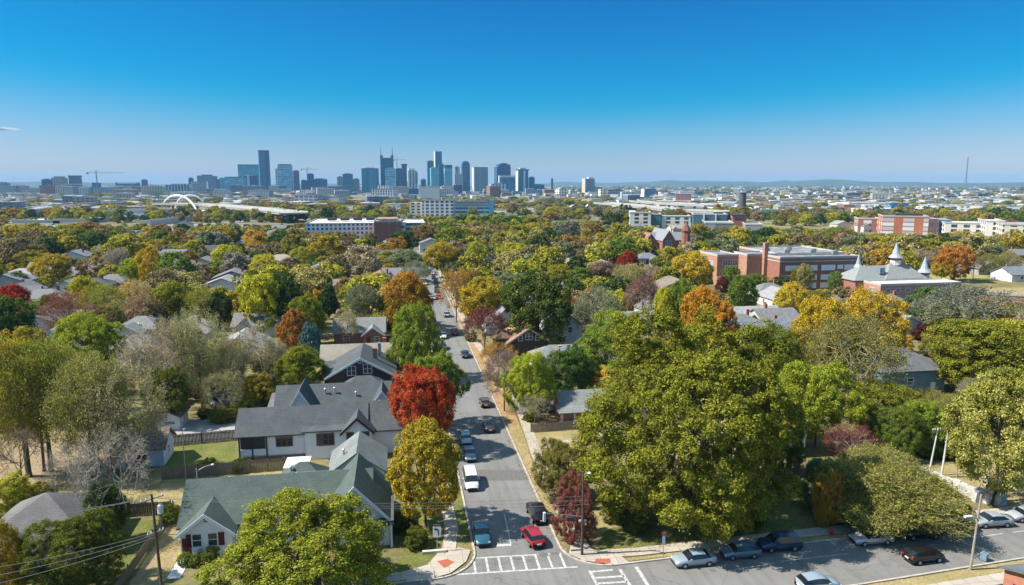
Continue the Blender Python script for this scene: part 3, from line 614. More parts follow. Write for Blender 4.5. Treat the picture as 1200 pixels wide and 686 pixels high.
PT = [
 # px, top row, width px, foot row, form, colour, variant, second colour, own label
 (804, 378, 226, 604, 'giant', 'yolive', 0, 'olive', "giant olive gold tree with cauliflower clumps at the street corner, the largest tree"),
 (354, 588, 204, 716, 'leafy', 'yellowgreen', 0, 'yolive', "large leafy yellow green tree in front of the long green roof"),
 (499, 491, 92, 618, 'ball', 'gold', 1, None, "golden orange tree on the kerb beside the green roofed corner house"),
 (495, 431, 74, 528, 'broad', 'scarlet', 1, 'red', "scarlet tree beside the grey roofed white house at the kerb"),
 (513, 415, 62, 500, 'round', 'green', 1, 'yellowgreen', "green round tree standing right behind the scarlet tree"),
 (487, 364, 58, 445, 'oval', 'green', 2, 'yellowgreen', "tall egg shaped green tree between the brown gabled house and the street"),
 (478, 322, 52, 392, 'oval', 'olive', 0, 'orange', "dark olive tree turning rust along the street, behind the egg shaped green tree"),
 (352, 408, 58, 462, 'round', 'yellowgreen', 0, 'yolive', "bushy yellow green tree left of the brown gabled house"),
 (365, 379, 27, 428, 'spruce', 'spruce', 0, None, "small rounded blue spruce behind the bushy yellow green tree"),
 (388, 403, 15, 434, 'cone', 'darkgreen', 0, None, "little dark pointed conifer beside the blue spruce"),
 (345, 361, 40, 420, 'ball', 'orange', 0, 'rust', "round orange brown tree behind the blue spruce"),
 (362, 350, 40, 405, 'round', 'yellowgreen', 1, 'olive', None),
 (306, 325, 44, 392, 'broad', 'lime', 2, None, "bright lime tree with a dark forked trunk, left of the tall dark conifer"),
 (333, 326, 42, 388, 'broad', 'green', 1, 'darkgreen', None),
 (386, 324, 26, 374, 'cone', 'darkgreen', 1, None, "tall dark pointed conifer behind the orange brown ball shaped tree"),
 (425, 335, 44, 385, 'thin', 'greygreen', 1, None, None), (408, 365, 24, 404, 'thin', 'tan', 0, 'sagegold', None),
 (567, 329, 50, 384, 'round', 'gold', 1, None, "rounded golden yellow tree above the purple grey roof beside the street"),
 (535, 317, 42, 378, 'thin', 'rust', 0, 'gold', "thin tan orange tree at the right kerb, before the golden yellow tree"),
 (553, 318, 22, 350, 'oval', 'rust', 2, None, None), (568, 362, 50, 414, 'thin', 'plum', 1, 'maroon', "sparse plum red tree in front of the purple grey roof"),
 (584, 403, 44, 440, 'thin', 'orange', 2, None, "low sparse orange tree at the kerb before the brown twin-dormer bungalow"),
 (591, 412, 50, 482, 'thin', 'mauve', 0, 'grey', "mauve grey nearly bare tree at the right kerb, below the low orange tree"),
 (621, 422, 54, 492, 'round', 'yellowgreen', 2, 'lime', "yellow green round tree in front of the brown twin-dormer bungalow"),
 (627, 460, 42, 500, 'bare', 'grey', 0, None, "small bare grey tree with fan of twigs beside the wooden fence"),
 (668, 408, 62, 474, 'round', 'darkgreen', 1, 'green', "dark green tree touching the small grey roofed brick house"),
 (632, 326, 78, 412, 'broad', 'olive', 1, 'darkgreen', "large dark olive tree behind the brown twin-dormer bungalow"),
 (715, 366, 78, 444, 'dome', 'green', 0, 'yellowgreen', "wide domed green tree just left of the giant olive gold tree"),
 (697, 336, 62, 402, 'fuzz', 'greygreen', 0, None, "feathery pale grey green tree behind the wide domed green tree"),
 (752, 325, 40, 380, 'thin', 'mauve', 1, 'plum', None), (735, 293, 27, 325, 'ball', 'red', 0, None, "bright red ball shaped tree left of the school, far among the treetops"),
 (777, 340, 26, 395, 'tall', 'lime', 0, None, "narrow bright lime tree left of the big orange gold tree"), (798, 331, 28, 395, 'tall', 'lime', 1, 'green', None),
 (822, 340, 44, 404, 'broad', 'gold', 0, 'orange', "orange gold tree rising behind the giant olive gold tree"), (846, 357, 34, 408, 'round', 'gold', 3, 'orange', None),
 (868, 325, 34, 374, 'tall', 'green', 0, None, None), (846, 325, 15, 350, 'oval', 'maroon', 0, None, "small dark maroon tree below the left wing of the brick school"),
 (925, 334, 37, 380, 'round', 'lime', 0, 'gold', "rounded lime tree with a golden top in front of the brick school"),
 (960, 352, 76, 452, 'broad', 'yellowgreen', 0, 'gold', None), (1018, 351, 78, 440, 'broad', 'yolive', 2, 'gold', None), (992, 372, 112, 492, 'thin', 'yolive', 0, 'brown', "wide half bare olive brown tree left of the blue house"),
 (955, 426, 82, 524, 'round', 'lime', 1, 'yellowgreen', "round bright lime tree in front of the half bare olive tree"),
 (996, 501, 64, 556, 'thin', 'plum', 2, 'maroon', "dusty plum tree behind the arching olive bush"),
 (1165, 436, 122, 588, 'broad', 'cream', 0, 'yolive', "large creamy yellow tree at the right edge beside the white poles"),
 (1150, 377, 122, 462, 'broad', 'olive', 3, 'yolive', "wide round olive tree behind the creamy yellow tree"), (1135, 338, 110, 405, 'thin', 'greygreen', 2, 'grey', None),
 (1085, 340, 46, 385, 'round', 'greygreen', 3, 'green', None), (1196, 372, 12, 398, 'oval', 'maroon', 1, None, None),
 (1035, 455, 76, 512, 'round', 'olive', 2, 'yolive', None), (1075, 470, 70, 528, 'bush', 'green', 0, 'yellowgreen', None), (1048, 480, 50, 536, 'bush', 'green', 2, None, None), (1105, 462, 76, 520, 'thin', 'olive', 1, None, None),
 (905, 392, 70, 478, 'round', 'darkgreen', 2, 'olive', None), (915, 466, 50, 560, 'oval', 'green', 3, 'olive', "leafy green tree hugging the giant olive gold tree's right flank"),
 (655, 514, 60, 584, 'bush', 'brown', 1, 'olive', "rounded grey olive bush at the sidewalk left of the giant tree"), (674, 562, 44, 632, 'bush', 'plum', 2, None, "plum red bush behind the utility pole at the street corner"),
 (1032, 534, 150, 609, 'spray', 'yolive', 0, 'sagegold', "arching olive bush with weeping sprays hanging over the parked cars"),
 (968, 551, 30, 618, 'bush', 'orange', 1, None, "bright orange shrub tucked against the arching olive bush"), (958, 534, 44, 594, 'bush', 'green', 1, 'greygreen', None),
 (935, 545, 30, 580, 'thin', 'plum', 0, 'grey', None), (1105, 572, 40, 606, 'bush', 'green', 0, None, None),
 # left side
 (18, 337, 32, 380, 'round', 'red', 1, None, "bright red tree at the left edge behind the maroon fuzzy tree"), (84, 340, 60, 402, 'fuzz', 'plum', 1, 'rust', "round maroon fuzzy tree behind the bright yellow green forked tree"),
 (104, 371, 76, 440, 'broad', 'lime', 3, 'yellowgreen', "bright yellow green forked tree standing before the maroon fuzzy tree"), (101, 326, 26, 366, 'round', 'gold', 2, 'lime', None),
 (125, 335, 46, 384, 'thin', 'yellowgreen', 1, None, None), (64, 300, 42, 336, 'round', 'gold', 0, None, "round golden yellow tree among grey roofs at far left"), (10, 352, 62, 420, 'round', 'darkgreen', 0, 'green', None),
 (30, 355, 50, 400, 'thin', 'rust', 2, None, None), (60, 348, 24, 385, 'round', 'green', 1, None, None),
 (30, 398, 90, 560, 'stems', 'yellowgreen', 0, 'gold', "tall thin yellow green tree with three dark stems at the left edge"), (62, 400, 96, 552, 'stems', 'yolive', 1, 'yellowgreen', "tall olive tree on two thick dark stems in the bare yard"),
 (112, 422, 88, 560, 'stems', 'sagegold', 2, 'yolive', None), (12, 404, 64, 470, 'round', 'gold', 3, 'brown', None), (60, 405, 70, 462, 'thin', 'gold', 0, 'tan', None),
 (138, 496, 92, 630, 'bare', 'grey', 1, None, "big bare grey tree with fanning twigs beside the blue white shed"), (150, 430, 90, 560, 'thin', 'sagegold', 2, 'tan', None), (90, 520, 60, 600, 'bare', 'grey', 2, None, None), (28, 500, 56, 580, 'bare', 'brown', 0, None, None),
 (180, 384, 72, 492, 'bare', 'tan', 0, None, None), (210, 372, 60, 482, 'thin', 'tan', 1, None, None), (237, 364, 62, 480, 'thin', 'yellowgreen', 2, 'tan', None), (262, 400, 64, 474, 'thin', 'sagegold', 0, 'tan', None),
 (285, 372, 70, 460, 'bare', 'tan', 1, None, None), (310, 398, 62, 455, 'thin', 'greygreen', 2, 'tan', "grey green half bare tree left of the bushy yellow green tree"), (262, 436, 50, 492, 'thin', 'olive', 1, 'tan', None), (198, 430, 48, 500, 'oval', 'darkgreen', 1, 'olive', None),
 (205, 333, 50, 384, 'broad', 'olive', 0, 'yolive', None), (240, 338, 42, 386, 'thin', 'yolive', 1, None, None), (160, 330, 44, 376, 'thin', 'gold', 1, 'tan', None), (170, 345, 40, 390, 'thin', 'rust', 0, 'tan', None),
 (258, 345, 30, 386, 'broad', 'darkgreen', 1, None, None), (290, 356, 8, 384, 'oval', 'red', 2, None, None), (205, 372, 46, 396, 'bush', 'darkgreen', 2, None, None),
 (92, 600, 92, 690, 'leafy', 'darkgreen', 1, 'olive', "dark glossy magnolia in front of the grey hip roofed house"), (12, 556, 60, 616, 'bush', 'yellowgreen', 1, None, None), (8, 608, 56, 700, 'bush', 'olive', 3, 'gold', None),
 (128, 570, 50, 640, 'round', 'green', 3, 'darkgreen', None),
 # middle distance
 (180, 292, 30, 340, 'oval', 'olive', 1, 'gold', None), (160, 305, 30, 338, 'round', 'yellowgreen', 2, 'lime', None), (223, 295, 20, 322, 'round', 'rust', 0, None, None), (268, 290, 34, 324, 'broad', 'lime', 1, None, None),
 (311, 300, 30, 330, 'round', 'gold', 2, 'lime', None), (299, 271, 24, 296, 'round', 'rust', 1, 'gold', None), (125, 290, 30, 318, 'round', 'sagegold', 0, None, None), (138, 292, 34, 328, 'fuzz', 'grey', 2, 'tan', None),
 (100, 263, 36, 290, 'broad', 'rust', 2, None, None), (112, 272, 32, 298, 'broad', 'darkgreen', 0, 'green', None), (18, 266, 26, 290, 'broad', 'gold', 1, None, None), (230, 272, 22, 292, 'round', 'sagegold', 2, None, None), (260, 274, 18, 292, 'round', 'yolive', 3, None, None),
 (20, 320, 24, 345, 'round', 'greygreen', 0, None, None), (40, 295, 34, 320, 'round', 'olive', 2, None, None), (385, 278, 40, 310, 'round', 'gold', 3, 'olive', None), (355, 292, 26, 322, 'tall', 'yellowgreen', 1, None, None), (330, 275, 30, 300, 'broad', 'darkgreen', 2, None, None),
 (530, 268, 44, 300, 'broad', 'yellowgreen', 3, 'olive', None), (474, 271, 30, 300, 'round', 'darkgreen', 0, None, None), (495, 265, 28, 292, 'round', 'rust', 1, None, None), (464, 280, 24, 306, 'round', 'gold', 2, 'rust', None), (518, 286, 36, 326, 'round', 'yellowgreen', 0, 'gold', None),
 (557, 286, 26, 322, 'tall', 'yellowgreen', 1, None, None), (477, 293, 42, 320, 'bush', 'greygreen', 0, None, None), (488, 305, 34, 332, 'fuzz', 'greygreen', 1, None, None), (560, 271, 22, 292, 'round', 'rust', 3, None, None), (546, 253, 36, 272, 'broad', 'darkgreen', 3, None, None),
 (575, 253, 22, 272, 'round', 'darkgreen', 1, None, None), (598, 254, 40, 276, 'broad', 'darkgreen', 2, 'green', None), (584, 272, 26, 298, 'fuzz', 'greygreen', 2, None, None), (602, 287, 40, 318, 'broad', 'yellowgreen', 1, None, None), (538, 297, 15, 326, 'cone', 'darkgreen', 1, None, None),
 (480, 252, 20, 268, 'round', 'greygreen', 1, None, None), (720, 251, 30, 278, 'broad', 'darkgreen', 2, None, None), (726, 262, 26, 290, 'tall', 'yolive', 2, None, None), (742, 272, 28, 300, 'round', 'gold', 1, 'sagegold', None), (667, 261, 26, 290, 'round', 'darkgreen', 1, 'grey', None),
 (687, 269, 15, 294, 'oval', 'gold', 3, 'sagegold', None), (812, 300, 46, 344, 'broad', 'yolive', 1, 'gold', None), (820, 263, 26, 292, 'round', 'gold', 0, 'olive', None), (728, 280, 34, 316, 'broad', 'green', 1, None, None), (640, 292, 18, 316, 'thin', 'red', 1, 'plum', None),
 (940, 278, 28, 298, 'round', 'rust', 1, 'orange', None), (920, 276, 34, 296, 'broad', 'green', 2, None, None), (958, 284, 14, 300, 'round', 'gold', 3, None, None), (1010, 290, 26, 318, 'round', 'olive', 1, 'gold', None), (1041, 297, 18, 318, 'round', 'scarlet', 2, None, None),
 (1118, 291, 40, 330, 'broad', 'rust', 2, 'orange', None), (1103, 306, 24, 330, 'round', 'gold', 0, None, None), (1075, 293, 44, 318, 'thin', 'tan', 1, 'brown', None), (1045, 275, 22, 290, 'round', 'green', 3, None, None), (1130, 272, 34, 292, 'round', 'gold', 2, None, None),
 (1190, 272, 26, 300, 'round', 'gold', 1, None, None), (1160, 298, 26, 325, 'thin', 'olive', 2, None, None), (1180, 295, 26, 325, 'thin', 'sagegold', 0, None, None), (1140, 300, 24, 328, 'thin', 'brown', 1, None, None), (942, 312, 18, 344, 'round', 'sagegold', 1, None, None),
 (931, 315, 10, 342, 'oval', 'olive', 2, None, None), (978, 320, 16, 345, 'oval', 'green', 1, None, None), (1003, 330, 20, 346, 'round', 'plum', 0, 'red', None), (915, 325, 30, 348, 'bush', 'darkgreen', 1, None, None), (856, 313, 20, 340, 'round', 'green', 2, None, None),
 (885, 322, 26, 345, 'round', 'green', 0, None, None), (955, 342, 32, 368, 'round', 'brown', 2, 'olive', None), (680, 316, 34, 345, 'round', 'green', 3, None, None), (655, 312, 30, 340, 'round', 'yolive', 2, None, None), (705, 308, 40, 340, 'round', 'brown', 0, 'mauve', None),
 (735, 310, 40, 346, 'thin', 'sagegold', 2, None, None), (760, 310, 34, 345, 'fuzz', 'mauve', 0, None, None), (600, 318, 50, 350, 'bush', 'greygreen', 2, None, None), (440, 350, 30, 372, 'bush', 'greygreen', 1, None, None),
]
for a in PT: ptree(a[0], a[1], a[2], a[3], a[4], a[5], a[6], a[8], col2=a[7], cat='shrub' if a[4] in ('bush', 'spray') else 'tree', name='shrub' if a[4] in ('bush', 'spray') else 'tree')
# ------------------------------------------------------------------ houses
def roof_shape(mb, x0, x1, y0, y1, h, kind, rise, ov=.45, th=.18):
    if kind == 'gx' or kind == 'gy':
        a0, a1, b0, b1 = (y0, y1, x0, x1) if kind == 'gx' else (x0, x1, y0, y1)
        m = (a0 + a1) / 2; s = rise / (m - a0); e = h - ov * s
        poly = [(a0 - ov, e), (m, h + rise), (a1 + ov, e), (a1 + ov, e + th), (m, h + rise + th * 1.15), (a0 - ov, e + th)]
        if kind == 'gy': poly = poly  # same section, swept along y
        mb.extr(poly, 'x' if kind == 'gx' else 'y', b0 - ov, b1 + ov)
    elif kind == 'hip':
        w, d = x1 - x0 + 2 * ov, y1 - y0 + 2 * ov; X0, X1, Y0, Y1 = x0 - ov, x1 + ov, y0 - ov, y1 + ov; z0 = h - .05; z1 = z0 + th; zt = h + rise
        if w >= d: r0, r1 = (X0 + d / 2, (Y0 + Y1) / 2, zt), (X1 - d / 2 + .02, (Y0 + Y1) / 2, zt)
        else: r0, r1 = ((X0 + X1) / 2, Y0 + w / 2, zt), ((X0 + X1) / 2, Y1 - w / 2 + .02, zt)
        V = [(X0, Y0, z0), (X1, Y0, z0), (X1, Y1, z0), (X0, Y1, z0), (X0, Y0, z1), (X1, Y0, z1), (X1, Y1, z1), (X0, Y1, z1), r0, r1]
        top = [(4, 5, 9, 8), (5, 6, 9), (6, 7, 8, 9), (7, 4, 8)] if w >= d else [(4, 5, 8), (5, 6, 9, 8), (6, 7, 9), (7, 4, 8, 9)]
        mb.add(V, [(3, 2, 1, 0), (0, 1, 5, 4), (1, 2, 6, 5), (2, 3, 7, 6), (3, 0, 4, 7)] + top)
    elif kind == 'shed': mb.extr([(y0 - ov, h), (y1 + ov, h + rise), (y1 + ov, h + rise + th), (y0 - ov, h + th)], 'x', x0 - ov, x1 + ov)
    else: mb.box(x0 - .1, x1 + .1, y0 - .1, y1 + .1, h, h + .25)
def wall_shape(mb, x0, x1, y0, y1, h, kind, rise):
    mb.box(x0, x1, y0, y1, 0, h)
    e = .004
    if kind == 'gx': mb.extr([(y0, h), (y1, h), ((y0 + y1) / 2, h + rise - .02)], 'x', x0, x1)
    if kind == 'gy': mb.extr([(x0, h), (x1, h), ((x0 + x1) / 2, h + rise - .02)], 'y', y0, y1)
def window(root, face, p, a, z, w, h, frame=WHITE, pane=GLASS, n=1, name='window'):
    """face S/N: wall plane y=p, centre x=a; face W/E: wall plane x=p, centre y=a"""
    fm, pm = MB(), MB(); sg = -1 if face in 'SW' else 1
    def bx(mb, a0, a1, z0, z1, d0, d1):
        q0, q1 = sorted((p + sg * d0, p + sg * d1))
        mb.box(a0, a1, q0, q1, z0, z1) if face in 'SN' else mb.box(q0, q1, a0, a1, z0, z1)
    t = .1
    bx(fm, a - w / 2 - t, a - w / 2, z - h / 2 - t, z + h / 2 + t, .001, .08); bx(fm, a + w / 2, a + w / 2 + t, z - h / 2 - t, z + h / 2 + t, .001, .08)
    bx(fm, a - w / 2, a + w / 2, z + h / 2, z + h / 2 + t, .001, .08); bx(fm, a - w / 2, a + w / 2, z - h / 2 - t, z - h / 2, .001, .1)
    bx(fm, a - w / 2, a + w / 2, z - .03, z + .03, .03, .07)
    for i in range(1, n): x = a - w / 2 + w * i / n; bx(fm, x - .05, x + .05, z - h / 2, z + h / 2, .02, .075)
    bx(pm, a - w / 2, a + w / 2, z - h / 2, z + h / 2, .002, .028)
    f = fm.build(name, frame, root); pm.build('pane', pane, f); return f
def door(root, face, p, a, w=1, h=2.1, mat=DARKTRIM, z=.15):
    mb, hb = MB(), MB(); sg = -1 if face in 'SW' else 1
    q = sorted((p + sg * .002, p + sg * .06)); q2 = sorted((p + sg * .06, p + sg * .12))
    if face in 'SN': mb.box(a - w / 2, a + w / 2, *q, z, z + h); hb.box(a + w * .3, a + w * .38, *q2, z + h * .45, z + h * .5)
    else: mb.box(*q, a - w / 2, a + w / 2, z, z + h); hb.box(*q2, a + w * .3, a + w * .38, z + h * .45, z + h * .5)
    d = mb.build('door', mat, root); hb.build('handle', METAL, d); return d
def gable_trim(mb, face, p, a0, a1, h, rise, ov=.45, w=.22):
    m = (a0 + a1) / 2; s = rise / (m - a0); e = h - ov * s
    poly = [(a0 - ov, e - w), (a0 - ov, e + .19), (m, h + rise + .21), (a1 + ov, e + .19), (a1 + ov, e - w), (m, h + rise - w * 1.1)]
    if face in 'SN': sg = -1 if face == 'S' else 1; q = sorted((p + sg * .46, p + sg * .56)); mb.extr(poly, 'y', *q)
    else: sg = -1 if face == 'W' else 1; q = sorted((p + sg * .46, p + sg * .56)); mb.extr(poly, 'x', *q)
def house(label, origin, masses, wall, roof, wins=(), doors=(), trims=(), trim=WHITE, rot=0, chimneys=(), vents=(), posts=(), cat='house', name='house', extra=None):
    """masses: (x0, x1, y0, y1, eave, kind, rise[, roof mat index]) in metres from origin, x along the cross street and y up the street"""
    x, y = W(*origin); root = empty(name, (x, y, 0), GA + R(rot), label, cat)
    wm, rm = MB(), MB(); roofs = roof if isinstance(roof, list) else [roof]
    for i, m in enumerate(masses):
        x0, x1, y0, y1, h, k, rs = m[:7]; wall_shape(wm, x0, x1, y0, y1, h, k, rs); rm.k = m[7] if len(m) > 7 else 0
        roof_shape(rm, x0, x1, y0, y1, h, k, rs)
        us = [W(origin[0] + a, origin[1] + b) for a in (x0, x1) for b in (y0, y1)]
        NOGO.append((origin[0] + x0, origin[0] + x1, origin[1] + y0, origin[1] + y1))
    wm.build('wall', wall, root); ro = rm.build('roof', roofs, root)
    for c in chimneys:
        cx, cy, z0, z1, w = c[:5]; ch = MB(); ch.box(cx - w / 2, cx + w / 2, cy - w / 2, cy + w / 2, z0, z1); ch.box(cx - w / 2 - .08, cx + w / 2 + .08, cy - w / 2 - .08, cy + w / 2 + .08, z1, z1 + .15)
        ch.build('chimney', c[5] if len(c) > 5 else brick("chimney_brick", (.30, .12, .07)), ro)
    for vx, vy, vz in vents:
        v = MB(); v.tube((vx, vy, vz - .4), (vx, vy, vz + .3), .14, n=8); v.tube((vx, vy, vz + .3), (vx, vy, vz + .42), .24, .1, n=8); v.build('roof_vent', METAL, ro)
    for w_ in wins:
        d = dict(w_[6]) if len(w_) > 6 else {}; window(root, *w_[:6], **d)
    for d_ in doors: door(root, *d_)
    if trims:
        for t in trims: tm = MB(); gable_trim(tm, *t); tm.build('trim', trim, root)
    for px_, py_, z1 in posts: MB().box(px_ - .12, px_ + .12, py_ - .12, py_ + .12, 0, z1).build('porch_post', trim, root)
    if extra: extra(root)
    return root
SID_W = siding("white_siding", (.80, .82, .84), dirt=.1); GREEN_SH = shingles("green_shingles", (.08, .104, .094)); GREY_SH = shingles("grey_shingles", (.078, .09, .096)); LGREY_SH = shingles("light_grey_shingles", (.19, .20, .195))
TAN_SH = shingles("tan_shingles", (.27, .24, .20)); BROWN_SH = shingles("brown_red_shingles", (.30, .17, .12)); PURP_SH = shingles("purple_grey_shingles", (.23, .20, .21)); DK_SH = shingles("charcoal_shingles", (.075, .078, .085))
DKWALL = siding("dark_brown_shingle_wall", (.055, .035, .03)); BRICKR = brick("red_brick", (.30, .10, .06)); MAROON = paint("maroon_paint", (.10, .02, .025), .6)
# 1. green roofed corner house
def ex1(root):
    MB().box(.2, 5.2, 3.4, 5.6, 4.75, 5.05).build('flat_roof_panel', paint("grey_metal_roof", (.2, .2, .22), .5, .1), root)
    MB().box(.2, 5.2, 3.5, 5.5, 0, 4.75).build('link_wall', SID_W, root)
    b = MB(); b.box(10.0, 11.7, -5.2, -4.9, 2.6, 3.1); b.box(9.9, 11.8, -5.4, 2, 3.1, 3.3); b.build('porch_roof', GREY_SH, root)
    for x in (6.0, 8.6, 11.5): MB().box(x - .12, x + .12, -5.2, -4.96, 0, 3.1).build('porch_post', WHITE, root)
    s = MB(); s.box(-10.3, -9.8, -3.96, -3.9, 1.2, 2.7); s.build('shutter', MAROON, root); MB().box(-7.0, -6.4, -3.96, -3.9, 1.2, 2.7).build('shutter', MAROON, root)
house("long white corner house under green shingle roofs with several gables", (-25, 8),
      [(-11.2, 9, -2.2, 6.2, 3.0, 'gx', 3.3), (-10.9, -5.6, -3.9, 1.2, 2.8, 'gy', 2.1), (3.9, 11.3, -4.6, 4.4, 3.3, 'gy', 3.9), (-2.2, 3.2, 6.6, 11.0, 2.8, 'hip', 2.3), (3.6, 10.4, 9.4, 17.0, 3.1, 'gy', 2.4, 1), (-2.6, .4, 12.4, 16.0, 2.7, 'flat', 0, 2)],
      SID_W, [GREEN_SH, shingles("slate_green_shingles", (.17, .19, .185)), paint("white_flat_roof", (.62, .61, .6), .7)],
      wins=[('S', -3.9, -9.2, 1.95, .9, 1.4), ('S', -3.9, -7.6, 1.95, .9, 1.4, dict(pane=GLASS)), ('S', -4.6, 6.9, 4.5, .9, 1.4), ('S', -4.6, 9.6, 1.6, 1.2, 1.4), ('S', -4.6, 5.4, 1.6, 1.2, 1.4), ('S', -2.2, -3.5, 1.6, 1.4, 1.3), ('S', -2.2, 0, 1.6, 1.4, 1.3), ('E', 11.3, -2, 1.7, 1.2, 1.4), ('W', -11.2, 1.5, 1.6, 1.1, 1.2), ('S', -3.9, -8.2, 4.2, .35, .4)],
      doors=[('S', -3.9, -10.3, .9, 2.1, MAROON), ('E', 11.3, 1.6, 1.0, 2.1, MAROON)], trims=[('S', -3.9, -10.9, -5.6, 2.8, 2.1), ('S', -4.6, 3.9, 11.3, 3.3, 3.9)],
      vents=[(-7.2, 3.3, 5.6), (-3.2, 3.3, 5.6), (.4, 3.3, 5.6), (-9.6, .6, 4.8), (-1, 8, 4.6), (5.2, 12, 4.9)], extra=ex1)
BROWNF = paint('brown_window_frame', (.20, .12, .085), .6)
# 2. white house with long grey roof and porch
def ex2(root):
    b = MB(); b.box(-11.8, -8.2, -.1, -.02, 1.0, 1.9); b.build('porch_rail', WHITE, root)
    MB().box(-11.7, -8.3, -.05, -.003, 1.9, 3.8).build('porch_screen', paint("porch_dark", (.05, .045, .04), .6), root)
    for x in (-11.9, -10.1, -8.1, 0.35, 3.2): MB().box(x - .1, x + .1, -.16, -.11, .0, 4.0).build('corner_board', DARKTRIM, root)
    MB().box(-12.2, 2.8, -.16, -.05, 0, .8).build('foundation', brick("dark_foundation", (.13, .09, .07)), root)
house("white house with dark window frames under a long slate grey gable roof", (-23.5, 30.8),
      [(-12.0, 6, .0, 7.2, 4.1, 'gx', 2.7), (3.2, 11.8, .3, 7.6, 3.9, 'gx', 3.0), (2.9, 7.0, -1.2, 3.5, 4.3, 'gy', 1.9), (-2.6, 2.9, -.6, 3, 4.25, 'shed', .8)], SID_W, GREY_SH,
      wins=[('S', 0, -5.6, 2.9, 2.2, 1.5, dict(frame=BROWNF, n=3)), ('S', -.6, .3, 3.0, 2.4, 1.7, dict(frame=BROWNF, n=3)), ('S', -1.2, 3.9, 3.1, .9, 1.8, dict(frame=BROWNF)), ('S', -1.2, 6.1, 3.1, .9, 1.8, dict(frame=BROWNF)), ('W', -12.0, 3.6, 2, 1.4, 1.4, dict(frame=DARKTRIM))],
      doors=[('E', 11.8, 3, 1, 2.1)], trims=[('S', -1.2, 2.9, 7.0, 4.3, 1.9), ('W', -12.0, 0, 7.2, 4.1, 2.7)], trim=DARKTRIM, vents=[(-3, 4.6, 6.1), (8, 5, 6.4)], extra=ex2)
# 3. white house behind it with two cross gables
house("white house with steep left cross gable and vent pipes behind the slate roofed house", (-23.5, 43),
      [(-8.6, 9.5, -.5, 7.2, 3.9, 'gx', 2.8), (-6.6, -2.4, -2.6, 5, 4.2, 'gy', 3.3), (6.4, 10.2, -1.8, 4, 4.0, 'gy', 2.7), (-9.9, -5.8, .4, 6, 3.3, 'shed', 1.3, 1)], SID_W, [GREY_SH, shingles("brown_grey_shingles", (.15, .14, .14))],
      wins=[('S', -2.6, -4.0, 4.3, .7, .8, dict(frame=DARKTRIM)), ('S', -1.8, 8.3, 4.9, .5, .5), ('E', 10.2, 1, 2, 1.2, 1.4)], trims=[('S', -2.6, -6.6, -2.4, 4.2, 3.3), ('S', -1.8, 6.4, 10.2, 4.0, 2.7)],
      vents=[(-1, 1.6, 6.2), (.5, 1.6, 6.3), (4, 1.0, 5.6)], doors=[('E', 10.2, -.6)])
# 4. brown gabled bungalow
house("dark brown shingled bungalow with white paired windows in its wide front gable", (-19.6, 61),
      [(-6.3, 6.3, 0, 12, 3.9, 'gy', 3.5), (-2.6, 4.0, -4.2, -.1, 2.9, 'hip', 1.7), (-7.2, -5.3, 4, 9, 3.6, 'shed', 1)], DKWALL, GREY_SH,
      wins=[('S', 0, -1.7, 5.0, 1.5, 1.7, dict(n=2)), ('S', 0, 1.3, 5.3, 1.5, 1.7, dict(n=2)), ('S', 0, 0, 6.7, .8, .4), ('E', 6.3, 5, 2, 1.2, 1.4)], trims=[('S', 0, -6.3, 6.3, 3.9, 3.5)], chimneys=[(2.6, 4.5, 5.5, 8.1, .8), (3.4, 8.0, 5.5, 8.3, .6, METAL)], doors=[('S', -4.2, 2, 1, 2.1, DARKTRIM)])
house("tan grey roofed low house behind the dark brown bungalow", (-20.5, 76), [(-8, 6.5, 0, 8, 3.2, 'gx', 2.6)], siding("beige_siding", (.45, .42, .36)), TAN_SH, wins=[('S', 0, -3, 1.7, 1.2, 1.3), ('S', 0, 3, 1.7, 1.2, 1.3)], chimneys=[(5, 5.5, 4.5, 6.6, .7)], doors=[('E', 6.5, 3)])
house("grey roofed brick house with red porch facing the egg shaped green tree", (-22.5, 106), [(-6, 6.5, 0, 9, 3, 'gx', 2.8), (1.2, 6.2, -2, 2.5, 2.8, 'gy', 1.8)], brick("rust_brick", (.26, .09, .06)), LGREY_SH,
      wins=[('S', 0, -3, 1.6, 1.4, 1.3), ('S', -2, 4.7, 1.5, 1, 1.2)], trims=[('S', -2, 1.2, 6.2, 2.8, 1.8)], vents=[(-2, 3.4, 5), (0, 3.4, 5)], doors=[('S', -2, 2.6, .9, 2.1, MAROON)])
# left fringe
house("grey hip roofed house with pale blue walls behind the dark magnolia", (-53, 4.5), [(-2.5, 7.0, 0, 9.5, 3.1, 'hip', 3.2), (-3.2, 3.0, -2.6, 1.5, 2.7, 'hip', 1.7)], siding("pale_blue_siding", (.50, .56, .62)), shingles("brown_slate_shingles", (.135, .13, .13)),
      wins=[('S', -2.6, 1.6, 1.5, .6, 1.2), ('S', -2.6, -.4, 1.5, 1.0, .5)], doors=[('S', -2.6, -2.0, .8, 2)], rot=4)
house("blue white shed with rusty brown roof behind the bare grey tree", (-51.5, 31), [(-.5, 5.6, 0, 5.4, 2.8, 'gx', 1.9)], siding("blue_white_siding", (.5, .56, .64)), paint("rusty_roof", (.17, .13, .11), .8, .5, 2), wins=[('E', 5.6, 2.7, 1.6, .7, 1.2)], doors=[('S', 0, 2.4, 1.6, 2)], cat='shed', name='shed', rot=3)
house("small white garage with brown roof at the gravel yard corner", (-51.8, 46.6), [(0, 3.6, 0, 5.0, 2.4, 'gy', .9)], siding("white_block", (.62, .66, .72)), paint("brown_flat_roof", (.13, .10, .09), .9, .3), wins=[('S', 0, 2.2, 1.3, 1.6, .5), ('E', 3.6, 2.5, 1.4, .8, .6)], doors=[('S', 0, .6, .8, 1.9, WHITE)], cat='garage', name='garage')
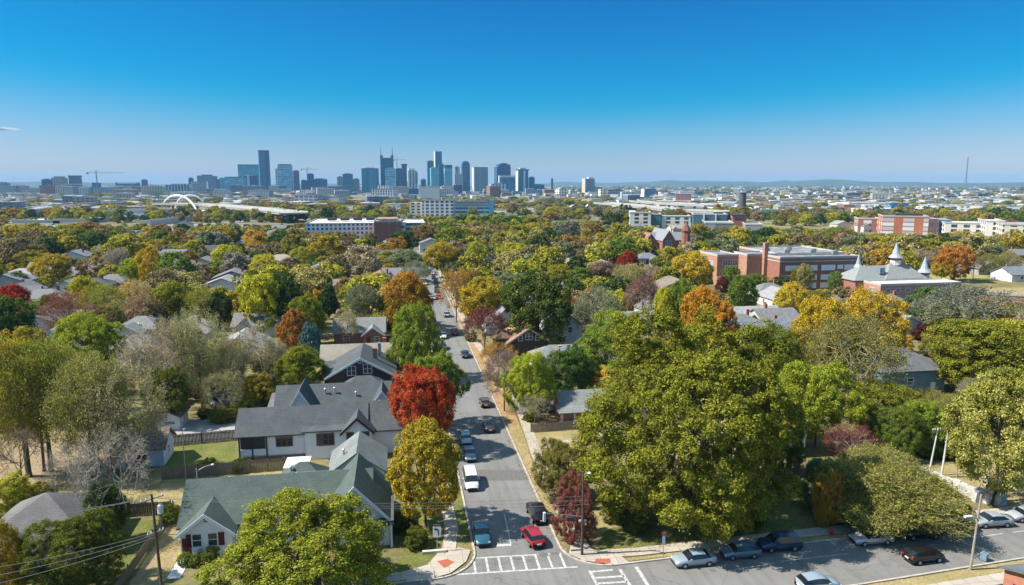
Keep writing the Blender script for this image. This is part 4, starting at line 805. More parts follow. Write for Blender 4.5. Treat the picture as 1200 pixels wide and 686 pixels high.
x_, y_ = S(158, 400); house("grey hip roofed house with dark oval skylight, left of the pale twiggy trees", (x_, y_), [(-5, 6, 0, 9, 3, 'hip', 2.8), (-4, 3, -3.5, 1, 2.8, 'gy', 1.8)], siding("pale_siding", (.6, .6, .58)), LGREY_SH, wins=[('S', -3.5, -.5, 1.5, 1.2, 1.2)], trims=[('S', -3.5, -4, 3, 2.8, 1.8)], vents=[(1, 1, 4.2)], doors=[('E', 6, 4)])
# 5. right side of the street
house("small brick house with grey shed roof and white porch posts beside the wooden fence", (14.6, 38.8), [(0, 10, 0.6, 7.5, 2.9, 'gx', 1.7), (-.7, 5, -1.6, .7, 2.6, 'shed', .45)], BRICKR, LGREY_SH, posts=[(-.5, -1.5, 2.6), (1.6, -1.5, 2.6), (4.8, -1.5, 2.6)], wins=[('W', 0, 3, 1.6, 1, 1.2), ('S', .6, 3.5, 1.5, 1, 1.2)], doors=[('S', -1.6, 4.4, .9, 2.1, WHITE)], vents=[(6.6, 2, 4)])
house("brown bungalow with twin dormers, red brown roof and pale front gable trim", (17.6, 86), [(-5.2, 5.2, 0, 11, 3.4, 'gy', 3.4), (-7.4, -3.6, 2, 8, 4.1, 'hip', 1.5)], DKWALL, BROWN_SH,
      wins=[('S', 0, -2.0, 4.5, .9, 1.1), ('S', 0, 0, 4.9, 1.5, 1.5, dict(n=2)), ('S', 0, 2.0, 4.5, .9, 1.1)], trims=[('S', 0, -5.2, 5.2, 3.4, 3.4)], trim=paint("pinkish_trim", (.55, .46, .42)), posts=[(-5.3, -3.4, 3)], doors=[('W', -5.2, 3)], chimneys=[(3.6, 8, 5, 7.5, .8)])
house("low pale grey hip roofed house in front of the twin-dormer bungalow", (17.5, 70), [(-1.2, 5, 2, 8, 3.0, 'hip', 2.1), (3, 17, 3, 9.5, 2.9, 'gx', 1.9)], siding("cream_siding", (.5, .46, .4)), LGREY_SH, chimneys=[(6.5, 3.6, 3, 5.4, .7), (4.6, 3.4, 3, 5.3, .6)], wins=[('S', 2, 1, 1.5, 1, 1.2)], doors=[('W', -1.2, 5)])
house("white walled house with long purple grey roof slope and two chimneys", (17.0, 110), [(-6.5, 4.0, 0, 13, 3.2, 'gy', 3.9)], siding("white_plaster", (.62, .62, .6)), PURP_SH, chimneys=[(-1.0, 3.0, 5.2, 8.0, .9, DARKTRIM), (1.2, 1.0, 5.2, 7.9, .7, DARKTRIM)], wins=[('S', 0, 1.5, 4.3, 1.6, .9), ('S', 0, -2, 1.6, 1.4, 1.4)], doors=[('W', -6.5, 6)], trims=[('S', 0, -6.5, 4.0, 3.2, 3.9)])
house("tall white house half hidden behind the feathery grey green tree", (28, 96), [(-4, 5, 0, 9, 5.4, 'gy', 3.0)], siding("white_plaster", (.62, .62, .6)), LGREY_SH, wins=[('S', 0, -1.5, 4, 1, 1.4), ('S', 0, 2, 4, 1, 1.4), ('S', 0, 0, 1.6, 1.4, 1.4)], doors=[('W', -4, 4)])
x_, y_ = S(748, 388); house("low grey flat roofed house behind the wide domed green tree", (x_, y_), [(-7, 6, 0, 9, 3.2, 'gx', 1.4)], siding("cream_siding", (.5, .46, .4)), LGREY_SH, wins=[('S', 0, 0, 1.6, 1.6, 1.2), ('S', 0, 4, 1.6, 1, 1.2)], doors=[('W', -7, 4)], vents=[(0, 3, 4.4), (2, 3, 4.4)])
x_, y_ = S(690, 440); house("blue grey roof with an orange chimney pot beside the dark green tree", (x_, y_), [(-5, 6, 0, 8, 3, 'gx', 2.2)], siding("cream_siding", (.5, .46, .4)), shingles("blue_grey_shingles", (.17, .20, .25)), chimneys=[(1.2, 3.6, 4.4, 6.2, .5, paint("terracotta", (.5, .16, .06)))], wins=[('S', 0, 0, 1.6, 1, 1.2)], doors=[('W', -5, 4)])
x_, y_ = S(925, 428); house("pale blue gabled house left of the wide half bare olive tree", (x_, y_), [(-7, 3, 0, 10, 4.2, 'gy', 3.0)], siding("ice_blue_siding", (.48, .54, .62)), GREY_SH, wins=[('S', 0, -2, 2.2, 1.2, 1.6), ('S', 0, -2, 5.4, .8, .8)], trims=[('S', 0, -7, 3, 4.2, 3)], chimneys=[(-1, 6, 6, 8.4, .7)], doors=[('W', -7, 4)])
x_, y_ = S(1076, 462); house("steel blue house with dark slate hip roof among the bushes", (x_, y_), [(-8, 5.5, 0, 10, 4.6, 'hip', 3.4)], siding("steel_blue_siding", (.12, .22, .30)), shingles("dark_slate_shingles", (.12, .13, .14)), wins=[('W', -8, 2.5, 3, 1, 1.6), ('W', -8, 6.5, 3, 1, 1.6), ('S', 0, -2, 2.6, 1.2, 1.3)], doors=[('S', 0, 3, 1, 2.1, WHITE)])
x_, y_ = S(1066, 398); house("white house with pale grey gable roof behind the dark red shrub", (x_, y_), [(-7, 6, 0, 11, 3.2, 'gy', 3.0)], siding("white_plaster", (.62, .62, .6)), shingles("pale_ash_shingles", (.33, .33, .31)), wins=[('S', 0, -2, 2, 1.4, 1.5), ('S', 0, 2.5, 2, 1.4, 1.5)], trims=[('S', 0, -7, 6, 3.2, 3)], doors=[('W', -7, 4)])
x_, y_ = S(1050, 392); house("black roofed house just behind the pale grey gable", (x_, y_ + 3), [(-7, 4, 0, 9, 3.2, 'gx', 2.4)], DKWALL, DK_SH, wins=[('S', 0, -5, 1.7, 1, 1.2)], doors=[('W', -7, 4)])
x_, y_ = S(892, 545); house("white house glimpsed through the giant tree's right side", (x_ + 2, y_ + 2), [(-5, 6, 0, 8, 4.4, 'gx', 2.4)], SID_W, GREY_SH, wins=[('S', 0, -2, 2, 1.2, 1.5), ('S', 0, 2, 2, 1.2, 1.5), ('E', 6, 4, 2, 1.1, 1.4)], doors=[('S', 0, 4.4)])
x_, y_ = S(1166, 690); house("red brick building with dark roof at the lower right corner", (x_ + 1.8, y_ - 8.6), [(-2.6, 12, -2, 7.0, 3.2, 'gx', 1.5)], brick("orange_brick", (.42, .14, .08)), shingles("dark_slate_shingles", (.12, .13, .14)), wins=[('W', -2.6, 2.4, 1.7, 1.2, 1.2)], doors=[('W', -2.6, 5.4)])
# ------------------------------------------------------------------ fences, poles, wires, signs
def fence(label, a, b, h=1.8, step=2.4, mat=None, name='fence', cat='fence'):
    (xa, ya), (xb, yb) = W(*a), W(*b); L_ = math.dist((xa, ya), (xb, yb)); n = max(1, round(L_ / step)); st = L_ / n; mat = mat or WOOD
    root = empty(name, (xa, ya, 0), math.atan2(yb - ya, xb - xa), label, cat)
    bd = MB(); r = random.Random(int(L_ * 10))
    x = 0
    while x < L_ - .05:
        w = min(.19, L_ - x); bd.box(x, x + w - .02, -.02, .015, .05, h + r.uniform(-.04, .04)); x += .2
    bd.box(0, L_, .02, .06, .4, .5); bd.box(0, L_, .02, .06, h - .4, h - .3); bd.build('board_panel', mat, root)
    for i in range(n + 1): MB().box(i * st - .06, i * st + .06, .065, .18, 0, h + .12).build('post', mat, root)
    return root
fence("weathered plank fence between the green roofed house and the slate roofed house", (-44.6, 26.1), (-26.3, 26.9))
fence("dark plank fence along the gravel yard behind the white house's lawn", (-48.3, 39.0), (-37.6, 40.2), mat=paint("dark_fence", (.07, .065, .055), .9, .3, stretch=(6, 6, .6)))
fence("long low side fence running up beside the dirt driveway", (-40.1, -3.8), (-40.1, 16), h=1.3, mat=WOOD)
fence("short return fence across the yard beside the magnolia", (-46, 15.2), (-40.3, 15.2), h=1.7, mat=paint("dark_fence", (.07, .065, .055), .9, .3, stretch=(6, 6, .6)))
fence("grey plank fence in front of the small brick porch house", (8.6, 36), (21, 36.6), h=1.5, mat=paint("grey_fence", (.24, .22, .17), .85, .3, stretch=(6, 6, .6)))
def stone_wall():
    xa, ya = U(1062, 553); xb, yb = U(1160, 592); L_ = math.dist((xa, ya), (xb, yb)); mb = MB()
    n = 12; r = random.Random(2)
    for i in range(n): mb.box(L_ * i / n, L_ * (i + 1) / n - .03, -.2 + r.uniform(-.03, .03), .2, 0, 1.5 + r.uniform(-.1, .15))
    o = mb.build("stone_wall", paint("pale_limestone", (.45, .44, .42), .9, .4, 1.2), loc=(xa, ya, 0), rz=math.atan2(yb - ya, xb - xa)); tag(o, "pale weathered stone retaining wall sloping down beside the white poles", "wall")
stone_wall()
for i, (px, py, w, h, lb) in enumerate(((1148, 588, 1.6, 1.9, "upright white stone block at the foot of the retaining wall"), (1172, 592, 1.4, 1.6, "white stone block nearest the kerb beside the creamy tree"), (1158, 566, 2.2, 1.0, "low tilted white slab behind the retaining wall"), (1176, 574, 1.2, 1.7, "thin upright white slab below the creamy tree"))):
    x, y = U(px, py); mb = MB(); mb.extr([(-w / 2, 0), (w / 2, 0), (w / 2 - .1, h * .8), (0, h), (-w / 2 + .1, h * .7)], 'y', -.35, .35)
    tag(mb.build("stone_slab", paint("pale_limestone", (.45, .44, .42), .9, .4, 1.2), loc=(x, y, 0), rz=.4 * i), lb, "stone")
POLE = paint("creosote_pole", (.09, .065, .05), .9, .3, 3, stretch=(4, 4, .5)); POLEG = paint("grey_pole", (.3, .27, .23), .8, .25, 3, stretch=(4, 4, .5))
def pole(label, px, py, top, mat=POLE, arms=(), transformer=None, lamp=None, lean=(0, 0), r=.16, cat='utility pole', name='utility_pole'):
    x, y = U(px, py); h = height_at(x, y, top); root = empty(name, (x, y, 0), GA, label, cat)
    MB().tube((0, 0, 0), (lean[0], lean[1], h), r, r * .65, 10).build('pole', mat, root)
    for (z, L_, ang) in arms:
        z = h - z; c, s = math.cos(ang), math.sin(ang); k = z / h; ox, oy = lean[0] * k, lean[1] * k
        mb = MB(); mb.tube((ox - c * L_ / 2, oy - s * L_ / 2, z), (ox + c * L_ / 2, oy + s * L_ / 2, z), .07, n=4); a = mb.build('crossarm', POLEG, root)
        for t in (-.45, -.25, .25, .45): MB().lathe([(.05, 0), (.07, .05), (.04, .1), (.06, .15), (.03, .2)], 8, (ox + c * L_ * t, oy + s * L_ * t)).build('insulator', WHITE, a, loc=(0, 0, z + .06))
    if transformer:
        z = h - transformer; tr = MB(); tr.lathe([(.25, -.45), (.27, -.4), (.27, .4), (.2, .48), (.08, .6)], 12, (.45, 0)); tr.build('transformer', paint("transformer_grey", (.5, .52, .54), .4), root, loc=(0, 0, z))
    if lamp:
        zz, L_, ang = lamp; z = h - zz; c, s = math.cos(ang), math.sin(ang)
        am = MB(); am.path([(0, 0, z), (c * L_ * .5, s * L_ * .5, z + .45), (c * L_, s * L_, z + .6)], .05, 6); la = am.build('lamp_arm', METAL, root)
        MB().lathe([(.08, 0), (.2, .04), (.17, .13), (.05, .18)], 10).build('lamp_head', paint("lamp_white", (.6, .6, .6), .4), la, loc=(c * L_, s * L_, z + .52))
    return root, x, y, h
p1 = pole("dark wooden utility pole with transformer beside the dirt driveway", 190, 692, 579, arms=((.5, 2.2, .7), (4.0, 1.6, .7)), transformer=1.6, lean=(-.25, 0))
p2 = pole("dark utility pole with a signal bracket at the street corner", 682, 651, 553, arms=((5.7, .8, 0),), transformer=None, lamp=(.5, .8, -.9))
bx_, by_ = W(7.0, -2.2)
# signal mast arm that reaches from the corner pole over the black car
mb = MB(); mb.tube((0, 0, 0), (-3.9, 1.2, .15), .055, .035, 8)
am = mb.build('signal_arm', paint('dark_arm', (.14, .14, .14), .5), p2[0], loc=(0, 0, 4.5)); MB().box(-1.7, -.8, .12, .45, -.5, -.12).build('signal_head', paint("signal_black", (.04, .045, .05), .5), p2[0], loc=(0, 0, 4.55)); MB().box(-4.1, -3.85, 1.0, 1.35, -.9, .1).build('signal_head', paint("signal_white", (.5, .55, .6), .5), p2[0], loc=(0, 0, 4.6))
p3 = pole("tall slender street lamp on the grass verge by the lower right corner", 1137, 668, 580, mat=POLEG, lamp=None, cat='street lamp', name='street_lamp', r=.14, lean=(.35, 0))
mb = MB(); mb.path([(0.1, 0, 0), (-.9, -.5, .5), (-1.6, -.9, .8)], .06, 6); la = mb.build('lamp_arm', METAL, p3[0], loc=(0, 0, p3[3] - 2.6)); MB().box(-2.3, -1.4, -1.15, -.85, .75, .92).build('lamp_head', paint("lamp_white", (.6, .6, .6), .4), la)
pole("left of the two leaning white poles, carrying small side arms", 1088, 558, 502, mat=paint("white_pole", (.55, .54, .5), .6), arms=((.3, 1.6, 0),), lean=(.8, 0), r=.13)
pole("right of the two leaning white poles, with a plain top", 1103, 560, 505, mat=paint("white_pole", (.55, .54, .5), .6), lean=(.35, 0), r=.16)
pole("thin crooked pale pole beside the two leaning white poles", 1121, 560, 504, mat=POLEG, lean=(-.3, 0), r=.07)
pole("slim pole with an orange tan bracket before the steel blue house", 1008, 512, 468, mat=POLEG, r=.1, arms=((.2, 2.2, .1),))
pole("slim yard lamp pole standing before the gravel yard fence", 218, 562, 507, mat=POLEG, lamp=(.1, .25, 0), r=.07, cat='street lamp', name='street_lamp')
pole("curved arm street lamp rising behind the long green roof", 233, 590, 549, mat=METAL, lamp=(.4, 1.9, .25), r=.09, cat='street lamp', name='street_lamp')
pole("white topped mast among the treetops below the brick church", 774, 345, 314, mat=paint("white_pole", (.55, .54, .5), .6), r=.12)
def wire(label, a, b, sag=.6, r=.016, grp=None):
    pts = []
    for i in range(15):
        t = i / 14; pts.append(tuple(a[k] + (b[k] - a[k]) * t - (sag * 4 * t * (1 - t) if k == 2 else 0) for k in range(3)))
    tag(MB().path(pts, r, 4).build("power_line", paint("wire_grey", (.22, .22, .22), .6)), label, "power line", grp)
def at(px, py, D):                                # the point seen at this pixel, D metres ahead
    k = (343 - py) / F; z = H + D * (k * cp - sp) / (cp + k * sp); f = D * cp - (z - H) * sp; return ((px - 600) / F * f, D, z)
T1 = (p1[1] - .25, p1[2]); H1_ = p1[3]
for i, (dz, yl, dx) in enumerate(((-.3, 603, .7), (-.38, 610, 0), (-.35, 617, -.7))):
    wire(("uppermost", "second", "third")[i] + " wire from the transformer pole out past the hip roofed house", (T1[0] + dx, T1[1], H1_ + dz), at(-60, yl + 2, 62 + i), .5)
    wire(("uppermost", "second", "third")[i] + " wire crossing over the green roof from the transformer pole to the street", (T1[0] + dx, T1[1], H1_ + dz), at(690, 581 + i * 5, 71 + i * .3), .8)
for i in range(3): wire(("top", "middle", "lowest")[i] + " of the three low wires sweeping across the lower left corner", at(-70, 675 + i * 12, 52), (T1[0], T1[1], H1_ - 4.0 - i * .25), .4, .02)
# the square white road sign on the corner lawn
x, y = U(512.5, 647); root = empty("road_sign", (x, y, 0), GA * .3, "square white road sign with dark symbol on the corner lawn", "sign")
zt = height_at(x, y, 616); MB().tube((0, .05, 0), (0, .05, zt), .04, n=6).build('post', METAL, root)
MB().box(-.45, .45, -.02, .02, zt - 1.35, zt - .15).build('sign_plate', paint("sign_white", (.75, .75, .75), .5, .03), root)
mb = MB(); mb.tube((.16, -.03, zt - 1.15), (.16, -.03, zt - .6), .06, n=5); mb.path([(.16, -.03, zt - .6), (.1, -.03, zt - .46), (-.05, -.03, zt - .42)], .06, 5); mb.extr([(-.05, zt - .25), (-.05, zt - .6), (-.32, zt - .42)], 'y', -.06, -.025); mb.build('symbol', paint("sign_black", (.02, .02, .03), .6), root)
MB().box(-.4, .4, -.02, .02, zt - .08, zt + .12).build('street_name_plate', paint("sign_back", (.12, .12, .12), .5), root)
mb = MB(); mb.box(-1.3, 1.3, -.2, .2, 0, .35); tag(mb.build("planter_edge", paint("pale_timber", (.5, .46, .36), .8), loc=(*U(509, 648.5), 0), rz=GA), "pale timber edging box at the foot of the road sign", "edging")
x, y = U(777, 654); root = empty("street_sign", (x, y, 0), 0, "thin kerbside sign post with blue plate beside the first parked car", "sign")
MB().tube((0, 0, 0), (0, 0, 3.0), .04, n=6).build('post', METAL, root); MB().box(-.15, .15, -.05, -.03, 1.7, 2.5).build('sign_plate', paint("sign_blue", (.35, .5, .65), .5), root); MB().box(-.25, .25, -.05, -.03, 2.6, 3.0).build('name_plate', paint("sign_red", (.3, .08, .1), .5), root)
x, y = U(974, 627); root = empty("fire_hydrant", (x, y, 0), 0, "small red fire hydrant on the shaded grass verge", "fire hydrant")
mb = MB(); mb.lathe([(.2, 0), (.2, .06), (.15, .07), (.15, .55), (.2, .57), (.18, .68), (.06, .8)], 12); mb.build('barrel', paint("hydrant_red", (.5, .03, .03), .4), root); MB().tube((-.28, 0, .42), (.28, 0, .42), .07, n=8).build('outlet', paint("hydrant_red", (.5, .03, .03), .4), root)
x, y = U(1153, 657); root = empty("recycling_bin", (x, y, 0), .6, "small blue grey wheeled bin on the kerb near the tall lamp", "bin")
MB().box(-.28, .28, -.3, .3, .08, .8).build('body', paint("bin_blue", (.16, .26, .32), .5), root); MB().box(-.3, .3, -.34, .32, .8, .87).build('lid', paint("bin_lid", (.2, .3, .36), .5), root)
for s in (-.22, .22): MB().tube((s - .04, .3, .1), (s + .04, .3, .1), .1, n=10).build('wheel', DARKTRIM, root)
# blue tarpaulin over the garden pool, white umbrella and back garden things
x, y = U(226, 462); mb = MB(); r = random.Random(4); nx = 10
V = [(i * .55 - 2.7, j * .5 - 1.4, 1.1 + .25 * math.sin(i * 1.3) * math.cos(j * 1.7) + r.uniform(-.06, .06)) for j in range(7) for i in range(nx + 1)]
mb.add(V, [(j * (nx + 1) + i, j * (nx + 1) + i + 1, (j + 1) * (nx + 1) + i + 1, (j + 1) * (nx + 1) + i) for j in range(6) for i in range(nx)])
t_ = empty("covered_pool", (x, y, 0), .2, "bright blue tarpaulin covered garden pool among the tan twiggy trees", "pool"); mb.build('tarpaulin', paint("blue_tarp", (.03, .25, .55), .4, .2), t_); MB().lathe([(2.1, 0), (2.15, 1.0), (2.0, 1.02)], 20).build('pool_wall', paint("pool_wall", (.4, .4, .42), .6), t_)
for i, (px, py, s, lb) in enumerate(((217, 662, 1.5, "round clipped shrub at the left end of the row under the white gable"), (229, 663, 1.3, "round clipped shrub, second in the row under the white gable"), (242, 660, 1.3, "round clipped shrub, third in the row under the white gable"), (224, 650, 1.4, "darker round shrub against the white gable wall"), (237, 651, 1.1, "pale little shrub against the white gable wall"), (250, 651, 1.5, "yellowish shrub by the shuttered window"))):
    x, y = U(px, py); tree(x, y, s, s * .9, 'bush', ('green', 'green', 'green', 'darkgreen', 'greygreen', 'yolive')[i], i % 3, lb, 'shrub', 'shrub', 'clipped shrubs under the white gable', lod=1)
# ------------------------------------------------------------------ cars
CARM = {}
def car_paint(name, c, metallic=.3):
    if name not in CARM:
        m, nt, N, L, b = newmat(name); b.inputs['Base Color'].default_value = rgb(c); b.inputs['Roughness'].default_value = .28; b.inputs['Metallic'].default_value = metallic; b.inputs['Coat Weight'].default_value = .6; b.inputs['Coat Roughness'].default_value = .08; CARM[name] = m
    return CARM[name]
TYRE = paint("tyre_rubber", (.02, .02, .02), .85); RIM = paint("alloy_rim", (.45, .45, .46), .35, metal=.7); HEADL = paint("headlamp_glass", (.75, .77, .8), .1, .02); TAILL = paint("tail_lamp_red", (.35, .01, .01), .25, .05)
CARGL = paint("car_glass", (.012, .015, .018), .05, .1, spec=.9); BLK = paint("black_plastic", (.025, .025, .027), .6); PLATE = paint("number_plate", (.6, .6, .58), .5, .03)
# side profile stations: (x, belt height, roof height, half width belt, half width roof, sill height)
PROF = dict(
 sedan=(4.7, [(-2.35, .62, 0, .70), (-2.25, .92, 0, .80), (-1.75, 1.0, 0, .86), (-1.6, 1.0, 0, .88), (-1.0, .98, 1.38, .89), (-.1, .96, 1.45, .90), (.45, .95, 1.40, .90), (1.05, .94, 0, .89), (1.75, .86, 0, .86), (2.2, .72, 0, .80), (2.35, .50, 0, .70)]),
 suv=(4.7, [(-2.35, .70, 0, .80), (-2.3, 1.02, 0, .86), (-2.2, 1.08, 0, .90), (-1.9, 1.10, 1.66, .92), (-.8, 1.08, 1.74, .94), (.3, 1.06, 1.72, .94), (.7, 1.05, 1.55, .93), (1.15, 1.04, 0, .92), (1.9, .98, 0, .90), (2.25, .85, 0, .84), (2.35, .55, 0, .76)]),
 hatch=(4.2, [(-2.1, .62, 0, .74), (-2.05, .95, 0, .82), (-1.95, 1.0, 0, .85), (-1.5, 1.0, 1.36, .87), (-.5, .97, 1.48, .88), (.3, .95, 1.44, .88), (.6, .95, 1.32, .87), (1.05, .93, 0, .87), (1.6, .86, 0, .84), (1.98, .72, 0, .78), (2.1, .5, 0, .7)]),
 van=(5.0, [(-2.5, .75, 0, .86), (-2.48, 1.15, 0, .92), (-2.42, 1.2, 1.80, .93), (-2.0, 1.18, 1.92, .95), (-.5, 1.12, 1.95, .96), (.9, 1.08, 1.90, .95), (1.2, 1.08, 1.78, .94), (1.7, 1.05, 0, .93), (2.1, .98, 0, .90), (2.4, .85, 0, .85), (2.5, .55, 0, .78)]))
def car_meshes(kind):
    Ln, st = PROF[kind]; body, gl = MB(), MB(); ring = []
    for x, b, rf, hw in st:
        top = rf if rf else b + .05; tw = hw * .78 if rf else hw * .80; sill = .28 if abs(x) < Ln / 2 - .05 else .35
        ring.append([(x, -hw * .93, sill), (x, -hw, sill + (b - sill) * .55), (x, -hw * .97, b), (x, -tw, top), (x, 0, top + .04), (x, tw, top), (x, hw * .97, b), (x, hw, sill + (b - sill) * .55), (x, hw * .93, sill)])
    V = [p for q in ring for p in q]; Fb, Fg = [], []
    for i in range(len(st) - 1):
        cab = st[i][2] > 0 or st[i + 1][2] > 0; both = st[i][2] > 0 and st[i + 1][2] > 0
        for j in range(8):
            f = (i * 9 + j, (i + 1) * 9 + j, (i + 1) * 9 + j + 1, i * 9 + j + 1)
            (Fg if cab and (j in (2, 5) or (not both and j in (3, 4))) else Fb).append(f)
        Fb.append((i * 9 + 8, (i + 1) * 9 + 8, (i + 1) * 9, i * 9))
    n = len(st); Fb += [tuple(range(8, -1, -1)), tuple((n - 1) * 9 + k for k in range(9))]
    Fb = [f[::-1] for f in Fb]; Fg = [f[::-1] for f in Fg]
    body.add(V, Fb); gl.add(V, Fg); return body, gl, Ln, st
_cars = {}
def car(label, px, py, head, kind, cname, c, group=None, plate=True, xy=None, detail=True, cat='car'):
    x, y = xy or U(px, py); key = (kind, cname)
    name = {'sedan': 'parked_car', 'suv': 'parked_suv', 'hatch': 'parked_hatchback', 'van': 'parked_van'}[kind]
    if key in _cars:
        r_ = dup(_cars[key]); r_.name = name; r_.location = (x, y, .01); r_.rotation_euler.z = GA + math.pi / 2 - R(head); tag(r_, label, cat, group); return r_
    root = empty(name, (x, y, .01), GA + math.pi / 2 - R(head), label, cat, group)
    b, g_, Ln, st = car_meshes(kind); m = car_paint(cname, c)
    bo = b.build('body', m, root, True); bo.data.polygons.foreach_set('use_smooth', [True] * len(bo.data.polygons)); g_.build('windows', CARGL, root)
    hw = max(s[3] for s in st); wb = Ln * .29
    for sx in (-1, 1):
        for sy in (-1, 1):
            w = MB().tube((sx * wb, sy * (hw - .2), .33), (sx * wb, sy * (hw + .005), .33), .335, n=16).build('wheel', TYRE, root); MB().tube((sx * wb, sy * (hw - .02), .33), (sx * wb, sy * (hw + .02), .33), .2, .17, n=10).build('rim', RIM, w)
    hb = st[-2][1]; tb = st[1][1]
    for sy in (-1, 1):
        MB().box(Ln / 2 - .3, Ln / 2 - .06, *sorted((sy * .48, sy * .77)), hb - .16, hb - .01).build('headlight', HEADL, root)
        MB().box(-Ln / 2 - .02, -Ln / 2 + .2, *sorted((sy * .52, sy * .80)), tb - .26, tb - .05).build('taillight', TAILL, root)
        MB().box(.62, .85, *sorted((sy * hw, sy * (hw + .17))), st[5][1] - .02, st[5][1] + .13).build('side_mirror', m, root)
    MB().box(Ln / 2 - .05, Ln / 2 + .03, -.62, .62, .3, .5).build('bumper', BLK, root); MB().box(-Ln / 2 - .04, -Ln / 2 + .05, -.68, .68, .3, .48).build('bumper', BLK, root)
    MB().box(-Ln / 2 - .06, -Ln / 2 + .02, -.25, .25, .56, .7).build('number_plate', PLATE, root)
    _cars[key] = root; return root
CC = dict(teal=(.03, .11, .16), white=(.72, .73, .74), silver=(.42, .45, .48), pale=(.32, .40, .46), red=(.36, .015, .03), black=(.012, .013, .015), navy=(.02, .05, .10), bluegrey=(.14, .20, .26), dark=(.04, .045, .05), brown=(.13, .07, .06), green=(.02, .035, .035))
for a in (
 ("dark teal sedan at the kerb facing the crossing", 564, 631, 180, 'sedan', 'teal'), ("white van parked under the golden orange tree", 551.5, 568, 180, 'van', 'white'),
 ("blue grey sedan parked behind the white van", 550, 536, 180, 'sedan', 'bluegrey'), ("pale blue hatchback parked farthest back in the row beside the golden orange tree", 545.5, 518, 180, 'hatch', 'pale'),
 ("red hatchback waiting at the stop line", 624, 634, -10, 'hatch', 'red'), ("black suv at the right kerb ahead of the red hatchback", 629, 606, -4, 'suv', 'black'),
 ("dark sedan driving through the tree shadow across the street", 573, 503, 0, 'sedan', 'dark'), ("dark brown hatchback driving away below the scarlet tree", 568, 475, 0, 'hatch', 'brown'),
 ("navy sedan at the right side of the street beside the low orange tree", 545, 418, 0, 'sedan', 'navy'), ("dark hatchback with light windscreen by the egg shaped green tree", 519, 409, 180, 'hatch', 'dark'),
 ("red suv with pale window on the right side of the street", 533, 392, 0, 'suv', 'red'), ("white sedan facing down the street beside the red suv", 519, 396, 180, 'sedan', 'white'),
 ("dark red suv parked at the left kerb under the dark olive tree", 508, 381, 180, 'suv', 'red'), ("silver suv on the right side above the red suv", 523.5, 371, 0, 'suv', 'silver'),
 ("small red sedan farther up the street", 514, 350, 0, 'sedan', 'red'), ("silver sedan beside the small red sedan farther up the street", 507.5, 351, 180, 'sedan', 'silver')): car(a[0], a[1], a[2], a[3], a[4], a[5], CC[a[5]])
for i, (px, py, k) in enumerate(((512, 341, 'dark'), (511.5, 335, 'black'), (510.5, 330, 'navy'), (508, 325, 'dark'), (507.5, 320, 'white'), (506, 316, 'silver'), (500, 343, 'dark'), (498, 332, 'white'))):
    car(("first", "second", "third", "fourth", "fifth", "sixth", "seventh", "last")[i] + f" in the far row up the street, a {k} car", px, py + 2, 0 if i < 6 else 180, 'sedan' if i % 2 else 'suv', k, CC[k], "cars parked far up the street")
for a in (
 ("silver blue sedan parked first in the row on the cross street", 813, 661, -91, 'sedan', 'pale'), ("blue grey hatchback parked between the silver blue sedan and a navy suv", 867, 652, -89, 'hatch', 'bluegrey'),
 ("navy suv parked at the shaded grass verge", 913, 643, -88, 'suv', 'navy'), ("pale silver sedan poking out from under the arching olive bush", 1021, 636, -88, 'sedan', 'silver'),
 ("black suv almost hidden beneath the arching olive bush", 1077, 629, -87, 'suv', 'black'), ("dark green suv parked in front of the white stone blocks", 1116, 621, -86, 'suv', 'green'),
 ("silver sedan parked beside the tall slender lamp's head", 1161, 615.5, -86, 'sedan', 'silver'), ("silver white hatchback cut by the right edge", 1202, 609, -86, 'hatch', 'silver'),
 ("black hatchback driving on the near lane of the cross street", 1082, 657, 87, 'hatch', 'black'), ("pale blue hatchback cut off at the bottom edge", 958, 690, 91, 'hatch', 'pale')): car(a[0], a[1], a[2], a[3], a[4], a[5], CC[a[5]])
car("white sedan parked in the back garden drive", 257, 466, 60, 'sedan', 'white', CC['white']); car("pale blue sedan parked beside the white sedan in the back garden", 262, 475, 60, 'sedan', 'pale', CC['pale'])
car("dark sedan in the driveway beside the thin tan orange tree", 546, 366, 80, 'sedan', 'dark', CC['dark']); car("white sedan in the driveway beside the thin tan orange tree", 541, 360, 80, 'sedan', 'white', CC['white'])
for i, (px, py, k) in enumerate(((966, 352, 'white'), (1064, 356, 'pale'), (1076, 361, 'black'), (1084, 362, 'white'), (1045, 354, 'silver'), (900, 372, 'bluegrey'))): car(f"{k} car in the spired building lot, number {('one','two','three','four','five','six')[i]} from the school side", px, py, 90, 'sedan', k, CC[k], "cars in the school lot")
r = random.Random(77); ORDW = ['first', 'second', 'third', 'fourth', 'fifth', 'sixth', 'seventh', 'eighth', 'ninth', 'tenth', 'eleventh', 'twelfth', 'thirteenth', 'fourteenth', 'fifteenth', 'sixteenth']
spots = [(246 + 9 * (i % 2) + r.uniform(-2, 2), 300 + i * 2.6) for i in range(12)] + [(226, 336), (240, 341), (252, 337), (262, 345), (668, 301), (660, 304), (672, 306), (664, 309)]
for i, (px, py) in enumerate(spots):
    k = r.choice(['white', 'white', 'silver', 'pale', 'black', 'red']); side = "the side street by the lime tree" if i < 16 else "the lot by the red ball tree"
    car(f"{k} car along {side}, {ORDW[i % 16]} counting toward the camera", px, py, r.choice([0, 8, 90]), 'sedan', k, CC[k], "cars parked among the far trees")
